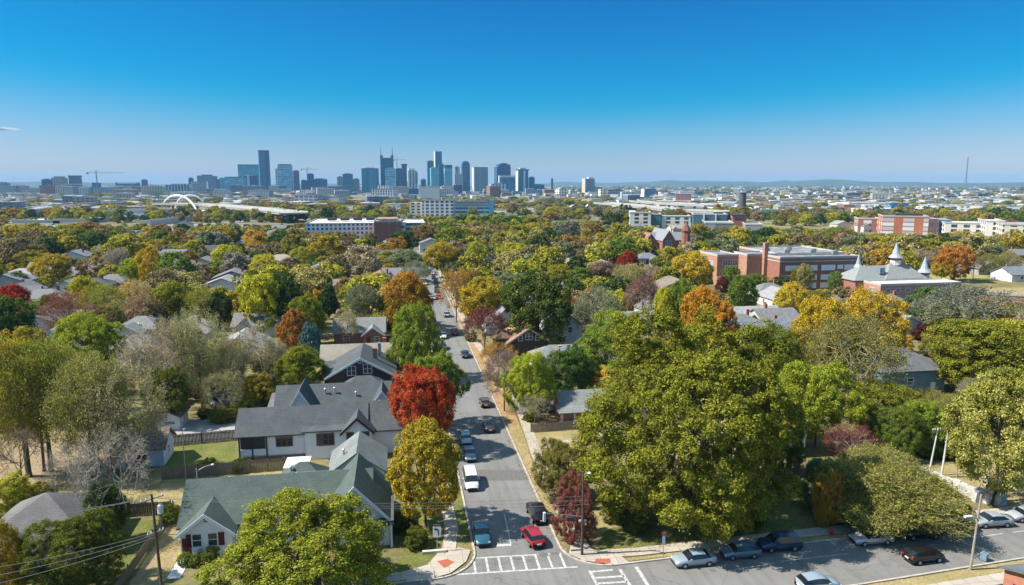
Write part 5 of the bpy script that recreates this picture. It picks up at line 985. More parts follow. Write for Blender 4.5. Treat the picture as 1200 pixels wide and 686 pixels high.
# ------------------------------------------------------------------ landmarks of the middle distance (in street metres)
def bigblock(label, origin, masses, rot=0, cat='building', name='building', extra=None):
    """masses: (x0,x1,y0,y1,z0,z1,material[,part name])"""
    x, y = W(*origin); root = empty(name, (x, y, 0), GA + R(rot), label, cat)
    for m in masses:
        mb = MB().box(*m[:6]); mb.build(m[7] if len(m) > 7 else 'wall', m[6], root)
        if m[5] - m[4] > 4 and len(m) < 8 and m[4] == 0:
            p = MB(); x0, x1, y0, y1 = m[:4]; t = .35; z = m[5]
            p.box(x0 - .03, x1 + .03, y0 - .03, y0 + t, z + .01, z + .8); p.box(x0 - .03, x1 + .03, y1 - t, y1 + .03, z + .01, z + .8); p.box(x0 - .03, x0 + t, y0 + t, y1 - t, z + .01, z + .8); p.box(x1 - t, x1 + .03, y0 + t, y1 - t, z + .01, z + .8)
            p.build('parapet', paint("parapet_pale", (.42, .40, .37), .8), root)
        NOGO.append((origin[0] + m[0], origin[0] + m[1], origin[1] + m[2], origin[1] + m[3]))
    if extra: extra(root)
    return root
BRS = brick("school_brick", (.31, .115, .07), w=.8, h=.3); BRL = brick("painted_sunlit_brick", (.42, .21, .13), w=.8, h=.3); ROOFP = paint("pale_roof_membrane", (.5, .49, .47), .85, .25, .15); ROOFM = paint("mottled_roof", (.20, .205, .215), .8, .6, .3)  # BRL: paler copy of the brick, sunlight painted into its colour
WHT = paint("white_paint_wall", (.66, .65, .62), .8, .1)
def school(root):
    def wins(x0, x1, y, rows, zs, h=1.9, n=5):
        for zz in zs:
            for x in rows: window(root, 'S', y, x, zz, 5.6 if n > 2 else 2.2, h, WHITE, paint("school_blinds", (.8, .84, .88), .4, .12), n * 2)
    wins(0, 32, 0, (5.2, 12.6, 20, 30 - .4), (8.6, 5.0, 1.9)); wins(0, 0, 0, (25, ), (8.8, 5.4), 1.4, 1)
    for zz in (9, 5): window(root, 'S', 18, -10, zz, 8, 2.1, WHITE, paint("school_pane", (.12, .14, .17), .15, .2), 8)
    for zz in (5.4,): window(root, 'W', -16.5, 23, zz + 2.6, 3.4, 2.4, WHITE, paint("school_pane", (.3, .34, .38), .15, .2), 3)
    MB().box(0, 33.4, -.12, -.01, 11.0, 11.35).build('cornice', paint("pale_stone_band", (.45, .42, .38), .8), root)
    MB().box(-.12, -.01, 0, 9, 11.0, 11.35).build('cornice', paint("pale_stone_band", (.45, .42, .38), .8), root)
    for i, (ux, uy) in enumerate(((10, 14), (14, 20), (20, 12), (24, 18), (27, 8), (6, 22), (18, 26))): MB().box(ux, ux + 2.2, uy, uy + 1.8, 12.9, 14.1).build('rooftop_unit', METAL, root)
    MB().box(-16.45, -11.6, 17.8, 17.99, 0, 3.6).build('entrance_bay', WHT, root)
sx_, sy_ = 129.5, 171
bigblock("three storey red brick school with flat roofs and rows of white windows", (sx_, sy_), [(0, 33.4, 0, 9, 0, 12.2, BRS), (4, 33, 9.1, 40, 0, 12.7, BRS), (-7.5, 3.9, 11, 22, 0, 12.4, BRL), (-16.5, -7.6, 18, 34, 0, 11.6, BRL)], extra=lambda rt: (school(rt), MB().box(-1.3, .3, 9.2, 10.9, 0, 17.6).build('chimney', BRL, rt)))
def membrane(root, rects):
    for a in rects: MB().box(*a).build('roof', ROOFM, root)
sch = [o for o in C.objects if o.get('label', '').startswith('three storey red brick school')][0]
membrane(sch, [(.4, 33, .4, 8.6, 12.21, 12.6), (4.4, 32.6, 9.5, 39.6, 12.71, 13.0), (-7.1, 3.5, 11.4, 21.6, 12.41, 12.8), (-16.1, -8, 18.4, 33.6, 11.61, 12.0)])
# spired school hall
def cone(root, x, y, r0, z0, z1, base, bw, bz):
    b = MB(); b.lathe([(bw, bz), (bw, z0 - .9), (bw * 1.15, z0 - .7), (bw * 1.15, z0)], 8, (x, y)); t = b.build('turret', base, root)
    o = MB(); o.lathe([(bw + .02, z0 - 2.6), (bw + .02, z0 - 1.0)], 8, (x, y)); o.build('louvre_band', WHT, t)
    s = MB(); s.lathe([(r0 * 1.1, z0), (r0 * .62, z0 + (z1 - z0) * .22), (r0 * .35, z0 + (z1 - z0) * .55), (.06, z1)], 12, (x, y)); s.build('spire', paint("pale_metal_spire", (.38, .42, .47), .35, .06, metal=.3), t)
hx, hy = 150.2, 141.9
def hall(root):
    w, r_ = MB(), MB(); w.box(-3, 25, 9.2, 21, 0, 6.2); w.build('wall', BRICKR, root); roof_shape(r_, -3, 18, 9.6, 21, 6.2, 'hip', 4.6, ov=.5); roof_shape(r_, 9, 25, 9.4, 20, 6.5, 'hip', 5.2, ov=.4); r_.build('roof', paint("grey_hip_roof", (.22, .235, .23), .8, .15), root)
    cone(root, 16.5, 15, 2.3, 13.6, 19.2, BRICKR, 1.7, 7); cone(root, 4.6, 19, 1.5, 9.8, 15.2, BRICKR, 1.1, 6); cone(root, 27.4, 13.5, 2.3, 8.2, 14.0, BRICKR, 1.7, 0)
    for i in range(8): window(root, 'S', 0, 3 + i * 3.7, 4.0, 1.6, 1.2, WHITE, paint("school_pane", (.12, .14, .17), .15, .2)); window(root, 'S', 0, 3 + i * 3.7, 1.5, 1.6, 1.2, WHITE, paint("school_pane", (.12, .14, .17), .15, .2))
    window(root, 'W', 0, 4, 3.4, 2.0, 2.2, WHITE, paint("school_pane", (.2, .22, .25), .15, .2), 2)
    MB().box(.2, 31.0, .2, 8.8, 5.62, 6.0).build('roof', WHT, root); MB().box(7.6, 9.4, 11, 14, 8.2, 10.4).build('dormer', paint("slate_dormer", (.16, .2, .24), .5), root)
bigblock("low brick building with white flat roof, grey hip roof and three pointed spires", (hx, hy), [(0, 31.2, 0, 9.0, 0, 5.6, BRL)], extra=hall, name='spired_building')
# brick church with pointed turret
cx_, cy_ = S(776, 302)
def church(root):
    w, r_ = MB(), MB(); wall_shape(w, 0, 8, 0, 24, 11, 'gy', 6); wall_shape(w, -11, 0, 6, 17, 8, 'gy', 7); w.build('wall', BRICKR, root); roof_shape(r_, 0, 8, 0, 24, 11, 'gy', 6, .5); roof_shape(r_, -11, 0, 6, 17, 8, 'gy', 6.2, .5); roof_shape(r_, -1, 22, 12, 22, 10, 'gx', 4.5, .5); w2 = MB(); wall_shape(w2, 8.1, 22, 12, 22, 10, 'gx', 4.5); w2.build('wall', BRICKR, root)
    r_.build('roof', paint("slate_roof", (.22, .23, .25), .8, .2), root); window(root, 'S', 0, 4, 6, 4, 9, WHITE, paint("church_glass", (.16, .19, .22), .3), 3)
    t = MB(); t.lathe([(2.9, 0), (2.9, 15), (3.2, 15.3), (3.2, 16)], 8, (19, 9)); tt = t.build('turret', BRICKR, root); MB().lathe([(3.5, 16), (1.6, 19.5), (.1, 22)], 8, (19, 9)).build('turret_roof', paint("rust_tile", (.2, .08, .06), .8), tt)
    gable = MB(); gable_trim(gable, 'S', 0, 0, 8, 11, 6, w=.6); gable.build('trim', paint("pale_stone_band", (.45, .42, .38), .8), root)
bigblock("tall brick church with white gable trim and pointed turret above the treetops", (cx_, cy_), [], extra=church, name='church', cat='church')
NOGO.append((cx_ - 12, cx_ + 23, cy_ - 2, cy_ + 24)); [o for o in C.objects if o.name == 'church'][0].scale = (.88, .88, .88)
# long white flats with the brick stair tower
fx, fy = S(358, 287)
F_WH = facade("white_flats", (.66, .69, .72), (.10, .14, .19), 2.9, 2.8, .45, .4, roofc=(.62, .63, .64)); F_GL = facade("ribbon_glass", (.55, .58, .6), (.06, .12, .16), 60, 3.4, .01, .5, roofc=(.6, .6, .6)); F_BRD = facade("brick_flats", (.27, .11, .07), (.16, .2, .24), 5, 3.3, .8, .5, roofc=(.55, .52, .5))
bigblock("long white four storey apartment block with white roof beside a brick end tower", (fx, fy), [(0, 58, 0, 70, 0, 13.5, F_WH), (58.1, 80, 6, 60, 0, 13.0, F_GL)], extra=lambda rt: [MB().box(12 + 9 * i, 18 + 9 * i, 30, 38, 14.4, 16).build('rooftop_unit', DARKTRIM, rt) for i in range(4)])
bx2, by2 = S(440, 290)
bigblock("narrow brick apartment tower at the end of the long white apartment block", (bx2 - .5, by2), [(0, 17, 0, 30, 0, 16, F_BRD), (17.1, 20, 1, 30, 0, 15, F_GL)], extra=lambda rt: MB().box(2, 15, 3, 27, 16.81, 18).build('rooftop_unit', paint("rust_roof", (.3, .2, .17), .8, .5, .4), rt))
def pxb(label, x0, x1, ytop, ybase, mat, depth=20, rot=0, extra=None, name='building', cat='building', more=()):
    """a block whose camera side spans photo columns x0..x1 at ground row ybase and whose top shows at ytop"""
    xa, ya = U(x0, ybase); xb, _ = U(x1, ybase); h = max(2.5, height_at(xa, ya, ytop)); w = xb - xa
    rot = rot or (-.75 * math.degrees(math.atan2(xa, ya)) if xa > 0 else 0)
    root = empty(name, (xa, ya, 0), R(rot), label, cat); MB().box(0, w, 0, depth, 0, h).build('wall', mat, root)
    p = MB(); p.box(-.2, w + .2, -.2, .3, h + .01, h + 1.0); p.box(-.2, .3, .3, depth, h + .01, h + 1.0); p.box(w - .3, w + .2, .3, depth, h + .01, h + 1.0); p.build('parapet', paint("parapet_pale", (.42, .40, .37), .8), root)
    for (fx0, fx1, fy0, fy1, z0, z1, m, nm) in more: MB().box(fx0 * w, fx1 * w, fy0 * depth, fy1 * depth, h * z0, h * z1).build(nm, m, root)
    if extra: extra(root, w, h)
    return root
F_WG = facade("white_grid", (.62, .64, .66), (.07, .10, .14), 6, 4, .4, .35); F_DKG = facade("dark_glass_flats", (.08, .13, .18), (.05, .16, .22), 7, 4, .3, .3); F_RED = facade("red_brick_flats", (.42, .14, .07), (.5, .52, .54), 14, 3.4, .45, .25); F_CRE = facade("cream_flats", (.62, .58, .50), (.06, .07, .08), 7, 3.5, .45, .4)
F_BAL = facade("balcony_flats", (.64, .62, .56), (.05, .06, .08), 8, 3.4, .5, .35, roofc=(.6, .6, .58)); F_BRW = facade("brick_white", (.34, .13, .09), (.6, .6, .6), 10, 5, .4, .45); F_CONC = paint("precast_panel", (.42, .46, .5), .8, .1, .02)
pxb("wide white grid fronted hotel block below the downtown skyline", 495, 531, 235, 255, F_WG, 40, more=((-.42, -.02, .1, .9, 0, .85, F_CRE, 'side_wing'), (-.0, .42, -.03, -.001, 0, 1.0, WHT, 'end_wall'))[:1])
pxb("long low blue glass hall beside the wide white grid fronted hotel block", 532, 577, 240, 252, facade("blue_ribbon", (.25, .4, .5), (.03, .12, .2), 80, 5, .01, .45), 40, more=((.92, 1.04, -.05, .3, 0, 1.45, paint("blue_glass_tower", (.1, .32, .45), .2), 'stair_tower'), (0, .9, .2, .9, 1.05, 1.3, paint("hall_roof", (.1, .12, .16), .7), 'roof')))
pxb("windowless grey panelled block in front of downtown", 493, 515, 219, 236, F_CONC, 30)
pxb("white apartment row with dark balconies left of the brick church", 738, 762, 250, 268, F_BAL, 30, more=((.0, .3, .1, .9, 1, 1.1, F_WH, 'stair_head'),))
pxb("blue clad apartment section between two white rows", 763, 774, 252, 268, F_DKG, 30); pxb("white apartment row directly behind the brick church turret", 775, 808, 254, 268, F_BAL, 30)
pxb("dark blue clad apartment block right of the brick church turret", 812, 850, 252, 270, F_DKG, 30, more=((.3, .33, -.04, 0, 0, 1.1, WHT, 'fin'), (.65, .68, -.04, 0, 0, 1.1, WHT, 'fin')))
pxb("dark panelled workshop beside the brick boiler house", 826, 858, 262, 275, facade("dark_panel", (.12, .14, .17), (.2, .22, .25), 14, 9, .1, .2, roofc=(.3, .33, .32)), 40)
pxb("red brick boiler house with dark roof", 858, 873, 255, 272, brick("boiler_brick", (.28, .09, .07), w=2, h=.8), 25, more=((-.03, 1.03, -.04, 1.03, 1.05, 1.18, DARKTRIM, 'roof'),))
pxb("grey roofed low shed right of the boiler house", 873, 892, 264, 275, paint("grey_cladding", (.25, .28, .32), .7), 30)
pxb("pale teal glass block behind the tall dark smokestack", 893, 900, 246, 256, paint("teal_glass", (.05, .35, .33), .2), 30); pxb("white box building left of the pale teal glass block", 882, 892, 246, 256, WHT, 30); pxb("teal glass office beyond the grass embankment", 901, 912, 246, 255, paint("teal_glass", (.05, .35, .33), .2), 30)
x, y = U(869, 256); h = height_at(x, y, 227); root = empty("smokestack", (x, y, 0), 0, "tall dark smokestack with pale plinth behind the brick boiler house", "smokestack"); MB().lathe([(4.6, 9), (4.0, h), (4.4, h + .1), (4.4, h + 1.2)], 14).build('stack', paint("stack_dark", (.10, .09, .10), .8), root); MB().lathe([(6, 0), (5.6, 9)], 14).build('plinth', WHT, root)
pxb("red and white striped apartment building right of the green roofed pavilion", 1033, 1080, 254, 276, F_RED, 30, more=((1.0, 1.22, .0, .8, 0, .92, facade("dark_brick_flats", (.13, .06, .05), (.1, .12, .15), 5, 3.4, .5, .4), 'dark_wing'), (1.22, 1.5, .1, .9, 0, .88, F_DKG, 'blue_wing'), (.3, .9, .2, .8, 1.05, 1.15, DARKTRIM, 'roof')))
pxb("low red brick block with white upper floor left of the striped apartments", 1005, 1028, 257, 272, F_BRW, 30)
pxb("blue glass office block beyond the striped apartments", 1042, 1062, 238, 250, paint("cobalt_glass", (.02, .13, .28), .2), 40); pxb("white wedge roofed hall beside the blue glass office block", 1028, 1042, 242, 250, WHT, 40)
pxb("cream white balconied apartments right of the striped building", 1106, 1152, 262, 279, F_BAL, 40); pxb("stepped white balconied apartments before the right edge", 1154, 1172, 260, 283, F_BAL, 40); pxb("white and blue windowed apartments at the right edge", 1173, 1230, 264, 287, F_CRE, 50)
def pavilion(root, w, h):
    mb = MB(); mb.extr([(-2, 3.2), (12, 6.8), (26, 3.2), (26, 3.6), (12, 7.3), (-2, 3.6)], 'x', -2, w + 2); mb.build('roof', paint("pale_green_roof", (.42, .55, .48), .6, .1), root)
pxb("long pale green roofed pavilion right of the school", 988, 1030, 285, 292, paint("pavilion_wall", (.45, .5, .46), .7), 24, extra=pavilion)
pxb("brick gabled house in front of the green roofed pavilion", 1011, 1026, 292, 303, BRICKR, 12, extra=lambda rt, w, h: (lambda m: (roof_shape(m, 0, w, 0, 12, h + .2, 'gy', 3.5), m.build('roof', paint("rust_tile", (.2, .08, .06), .8), rt)))(MB()))
pxb("low retaining wall of pink brick beside the park field", 1112, 1215, 343, 352, paint("pink_brick_wall", (.42, .2, .14), .85), 1.2, name='park_wall', cat='wall')
# white and blue hangars and sheds on the flats at left
for a in (("white fronted warehouse nearest the arched bridge on the left flats", 118, 133, 248, 257), ("white warehouse with glass front, second on the left flats", 136, 152, 247, 257), ("white warehouse with teal end, third on the left flats", 153, 171, 248, 258)):
    pxb(a[0], *a[1:], facade("hangar", (.64, .68, .7), (.2, .4, .45), 30, 20, .85, .1, roofc=(.6, .62, .64)), 60, name='warehouse', cat='warehouse')
for a in (("long low white roofed shed left of the three warehouses", 14, 70, 259, 262), ("low white roofed depot below the warehouses", 62, 100, 258, 262), ("small white flat building right of the warehouses", 163, 176, 260, 265), ("long pale roofed depot under the arched bridge", 182, 252, 250, 255), ("white pair of grain silos at far left", 20, 24, 230, 246)):
    pxb(*a, WHT if 'silos' in a[0] else paint("pale_shed", (.5, .5, .48), .8), 110 if 'silo' not in a[0] else 8, name='warehouse', cat='warehouse')
pxb("white office with grey floors right of the tall chamfered tower", 345, 372, 229, 241, facade("stadium_side", (.5, .52, .54), (.2, .24, .3), 9, 6, .3, .4, roofc=(.6, .6, .6)), 60); pxb("stepped white and grey hotel before the spiked tower", 435, 462, 222, 236, F_WG, 60, more=((.25, .75, .2, .8, 1, 1.3, F_WG, 'upper_floors'),))
pxb("white roofed hall below the red cranes", 372, 397, 231, 240, WHT, 60)
for i, (a, b, t, q) in enumerate(((665, 680, 243, 252), (684, 694, 243, 252))):
    pxb(("left", "right")[i] + "-hand red brick hall with white arched roof before the freeway", a, b, t + 3, q, BRICKR, 30, extra=lambda rt, w, h: (lambda m: (roof_shape(m, 0, w, 0, 30, h + 1.1, 'gy', 5, 1), m.build('roof', WHT, rt)))(MB()))
# highway viaduct
def viaduct(label, pts, w, z, mat, name='viaduct', cat='bridge', piers=True):
    root = empty(name, (0, 0, 0), 0, label, cat); d, p, rl = MB(), MB(), MB(); P_ = [U(*q) for q in pts]
    for a, b in zip(P_[:-1], P_[1:]):
        a, b = Vector(a), Vector(b); dr = (b - a).normalized(); n = Vector((-dr.y, dr.x)) * w / 2; q = [a - n, b - n, b + n, a + n]
        d.prism([(v.x, v.y) for v in q], z - 1.6, z)
        for s in (-1, 1): e = [a + n * s * .98, b + n * s * .98, b + n * s * 1.02, a + n * s * 1.02]; e = e if s > 0 else e[::-1]; rl.prism([(v.x, v.y) for v in e], z + .01, z + 1.2)
        k = max(1, int((b - a).length / 45))
        for i in range(k): c = a + (b - a) * (i + .5) / k; p.tube((c.x, c.y, 0), (c.x, c.y, z - 1.6), 1.6, n=8)
    d.build('deck', mat, root); rl.build('parapet', mat, root); p.build('piers', mat, root); return root
VC = paint("viaduct_concrete", (.36, .35, .33), .8, .12, .05)
viaduct("long pale concrete freeway viaduct stretching behind the white apartment rows", [(705, 247), (745, 252), (790, 259), (845, 262)], 26, 12, VC); viaduct("second higher ramp crossing the pale freeway viaduct", [(742, 246), (770, 250), (830, 254)], 14, 14, VC)
viaduct("pale deck of the river bridge running out from under the white arches", [(190, 247), (245, 249), (290, 254), (345, 262)], 30, 11, VC)
# white twin arch bridge ribs
def arch_bridge():
    root = empty("arch_bridge", (0, 0, 0), 0, "pair of crossing white bridge arches left of the tall downtown towers", "bridge")
    for (xa, ya), (xb, yb), yt in (((189, 247), (231, 250), 229), ((206, 243), (241, 243), 229)):
        A, B = U(xa, ya), U(xb, yb); m = ((A[0] + B[0]) / 2, (A[1] + B[1]) / 2); h = height_at(m[0], m[1], yt); mb = MB(); mb.path([(A[0] + (B[0] - A[0]) * t, A[1] + (B[1] - A[1]) * t, h * (1 - (2 * t - 1) ** 2) ** .62) for t in [.5 - .5 * math.cos(math.pi * i / 22) for i in range(23)]], 1.3, 6); mb.build('arch', paint("bridge_white", (.75, .76, .78), .5, .05), root)
arch_bridge()
# ------------------------------------------------------------------ downtown skyline
def tower(label, x0, x1, ytop, mat, D=3300, rot=-18, dr=.7, ztop=None, parts=(), name='tower_building'):
    """slab whose silhouette spans photo columns x0..x1 and whose roof shows at row ytop, D metres out"""
    a = R(abs(rot)); Wp = (x1 - x0) / F * depth_of(0, D); w = Wp / (math.cos(a) + dr * abs(math.sin(a))); d = w * dr; xc = ((x0 + x1) / 2 - 600) / F * depth_of(0, D); h = height_at(0, D, ytop)
    root = empty(name, (xc, D, 0), a, label, "skyscraper" if h > 90 else "building")
    MB().box(-w / 2, w / 2, -d / 2, d / 2, 0, h).build('wall', mat, root)
    if not parts: MB().box(-w * .28, w * .28, -d * .28, d * .28, h + .01, h + 3.5).build('plant_room', paint("plant_room", (.3, .32, .34), .7), root)
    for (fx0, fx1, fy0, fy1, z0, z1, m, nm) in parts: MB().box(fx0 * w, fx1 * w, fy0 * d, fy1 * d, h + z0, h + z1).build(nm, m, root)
    return root, w, d, h
def fg(n, wall, gl, bay=9, st=8, fw=.35, fh=.4): return facade(n, sc_c(wall, 1.3), sc_c(gl, 1.05), bay, st, fw, fh, .45, spec=.25, roofc=(.3, .32, .35))
G_BLUE = fg("blue_curtain_wall", (.03, .11, .20), (.04, .16, .28), 12, 12, .15, .12); G_TEAL = fg("teal_curtain_wall", (.10, .26, .34), (.10, .32, .42), 10, 9, .2, .3); G_DK = fg("navy_curtain_wall", (.03, .07, .14), (.04, .12, .22), 9, 9, .3, .3)
G_PALE = fg("pale_blue_glass", (.22, .38, .48), (.16, .34, .46), 11, 11, .1, .25); G_GRY = fg("grey_stone_grid", (.24, .27, .30), (.07, .13, .19)); G_TAN = fg("tan_grid", (.34, .31, .29), (.08, .11, .15)); G_PUR = fg("purple_grey_grid", (.14, .13, .20), (.06, .09, .16)); G_WHT = fg("white_grid_tower", (.55, .55, .54), (.10, .15, .2)); G_CRM = fg("cream_grid", (.62, .55, .44), (.12, .13, .14), 12, 8, .45, .4)
G_STR = fg("vertical_striped", (.45, .46, .46), (.06, .12, .18), 14, 300, .5, .01)
W_ = paint("white_cap_and_painted_light", (.6, .62, .64), .5); BL = paint("dark_cap", (.05, .08, .12), .5)  # W_ also colours the slabs painted as sunlit tower sides
T = tower
T("tallest slim blue glass tower at the left of downtown", 304, 318.5, 178, G_BLUE, rot=-25, dr=.8, parts=((-.5, .5, -.5, .5, .01, 6, BL, 'roof_cap'), (.12, .3, -.53, -.501, -190, 0, BL, 'recess')))
T("wide pale teal glass slab behind the tallest slim blue tower", 281, 306, 194, G_TEAL, 3500, rot=-12, dr=.4, parts=((-.5, .5, -.5, .5, .01, 4, BL, 'roof_cap'),))
T("dark slab with one white vertical stripe left of the tallest blue tower", 287, 303.5, 206, G_DK, 3100, rot=-14, parts=((-.28, -.08, -.54, -.501, -120, 4, W_, 'stripe'), (-.5, .1, -.5, .5, .01, 3, W_, 'roof_cap')))
T("chamfered pale glass tower right of the tallest blue tower", 327, 344, 194, G_PALE, rot=-10, dr=.9, parts=((-.45, .45, -.45, .45, .01, 5, BL, 'roof_cap'), (-.5, .1, -.54, -.501, -200, -95, G_DK, 'lower_front')))
T("purple grey slab touching the chamfered pale glass tower", 344, 352, 200.5, G_PUR, 3400); T("thin white edged tower left of the chamfered pale tower", 323.5, 329, 198.5, G_WHT, 3500)
T("stepped navy block right of the purple grey slab", 360, 369, 204, G_DK, 3400); T("low wide navy block beside the stepped navy block", 366, 384, 210, G_BLUE, 3450, dr=.3); T("small dark block left of the stepped navy block", 353, 361, 211.5, G_DK, 3400); T("long low mauve office before the low wide navy block", 377, 407, 219, G_PUR, 3000, dr=.4)
T("dark green glass tower left of the wide teal slab", 402, 414.5, 204, fg("green_glass", (.02, .12, .17), (.03, .2, .26)), 3200, -10); T("grey stepped block left of the dark green glass tower", 395, 403, 207.5, G_GRY, 3300); T("small pale block right of the dark green glass tower", 413, 422, 210, G_GRY, 3350); T("wide ribbed teal slab left of the spiked tower", 424, 445, 197.5, fg("ribbed_teal", (.05, .17, .25), (.04, .15, .24), 6, 300, .4, .01), 3250, -10, .5)
# the twin-spired tower
rt, w, d, h = T("dark tower with a concave crown and two tall spikes, tallest at the centre of downtown", 446, 462.5, 186, G_DK, 3300, -12, .6, parts=((-.5, -.3, -.5, .5, .01, 14, G_DK, 'shoulder'), (.3, .5, -.5, .5, .01, 14, G_DK, 'shoulder'), (-.3, .3, -.3, .3, .01, 3, BL, 'crown')))
for s in (-1, 1): MB().tube((s * w * .44, 0, h + 14), (s * w * .44, 0, h + 54), 2.0, .7, 6).build('spike', BL, rt)
T("pale lower front block of the spiked tower", 452, 464, 197.5, G_PALE, 3240, -12, .3); T("blue slab right of the spiked tower", 464, 473, 198, G_DK, 3300)
T("slim dark tower with flared cap behind the white crowned tower", 471, 477.5, 194, G_DK, 3400, parts=((-.6, .6, -.6, .6, .01, 7, BL, 'flared_cap'),)); T("stepped tower with bright white rounded crown", 477, 489, 200, G_STR, 3250, parts=((-.4, .3, -.4, .4, .01, 9, W_, 'crown'), (.3, .62, -.5, .5, -60, -8, G_GRY, 'step'))); T("small dark block right of the white crowned tower", 493, 499.5, 210.5, G_DK, 3300)
T("blue topped slab left of the thin tower with the painted lit edge", 500.5, 509, 189, G_BLUE, 3400); T("pale green slab in front of the blue topped slab", 504, 515, 197, fg("sea_green", (.12, .3, .36), (.1, .28, .36)), 3250); T("thin tall tower with a left edge painted sunlit white", 509.5, 518.5, 179, G_BLUE, 3450, -20, parts=((-.56, -.501, -.5, .5, -150, 5, W_, 'painted_lit_edge'), (-.5, .5, -.5, .5, .01, 5, BL, 'roof_cap')))  # white slab paints sunlight onto the left edge
T("dark notched tower right of the thin tall tower", 514, 521, 193, G_DK, 3350, parts=((.1, .35, -.2, .2, .01, 6, BL, 'mast_room'),)); T("green glass tower with blue top right of the dark notched tower", 520, 530.5, 193.5, G_TEAL, 3250, parts=((-.5, .5, -.5, .5, -14, .02, G_DK, 'top_floors'),)); T("unfinished white framed tower between two glass towers", 532, 539, 196, G_STR, 3450); T("grey grid block below the unfinished white framed tower", 532, 543, 204.5, G_GRY, 3280)
rt, w, d, h = T("dark tower with a rounded top in the right half of downtown", 540.5, 551, 192, G_DK, 3300, parts=((-.4, .4, -.4, .4, .01, 7, G_DK, 'upper_step'), (-.28, .28, -.3, .3, 7.01, 11, G_DK, 'top_step')))
T("square grey ribbed tower with a left side painted sunlit white", 554, 572, 197, fg("grey_ribs", (.20, .23, .27), (.10, .15, .2), 7, 300, .45, .01), 3250, -14, parts=((-.56, -.501, -.5, .5, -130, 2, W_, 'painted_lit_side'), (-.5, .5, -.5, .5, .01, 3, BL, 'roof_cap')))  # left side slab is white to paint in the sunlight
T("dark broad tower with chamfered shoulders and a flat top box", 579, 598.5, 196, G_DK, 3350, parts=((-.38, .5, -.4, .4, .01, 12, G_DK, 'shoulder'), (-.15, .28, -.3, .3, 12.01, 18, BL, 'top_box'))); T("white framed blue block in front of the dark broad tower", 585, 604, 207, G_BLUE, 3150, -8, .5, parts=((-.5, .5, -.56, -.501, -4, 4, W_, 'frame'), (-.56, -.501, -.5, .5, -110, 4, W_, 'frame')))
rt, w, d, h = T("blue tower with a projecting white topped disc crown", 605, 619, 200, G_BLUE, 3200, parts=((-.56, -.501, -.5, .5, -120, 0, W_, 'painted_lit_edge'), (.0, .18, -.54, -.501, -120, 0, W_, 'stripe'), (-.58, .58, -.58, .58, .01, 5, BL, 'disc_crown'), (-.3, .3, -.3, .3, 5.01, 11, W_, 'cap')))  # sunlight on the left edge is painted as a white slab
T("low teal block attached right of the disc crowned tower", 618, 626.5, 208, G_BLUE, 3250); T("low dark blue block right of the disc crowned tower", 622, 638, 216.5, G_DK, 3200, dr=.4); T("long low glass office below the dark chimney like tower", 624, 650, 223, G_TEAL, 2600, -5, .4); T("thin dark chimney like tower alone on the horizon", 645.5, 648, 209.5, BL, 3600)
T("cream apartment block right of downtown", 650, 666, 221.5, G_CRM, 2300, -30, .8); T("yellowish low apartment block beside the cream apartment block", 664, 676, 223.5, G_CRM, 2450, -30); T("tall grey tower with side painted sunlit beige standing alone", 682.5, 696.5, 209.5, G_GRY, 2500, -22, parts=((-.56, -.501, -.5, .5, -110, 0, paint("painted_lit_beige", (.5, .44, .36), .7), 'painted_lit_side'), (-.1, .4, -.3, .3, .01, 5, W_, 'cap')))  # beige slab puts the sunlit side into the colour
T("white podium building at the foot of the lone grey tower", 686, 699, 226, W_, 2300, dr=.5); T("cream ended slab right of the lone grey tower", 701, 729, 222, G_CRM, 2100, -14, .3, parts=((-.1, .5, -.53, -.501, -40, 0, G_GRY, 'painted_shade_front'),)); T("blue block with side painted sunlit white on the plain right of the cream ended slab", 752, 767.5, 221.5, fg("slate_blue", (.12, .2, .3), (.1, .18, .28)), 2100, -20, .5, parts=((-.56, -.501, -.5, .5, -45, 0, W_, 'painted_lit_side'),))  # grey front painted as shade, white side painted as sunlit
T("cream and white striped block before the dark broad tower", 573, 593, 215.5, G_STR, 2900, -14, .5); T("dark domed low hall in front of downtown", 531, 542, 217, BL, 2800, 10); T("pink grey low rise left of the dark domed hall", 515, 532, 218.5, paint("pink_stone", (.42, .3, .3), .7), 2900); T("dark roofed block between the spiked tower and grey panelled block", 474, 491, 221, G_DK, 2800, -6, .4, parts=((-.4, .0, -.5, .5, .01, 3, W_, 'roof_edge'),))
# left of downtown
T("slab end tower left of the castle shaped block", 222, 228, 209, G_DK, 3000); T("castle shaped stepped block left of the teal office", 233, 255, 206.5, G_GRY, 3100, -12, .5, parts=((-.25, .25, -.5, .5, .01, 6, G_GRY, 'central_block'), (-.5, -.3, -.3, .3, .01, 2, G_GRY, 'side_block'))); T("office block with edge painted sunlit white below the castle shaped block", 227, 246, 213, G_GRY, 2900, 4, .4, parts=((-.53, -.501, -.5, .5, -60, 0, W_, 'painted_lit_edge'), (.4, .5, -.52, -.501, -60, 0, W_, 'corner')))  # office block's left edge slab is painted white as sunlit
T("narrow grey block between the castle shaped block and the teal office", 254, 263, 211, G_PUR, 3050); T("wide teal glass office left of the striped dark slab", 260, 288, 208.5, G_TEAL, 3000, -4, .4, parts=((-.3, .3, -.4, .4, .01, 4, BL, 'roof_cap'),)); T("small white box before the wide teal glass office", 250, 262, 226.5, W_, 2600); T("pale blue low building below the wide teal glass office", 273, 286, 231, paint("pale_blue_clad", (.4, .55, .65), .6), 2300)
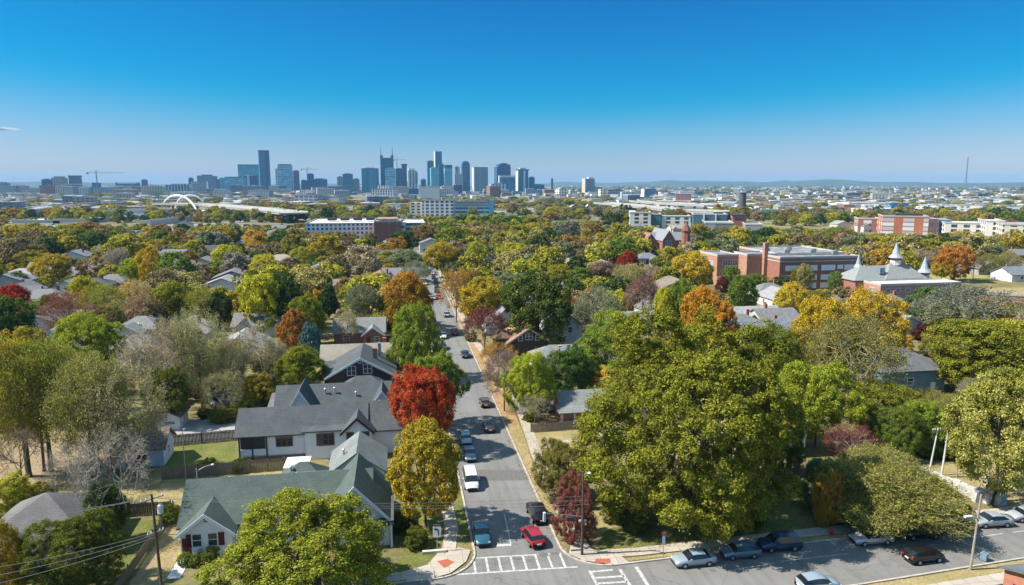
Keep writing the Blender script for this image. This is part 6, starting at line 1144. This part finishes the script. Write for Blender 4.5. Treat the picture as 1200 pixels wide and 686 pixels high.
T("wide gridded office with ribbed front on the left skyline", 196, 224, 216.5, fg("ribbed_office", (.28, .33, .37), (.05, .1, .15), 12, 200, .4, .01), 2900, -5, .3); T("small teal block left of the wide gridded office", 176, 190, 220.5, G_TEAL, 2900); T("tiny round topped tower on the left skyline", 167, 174, 211, G_PUR, 3200); T("dark blue slab behind the crane site", 138, 163, 214, G_BLUE, 3000, -4, .3, parts=((-.4, .5, -.53, -.501, -6, 0, W_, 'roof_edge'),)); T("white column block right of the dark blue slab", 161, 175, 226.5, W_, 2500, 0, .3)
T("hip topped brown block left of the crane", 63.5, 79, 208.5, G_TAN, 3100, -12, parts=((-.35, .35, -.35, .35, .01, 6, G_TAN, 'stepped_roof'),)); T("block with dark overhanging top left of the crane", 83, 96.5, 207, G_PUR, 3100, parts=((-.55, .55, -.55, .55, .01, 4, BL, 'overhang'),)); T("grey hotel under the overhanging top block", 79, 95, 216.5, G_PUR, 2800, -6, .6, parts=((-.53, .53, -.53, .53, .01, 2.5, W_, 'roof_edge'),)); T("dark blue slab at far left of the skyline", 51, 62, 210.5, G_DK, 3000); T("low bluish block at the left frame edge", -2, 12, 214.5, G_GRY, 2800); T("wide low brown block near the left frame edge", 14, 33, 218, G_TAN, 2800, 0, .4)
T("pale office with flat roof before the dark blue far left slab", 32, 52, 221, G_GRY, 2600, 0, .4); T("white pillar like building at far left", 26, 33, 226, W_, 2200)
rt, w, d, h = T("half built concrete block wrapped in teal netting under the crane", 95, 146, 219.5, fg("bare_frame", (.18, .24, .30), (.06, .12, .18), 9, 7, .3, .4), 2600, 0, .5, parts=((-.1, .5, -.515, -.501, -60, -28, paint("teal_netting", (.02, .28, .36), .7), 'netting'), (-.2, -.05, -.1, .1, .01, 16, G_DK, 'lift_core')))
def crane(label, px, ytop, x0, x1, D, ybase=226):
    x = (px - 600) / F * depth_of(0, D); h = height_at(0, D, ytop); k = depth_of(0, D) / F; root = empty("tower_crane", (x, D, 0), 0, label, "crane")
    m = MB()
    for a in (-1, 1):
        for b in (-1, 1): m.tube((a * 1.4, b * 1.4, 0), (a * 1.4, b * 1.4, h + 6), .45, n=4)
    for i in range(int(h / 6)): m.tube((-1.4, -1.4, i * 6), (1.4, -1.4, i * 6 + 6), .3, n=4)
    m.build('mast', paint("crane_steel", (.12, .14, .17), .6), root); j = MB(); a, b = (x0 - px) * k, (x1 - px) * k
    for zz in (0, 2.4): j.tube((a, 0, h - 3 + zz), (b, 0, h - 3 + zz * .6), .5, .3, 4)
    n = 14
    for i in range(n): j.tube((a + (b - a) * i / n, 0, h - 3), (a + (b - a) * (i + .5) / n, 0, h - .9), .22, n=4)
    j.tube((a, 0, h - 2), (0, 0, h + 6), .2, n=4); j.tube((b * .7, 0, h - 2), (0, 0, h + 6), .2, n=4); j.build('jib', paint("crane_steel", (.12, .14, .17), .6), root); MB().box(min(a, a + 5), max(a, a + 5), -2, 2, h - 7, h - 2).build('counterweight', BL, root)
crane("large tower crane standing over the teal netted building", 115, 202, 104, 148, 2600); crane("faint small tower crane above the stepped navy block", 361, 198, 354, 374, 3500)
crane("faint crane jib peeking right of the spiked tower", 466, 187, 462, 477, 3500)
root = empty("radio_mast", (*U(1131, 221.5), 0), 0, "thin lattice radio mast on the right horizon", "mast"); x, y = U(1131, 221.5); h = height_at(x, y, 184); MB().tube((0, 0, 0), (0, 0, h), 7, 4, 6).build('mast', paint("mast_steel", (.16, .15, .16), .6), root)
T("white slab tower standing alone on the right plain", 1109, 1115, 231, W_, 1900, -20); T("glassy office pair at the right of the plain", 1160, 1186, 227, G_TEAL, 2600, -8, .3); T("low white terminal near the right edge", 1176, 1200, 240, W_, 1300, 0, .3); T("green grey office left of the right plain", 955, 1000, 244, fg("lowrise", (.3, .34, .3), (.05, .09, .12), 200, 5, .01, .5), 1200, 0, .4)
# nothing of downtown is taller than the haze; everything stands on the same flat ground
# ------------------------------------------------------------------ houses scattered between the trees, and small buildings of the plain
WALLC = objcol("house_siding", .7, .12); ROOFC = objcol("house_roof", .9, .25, 1.2)
ROOFCOL = dict(grey=(.15, .15, .155), brown=(.18, .145, .115), black=(.06, .06, .065), tan=(.26, .23, .19), bluegrey=(.14, .16, .19), red=(.19, .12, .09), pale=(.25, .25, .245)); WALLCOL = dict(white=(.62, .62, .6), cream=(.5, .46, .38), brick=(.28, .11, .07), grey=(.3, .31, .32), blue=(.2, .28, .36))
def proto_house(k):
    r = random.Random(k); w, d = 10 + r.uniform(0, 6), 8 + r.uniform(0, 4); kind = ('gx', 'gy', 'hip', 'gx', 'hip', 'gy')[k]; wm, rm = MB(), MB(); ms = [(-w / 2, w / 2, -d / 2, d / 2, 3 + (k == 5) * 2.2, kind, 2.6)]
    if k in (0, 3): ms.append((-w / 2 + 1, -w / 2 + 5, -d / 2 - 2, 0, 2.8, 'gy', 1.9))
    if k in (2, 4): ms.append((0, w / 2 - 1, -d / 2 - 2.4, 0, 2.7, 'hip', 1.4))
    for m in ms: wall_shape(wm, *m); roof_shape(rm, *m)
    root = empty("house", (0, 0, 0)); root['category'] = 'house'; wm.build('wall', WALLC, root); ro = rm.build('roof', ROOFC, root); MB().box(w * .2, w * .2 + .7, .6, 1.3, 3, 6.6 + (k == 5) * 2).build('chimney', BRICKR, ro)
    for a in (-w * .3, w * .28): window(root, 'S', -d / 2 - (2 if k in (0, 3) and a < 0 else 2.4 if k in (2, 4) and a > 0 else 0), a if not (k in (0, 3) and a < 0) else -w / 2 + 3, 1.6, 1.1, 1.2)
    window(root, 'W', -w / 2, 1, 1.6, 1.1, 1.2); door(root, 'S', -d / 2, 0 if k not in (2, 4) else -1, 1, 2.1); return root
PH = [proto_house(k) for k in range(6)]; used_ph = set(); HOUSES = []
def on(u, v, pad=0): return any(a - pad < u < b + pad and c - pad < v < d + pad for a, b, c, d in NOGO)
def near_tree(x, y, rad): return any((x - t[0]) ** 2 + (y - t[1]) ** 2 < (rad + t[2] * .35) ** 2 for t in TREES)
def far_house(px, py, k, rc, wc, rot=0):
    x, y = U(px, py); u, v = SW(x, y)
    h = PH[k] if k not in used_ph else dup(PH[k]); used_ph.add(k); h.name = "house"; h.location = (x, y, 0); h.rotation_euler.z = GA + R(rot)
    for c in h.children:
        if c.name.startswith('wall'): c.color = rgb(WALLCOL[wc])
        if c.name.startswith('roof'): c.color = rgb(ROOFCOL[rc])
    NOGO.append((u - 8, u + 8, v - 15, v + 6)); HOUSES.append((x, y, rc, wc, k, h)); h['group'] = "houses between the trees"
r = random.Random(9)
# seen roofs: (column, foot row, roof, wall)
for q in ((28, 350, 'grey', 'white'), (55, 358, 'grey', 'grey'), (85, 345, 'bluegrey', 'white'), (108, 343, 'black', 'white'), (134, 338, 'grey', 'cream'), (30, 330, 'pale', 'cream'), (44, 398, 'grey', 'white'), (60, 415, 'pale', 'white'), (14, 345, 'bluegrey', 'grey'),
          (222, 400, 'tan', 'cream'), (285, 418, 'pale', 'white'), (312, 390, 'grey', 'cream'), (165, 420, 'grey', 'white'), (275, 340, 'grey', 'grey'), (265, 350, 'pale', 'white'), (288, 333, 'black', 'cream'), (240, 322, 'grey', 'cream'), (222, 328, 'red', 'white'), (196, 318, 'pale', 'white'),
          (447, 335, 'red', 'white'), (462, 345, 'bluegrey', 'blue'), (470, 330, 'grey', 'white'), (570, 322, 'grey', 'blue'), (640, 350, 'grey', 'white'), (690, 300, 'grey', 'white'), (700, 302, 'pale', 'cream'), (770, 372, 'grey', 'white'), (790, 352, 'brown', 'cream'),
          (866, 392, 'grey', 'white'), (884, 382, 'pale', 'white'), (905, 385, 'grey', 'cream'), (895, 400, 'bluegrey', 'blue'), (914, 358, 'pale', 'white'), (900, 350, 'grey', 'white'), (1005, 372, 'pale', 'white'), (1040, 366, 'grey', 'cream'), 
          (345, 335, 'grey', 'white'), (405, 345, 'brown', 'cream'), (380, 330, 'grey', 'white'), (505, 295, 'grey', 'white'), (590, 305, 'pale', 'white'), (630, 300, 'grey', 'brick'), (180, 305, 'pale', 'cream'), (150, 300, 'grey', 'white'), (90, 312, 'bluegrey', 'white'), (60, 322, 'brown', 'cream'), (25, 308, 'grey', 'white'), (110, 320, 'grey', 'cream')):
    far_house(q[0], q[1], r.randrange(6), q[2], q[3], r.choice([0, 0, 90, 4]))
for i in range(400):
    if len(HOUSES) > 118: break
    py = r.uniform(268, 330); px = r.uniform(-10, 470) if r.random() < .75 else r.uniform(520, 1200); x, y = U(px, py); u, v = SW(x, y)
    if abs(u) < 16 or on(u, v, 7) or near_tree(x, y, 4): continue
    far_house(px, py, r.randrange(6), r.choice(['grey', 'brown', 'black', 'tan', 'bluegrey', 'pale', 'grey']), r.choice(['white', 'cream', 'brick', 'grey', 'white']), r.choice([0, 90, 3, -4]))
for k, h in enumerate(PH):
    if k not in used_ph:
        for o in [h] + list(h.children_recursive): bpy.data.objects.remove(o)
# low commercial buildings: individuals
FLATS = []
def far_block(px, py, w, d, h, wc, rc, rot):
    x, y = U(px, py); root = empty("commercial_building", (x, y, 0), R(rot)); root['category'] = 'building'; root['group'] = "low buildings of the plain"
    a = MB().box(-w / 2, w / 2, -d / 2, d / 2, 0, h).build('wall', WALLF, root); a.color = rgb(wc); b = MB().box(-w / 2 - .3, w / 2 + .3, -d / 2 - .3, d / 2 + .3, h + .01, h + .8).build('roof', ROOFC, root); b.color = rgb(rc); FLATS.append((x, y, w, h, wc, rc, root))
    if py > 224: u = MB().box(-w * .1, w * .1, -d * .1, d * .1, h + .81, h + 2.6).build('rooftop_unit', METAL, root)
def wallf():
    m, nt, N, L, b = newmat("commercial_wall"); oi = N.new("ShaderNodeObjectInfo"); tc = N.new("ShaderNodeTexCoord"); sx = N.new("ShaderNodeSeparateXYZ"); L.new(tc.outputs['Object'], sx.inputs[0])
    u = math_n(nt, 'DIVIDE', math_n(nt, 'ADD', math_n(nt, 'ADD', sx.outputs[0], sx.outputs[1]), 1000), 7); z = math_n(nt, 'DIVIDE', sx.outputs[2], 4)
    mk = math_n(nt, 'MULTIPLY', math_n(nt, 'GREATER_THAN', math_n(nt, 'FRACT', u), .45), math_n(nt, 'GREATER_THAN', math_n(nt, 'FRACT', z), .5))
    L.new(mixc(nt, mk, oi.outputs['Color'], (.09, .11, .13)), b.inputs['Base Color']); b.inputs['Roughness'].default_value = .6; return m
WALLF = wallf(); FW = [(.6, .6, .58), (.45, .42, .38), (.3, .14, .1), (.32, .36, .4), (.5, .5, .5), (.55, .48, .38), (.15, .2, .26)]; FR = [(.62, .62, .62), (.5, .5, .48), (.3, .3, .3), (.4, .4, .42), (.66, .65, .62)]
FWN = ['white', 'beige', 'brick red', 'slate', 'grey', 'sand', 'dark blue']; FRN = ['white', 'pale', 'dark', 'grey', 'cream']
r = random.Random(21)
for i in range(185):
    right = r.random() < .62; px = r.uniform(700, 1210) if right else r.uniform(-10, 480); py = 219 + (r.random() ** 1.3) * 34; D_ = U(px, py)[1]
    if not right and 180 < px < 260 and py > 236: continue
    if right and py > 246 and px < 920: continue
    a, b = r.randrange(7), r.randrange(5); w = r.uniform(14, 34) * (1 + D_ / 5000)
    far_block(px, py, w, r.uniform(14, 34), r.uniform(5, 9) * (1 + (r.random() < .12) * 1.2 + D_ / 7000), FW[a], FR[b], r.uniform(-30, 20)); FLATS[-1] = FLATS[-1] + (FWN[a], FRN[b])
for i in range(46):
    px = r.uniform(-5, 700); D_ = r.uniform(2000, 3100); x = (px - 600) / F * depth_of(0, D_); a, b = r.randrange(7), r.randrange(5); w = r.uniform(28, 60); ppx, ppy = PX(x, D_, 0)
    far_block(ppx, ppy, w, r.uniform(20, 40), r.uniform(16, 36), FW[a], FR[b], r.uniform(-5, 25)); FLATS[-1] = FLATS[-1] + (FWN[a], FRN[b]); FLATS[-1][6]['group'] = "mid-rise blocks at the foot of downtown"
# the uncounted rest of the plain as one mass
mb = MB()
for i in range(2600):
    px = r.uniform(-40, 1240); py = 217.6 + (r.random() ** 1.5) * 34
    if py > 240 and 180 < px < 720: continue
    if 400 < px < 660 and py > 235: continue
    x, y = U(px, py); w, d, h = r.uniform(8, 24) * (1 + y / 5000), r.uniform(8, 24), r.uniform(4, 8) * (1 + y / 6000); a = r.uniform(-.5, .4); c, s = math.cos(a), math.sin(a); mb.k = r.choice([0, 0, 1, 2, 2, 3, 4])
    o_ = len(mb.v); mb.box(-w / 2, w / 2, -d / 2, d / 2, 0, h); mb.v[o_:] = [(x + p[0] * c - p[1] * s, y + p[0] * s + p[1] * c, p[2]) for p in mb.v[o_:]]
tag(mb.build("distant_buildings", [paint("mass_white", (.62, .61, .59), .8, .1, .02), paint("mass_beige", (.42, .38, .33), .8, .1, .02), paint("mass_grey", (.28, .29, .3), .8, .1, .02), paint("mass_brick", (.26, .13, .1), .8, .1, .02), paint("mass_blue", (.12, .18, .24), .6, .1, .02)]), "uncounted small pale roofs scattered over the far plain", None, None, 'stuff')
# ------------------------------------------------------------------ the remaining trees: nearer ones each on its own, the far wood as one mass
r = random.Random(31)
for a in range(-60, 80): pass
NOGO += [(-7.5, 7.5, -30, 700), (-400, 400, -24, 3), (-109, -100, 20, 560), (95, 104, 60, 560), (100, 172, 108, 130), (-262, 262, 149, 158), (-262, 262, 261, 270)]
KEEP = [pxs([(590, 505), (700, 500), (700, 535), (640, 560), (610, 540)]), pxs([(180, 560), (360, 535), (345, 570), (180, 600)]), pxs([(190, 520), (290, 515), (290, 560), (190, 560)]), pxs([(60, 520), (140, 515), (150, 580), (60, 590)]),
        pxs([(1060, 318), (1240, 300), (1240, 356), (1080, 360)]), pxs([(893, 590), (880, 560), (960, 560), (1000, 620), (900, 630)]), pxs([(1060, 545), (1200, 570), (1200, 610), (1090, 600)]), pxs([(195, 480), (300, 480), (300, 510), (195, 515)]), pxs([(540, 380), (620, 380), (660, 640), (560, 660)])]
def inside(p, poly):
    c = False
    for (x0, y0), (x1, y1) in zip(poly, poly[1:] + poly[:1]):
        if (y0 > p[1]) != (y1 > p[1]) and p[0] < (x1 - x0) * (p[1] - y0) / (y1 - y0) + x0: c = not c
    return c
MIXW = ['olive'] * 7 + ['yolive'] * 5 + ['yellowgreen'] * 2 + ['green'] * 4 + ['darkgreen'] * 5 + ['greygreen'] * 3 + ['sagegold'] * 4 + ['brown'] * 4 + ['rust'] * 3 + ['yellowgreen'] * 3 + ['gold'] * 2 + ['grey', 'tan', 'mauve', 'gold', 'orange', 'yellowgreen', 'greygreen', 'brown']
MIX = ['olive'] * 4 + ['yolive'] * 5 + ['yellowgreen'] * 6 + ['lime'] * 2 + ['green'] * 5 + ['darkgreen'] * 3 + ['greygreen'] * 4 + ['sagegold'] * 4 + ['brown'] * 5 + ['rust'] * 3 + ['tan'] * 2 + ['grey'] * 2 + ['mauve'] * 2 + ['gold'] * 3 + ['orange'] * 2 + ['red'] * 1 + ['plum'] * 1
FORM = dict(tan=['bare', 'thin', 'fuzz'], grey=['bare', 'thin', 'fuzz'], mauve=['thin', 'fuzz'], brown=['thin', 'round', 'fuzz'], greygreen=['fuzz', 'thin', 'broad'])
GRID = {}
def gadd(x, y, rad): GRID.setdefault((int(x // 14), int(y // 14)), []).append((x, y, rad))
for t in TREES: gadd(t[0], t[1], t[2] * .5)
def clash(x, y, rad, k=.62):
    gx, gy = int(x // 14), int(y // 14)
    return any((x - a) ** 2 + (y - b) ** 2 < ((rad + c) * k) ** 2 for i in (-1, 0, 1) for j in (-1, 0, 1) for a, b, c in GRID.get((gx + i, gy + j), ()))
cand = []
# what the photograph shows unobstructed: named trees and the houses (screen boxes with their foot row)
CLEAR = [(1088, 1230, 318, 352, 353)]
for a in PT:
    if a[8]: CLEAR.append((a[0] - a[2] * .5, a[0] + a[2] * .5, a[1], a[1] + (a[3] - a[1]) * .72, a[3]))
for o_ in C.objects:
    if o_.parent is None and o_.get('category') in ('house', 'garage', 'shed') and o_.get('group') is None or o_.name.startswith('spired'):
        q = [PX(*(o_.matrix_basis @ Vector(c))) for ch in o_.children if ch.name.startswith(('roof', 'wall')) and ch.type == 'MESH' for c in ch.bound_box]
        if q: CLEAR.append((min(a[0] for a in q), max(a[0] for a in q), min(a[1] for a in q), max(a[1] for a in q) - 6, PX(*o_.location)[1]))
def hides(px, py, top, wpx): return any(px + wpx * .42 > a and px - wpx * .42 < b and top < d - 3 and py > e for a, b, c, d, e in CLEAR)
for i in range(26000):
    y = 110 + 800 * (r.random() ** .75); half = .76 * y + 25; x = r.uniform(-half, half); u, v = SW(x, y)
    w = 5 + 9.5 * r.random() ** 1.3; h = w * r.uniform(.75, 1.1)
    if y > 520 and (x > .10 * y or x < -.28 * y) and r.random() < .7: continue
    if r.random() < .12 and y > 250: continue
    if on(u, v, w * .28) or clash(x, y, w * .5): continue
    if any(inside((x, y), k) for k in KEEP): continue
    px, py = PX(x, y, 0); top = PX(x, y, h)[1]
    if hides(px, py, top, w * F / depth_of(x, y)): continue
    lim = 262 if px < 460 else 253 if px < 640 else 259 if px < 730 else 266 if px < 1000 else 274
    if top < lim and (py > lim or r.random() < .6): continue
    # keep the landmarks and their foregrounds clear
    if any(a < px < b and c < top and py < d for a, b, c, d in ((830, 1005, 300, 350), (1000, 1130, 300, 366), (765, 812, 255, 306), (357, 458, 262, 292), (1030, 1110, 258, 280), (1105, 1210, 262, 290), (733, 900, 250, 276))) : continue
    if any(a < px < b and top < c and py > d for a, b, c, d in ((836, 1000, 326, 338), (1008, 1122, 340, 352), (357, 455, 272, 285), (1033, 1200, 272, 280), (768, 808, 285, 300))): continue
    gadd(x, y, w * .5); cand.append((x, y, w, h))
cand.sort(key=lambda c: c[1])
nind = max(0, 318 - len([t for t in TREES if t[6]['category'] == 'tree']))
# of the candidates keep the nearest as individuals
for i, (x, y, w, h) in enumerate(cand[:nind]):
    col = r.choice(MIX); form = r.choice(FORM.get(col, ['round', 'broad', 'oval', 'dome', 'broad'])); c2 = r.choice([None, None, 'olive', 'gold', 'yolive', 'brown']) if form not in ('bare',) and col not in ('red', 'plum') else None
    tree(x, y, w, h, form, col, r.randrange(4), col2=c2, lod=None if depth_of(x, y) > 150 else 1)
rest = cand[nind:]
# treelines out on the plain
for i in range(4200):
    py = 218.2 + 29 * r.random() ** 1.5; px = r.uniform(-60, 1260); x, y = U(px, py); b = (math.sin(px * .013 + py * .9) + math.sin(px * .031 - py * 1.7) + r.uniform(-1, 1)) > -.2
    if 395 < px < 640 and py < 234: continue
    if not b: continue
    w = r.uniform(9, 18) * (1 + y / 5000); rest.append((x, y, w, (4 + w * .25) if y < 3000 else 9 + y / 900))
protos = []
for k, (kind, f) in enumerate((('round', 0), ('broad', 0), ('oval', 1), ('dome', 0), ('tall', 0), ('broad', 0), ('round', 0), ('cone', 0), ('dome', 0), ('oval', 0))):
    me = full("far_crown_%d" % k, kind, 71 + k, 9 + k, 70, 60, .11, .034, mats=(LEAFI,), hi=.35, inner=.15, rough=1.3); protos.append(me)
pc = bpy.data.collections.new("crown_forms")      # the forms the wood is made of; not linked to the scene
for k, me in enumerate(protos): o = bpy.data.objects.new("crown_form_%d" % k, me); pc.objects.link(o)
me = bpy.data.meshes.new("woodland"); n = len(rest); me.vertices.add(n); me.vertices.foreach_set('co', np.array([(a[0], a[1], 0) for a in rest], dtype=np.float32).ravel())
scl = me.attributes.new('scl', 'FLOAT_VECTOR', 'POINT'); scl.data.foreach_set('vector', np.array([(a[2], a[2], a[3]) for a in rest], dtype=np.float32).ravel())
rt_ = me.attributes.new('rotz', 'FLOAT', 'POINT'); rt_.data.foreach_set('value', np.array([r.uniform(0, 6.28) for _ in rest], dtype=np.float32))
ix = me.attributes.new('idx', 'INT', 'POINT'); ix.data.foreach_set('value', np.array([r.randrange(10) for _ in rest], dtype=np.int32))
cols = [r.choice(MIXW) for _ in rest]
for nm, j in (('tint', 0), ('tint2', 1)):
    at_ = me.attributes.new(nm, 'FLOAT_COLOR', 'POINT'); at_.data.foreach_set('color', np.array([(*[v for v in PAL[c][j]], 1) for i, c in enumerate(cols)], dtype=np.float32).ravel())
wood = bpy.data.objects.new("woodland", me); C.objects.link(wood); tag(wood, "unbroken autumn woodland canopy stretching away toward the city", None, None, 'stuff')
ng = bpy.data.node_groups.new("plant_crowns", 'GeometryNodeTree'); ng.interface.new_socket("Geometry", in_out='INPUT', socket_type='NodeSocketGeometry'); ng.interface.new_socket("Geometry", in_out='OUTPUT', socket_type='NodeSocketGeometry')
gi, go = ng.nodes.new('NodeGroupInput'), ng.nodes.new('NodeGroupOutput'); ip = ng.nodes.new('GeometryNodeInstanceOnPoints'); ci = ng.nodes.new('GeometryNodeCollectionInfo')
ci.inputs['Collection'].default_value = pc; ci.inputs['Separate Children'].default_value = True; ci.inputs['Reset Children'].default_value = True; ip.inputs['Pick Instance'].default_value = True
def nattr(name, typ):
    a = ng.nodes.new('GeometryNodeInputNamedAttribute'); a.data_type = typ; a.inputs['Name'].default_value = name; return [o for o in a.outputs if o.enabled and o.name == 'Attribute'][0]
cx = ng.nodes.new('ShaderNodeCombineXYZ'); ng.links.new(nattr('rotz', 'FLOAT'), cx.inputs[2]); ng.links.new(gi.outputs[0], ip.inputs['Points']); ng.links.new(ci.outputs[0], ip.inputs['Instance']); ng.links.new(cx.outputs[0], ip.inputs['Rotation'])
ng.links.new(nattr('scl', 'FLOAT_VECTOR'), ip.inputs['Scale']); ng.links.new(nattr('idx', 'INT'), ip.inputs['Instance Index']); ng.links.new(ip.outputs[0], go.inputs[0]); wood.modifiers.new("plant", 'NODES').node_group = ng
# scattered fallen leaves on verges and lawns
rg = np.random.default_rng(5); pts = []
for (u0, u1, v0, v1, n) in ((4.2, 8.6, 2, 60, 2600), (8.6, 24, 20, 50, 1500), (8, 60, -3, 8, 2500), (-60, -13, -4, 30, 2500), (-13, -4.6, 0, 60, 1200), (60, 110, -2, 30, 1500), (-100, -50, 15, 60, 2500), (4, 9, 60, 160, 2500)):
    pts += [(*W(u, v), .135) for u, v in zip(rg.uniform(u0, u1, n), rg.uniform(v0, v1, n))]
pts = np.array(pts); nr = unit(rg.normal(size=(len(pts), 3)) * .3 + np.array([0, 0, 1])); V, Q, t, rn = leaves(rg, pts, nr, .085, rg.uniform(size=len(pts)))
fl = bpy.data.objects.new("fallen_leaves", mesh_np("fallen_leaves", V, Q, [LEAF], t, rn)); C.objects.link(fl); fl.color = (.5, .33, .14, 1); fl['leaf_tint'] = (.34, .2, .08); tag(fl, "loose fallen leaves scattered on the verges and lawns", None, None, 'stuff')
# small unclipped shrubs round the near houses and along plots
SH = [(200, 612, 26, 'green'), (283, 552, 22, 'green'), (245, 552, 18, 'lime'), (305, 478, 34, 'darkgreen'), (290, 487, 30, 'darkgreen'), (322, 470, 30, 'darkgreen'), (256, 496, 22, 'olive'), (270, 494, 24, 'olive'), (240, 490, 18, 'darkgreen'), (412, 452, 22, 'lime'), (345, 500, 20, 'darkgreen'), (488, 640, 30, 'darkgreen'), (470, 622, 30, 'darkgreen'),
      (505, 540, 20, 'green'), (587, 452, 18, 'olive'), (600, 395, 22, 'green'), (622, 470, 26, 'olive'), (700, 480, 30, 'darkgreen'), (640, 482, 16, 'darkgreen'), (642, 545, 16, 'darkgreen'), (620, 494, 14, 'olive'), (552, 400, 14, 'green'), (45, 600, 40, 'brown'), (25, 590, 30, 'darkgreen'), (170, 505, 30, 'darkgreen'), (120, 500, 40, 'olive'), (90, 500, 36, 'brown'), (20, 500, 46, 'brown'),
      (1090, 535, 34, 'green'), (1125, 540, 36, 'olive'), (1180, 545, 40, 'darkgreen'), (1130, 600, 16, 'green'), (1050, 560, 40, 'olive'), (1010, 440, 30, 'green'), (1085, 400, 26, 'maroon'), (1072, 386, 22, 'darkgreen'), (1100, 420, 34, 'olive'), (935, 470, 30, 'plum'), (900, 480, 34, 'darkgreen'), (1015, 505, 30, 'brown'), (745, 620, 40, 'darkgreen'), (845, 620, 44, 'darkgreen'), (720, 610, 30, 'darkgreen'), (880, 615, 30, 'darkgreen')]
for i, (px, yb, wp, c) in enumerate(SH):
    x, y = U(px, yb); w = wp * depth_of(x, y) / F; tree(x, y, w, w * random.Random(i).uniform(.6, .85), 'bush', c, i % 4, None, 'shrub', 'shrub', lod=1, col2='olive' if c != 'maroon' else None)
# ------------------------------------------------------------------ labels that single out every repeated thing by its look and its neighbours
LM = [("the golden orange kerbside tree", (500, 600)), ("the scarlet tree", (495, 528)), ("the dark brown bungalow", (420, 455)), ("the slate roofed white house", (370, 532)), ("the blue spruce", (365, 428)), ("the maroon fuzzy tree", (84, 402)), ("the dark glossy magnolia", (92, 690)), ("the gravel yard", (222, 500)),
      ("the blue covered pool", (226, 462)), ("the lime forked tree", (306, 392)), ("the far left golden tree", (64, 336)), ("the golden yellow street tree", (567, 384)), ("the twin-dormer bungalow", (617, 412)), ("the wide domed green tree", (715, 444)), ("the giant corner tree", (803, 612)), ("the orange gold tree", (822, 404)),
      ("the bright red ball tree", (735, 325)), ("the brick church", (785, 300)), ("the brick school", (950, 342)), ("the spired building", (1065, 356)), ("the striped apartments", (1056, 276)), ("the long white flats", (400, 287)), ("the white grid hotel", (513, 255)), ("the steel blue house", (1076, 462)), ("the creamy yellow tree", (1165, 588)),
      ("the arching olive bush", (1040, 634)), ("the arched bridge", (215, 250)), ("the half bare olive tree", (992, 492)), ("the hip roofed house", (50, 668)), ("the street's far end", (500, 312)), ("the right park field", (1150, 345)), ("the three warehouses", (145, 257)), ("the lone smokestack", (869, 256)), ("the radio mast", (1131, 222)), ("the lone grey tower", (690, 232)), ("the cream ended slab", (715, 230)), ("the spiked tower", (455, 226)), ("the tall slim blue tower", (311, 226)), ("the crane site", (120, 230)), ("the white slab tower", (1112, 236)), ("the left edge red tree", (18, 380))]
ORD = ["nearest", "second", "third", "fourth", "fifth", "sixth", "seventh", "eighth", "ninth", "tenth", "eleventh", "twelfth", "thirteenth", "fourteenth", "fifteenth", "sixteenth", "seventeenth", "eighteenth", "nineteenth", "twentieth"]
def relate(x, y, h=0):
    px, py = PX(x, y, 0); best = min(LM, key=lambda l: (l[1][0] - px) ** 2 + ((l[1][1] - py) * 2.2) ** 2); dx, dy = px - best[1][0], (py - best[1][1]) * 2.2
    return best[0], ('left of' if dx < 0 else 'right of') if abs(dx) > abs(dy) else ('beyond' if dy < 0 else 'in front of'), math.hypot(dx, dy)
FN = dict(round='rounded', broad='broad', oval='oval', dome='domed', tall='narrow', thin='thin leaved', bare='leafless', fuzz='feathery', bush='bushy', stems='many stemmed', cone='conical', ball='round', spruce='rounded', spray='arching', giant='giant', leafy='leafy')
def autolabel(items):
    """items: (object, look, kind, x, y)"""
    groups = {}
    for o, look, kind, x, y in items:
        lm, rel, d = relate(x, y); groups.setdefault((look, kind, rel, lm), []).append((d, o))
    for (look, kind, rel, lm), L_ in groups.items():
        L_.sort(key=lambda t: t[0])
        for i, (d, o) in enumerate(L_):
            o['label'] = f"{look} {kind} {rel} {lm}" + ("" if len(L_) == 1 else (", nearest" if i == 0 else f", {ORD[min(i, 19)]} nearest"))
autolabel([(t[6], (CNAME[t[4]] + ' ' + FN[t[5]]) if not (t[5] == 'bare' and t[4] in ('grey', 'tan')) else ('leafless ' + t[4]), 'shrub' if t[6]['category'] == 'shrub' else 'tree', t[0], t[1]) for t in TREES if 'label' not in t[6]])
autolabel([(h[5], f"{h[3] + (' brick' if h[3] != 'brick' else '') if h[3] == 'brick' else h[3]} {['','gable','hip','wing gabled','hip','tall gable'][h[4]] or 'wing gabled'} house with {'blue grey' if h[2] == 'bluegrey' else h[2]} roof", '', h[0], h[1]) for h in HOUSES])
for h in HOUSES: h[5]['label'] = ' '.join(h[5]['label'].split())
autolabel([(f[6], f"{f[7]} {'mid-rise' if 'mid-rise' in f[6]['group'] else 'low'} building with {f[8]} roof", '', f[0], f[1]) for f in FLATS])
for f in FLATS: f[6]['label'] = ' '.join(f[6]['label'].split())
for t in TREES:
    if t[6]['category'] == 'tree' and 'group' not in t[6]: t[6]['group'] = "trees of the neighbourhood"
for o in C.objects:                               # keep every label within sixteen words
    if o.parent is None and 'label' in o and len(o['label'].split()) > 16: print("LONG", o['label'])
print("TREES", len(TREES), "REST", len(rest), "HOUSES", len(HOUSES), "OBJ", len(C.objects))
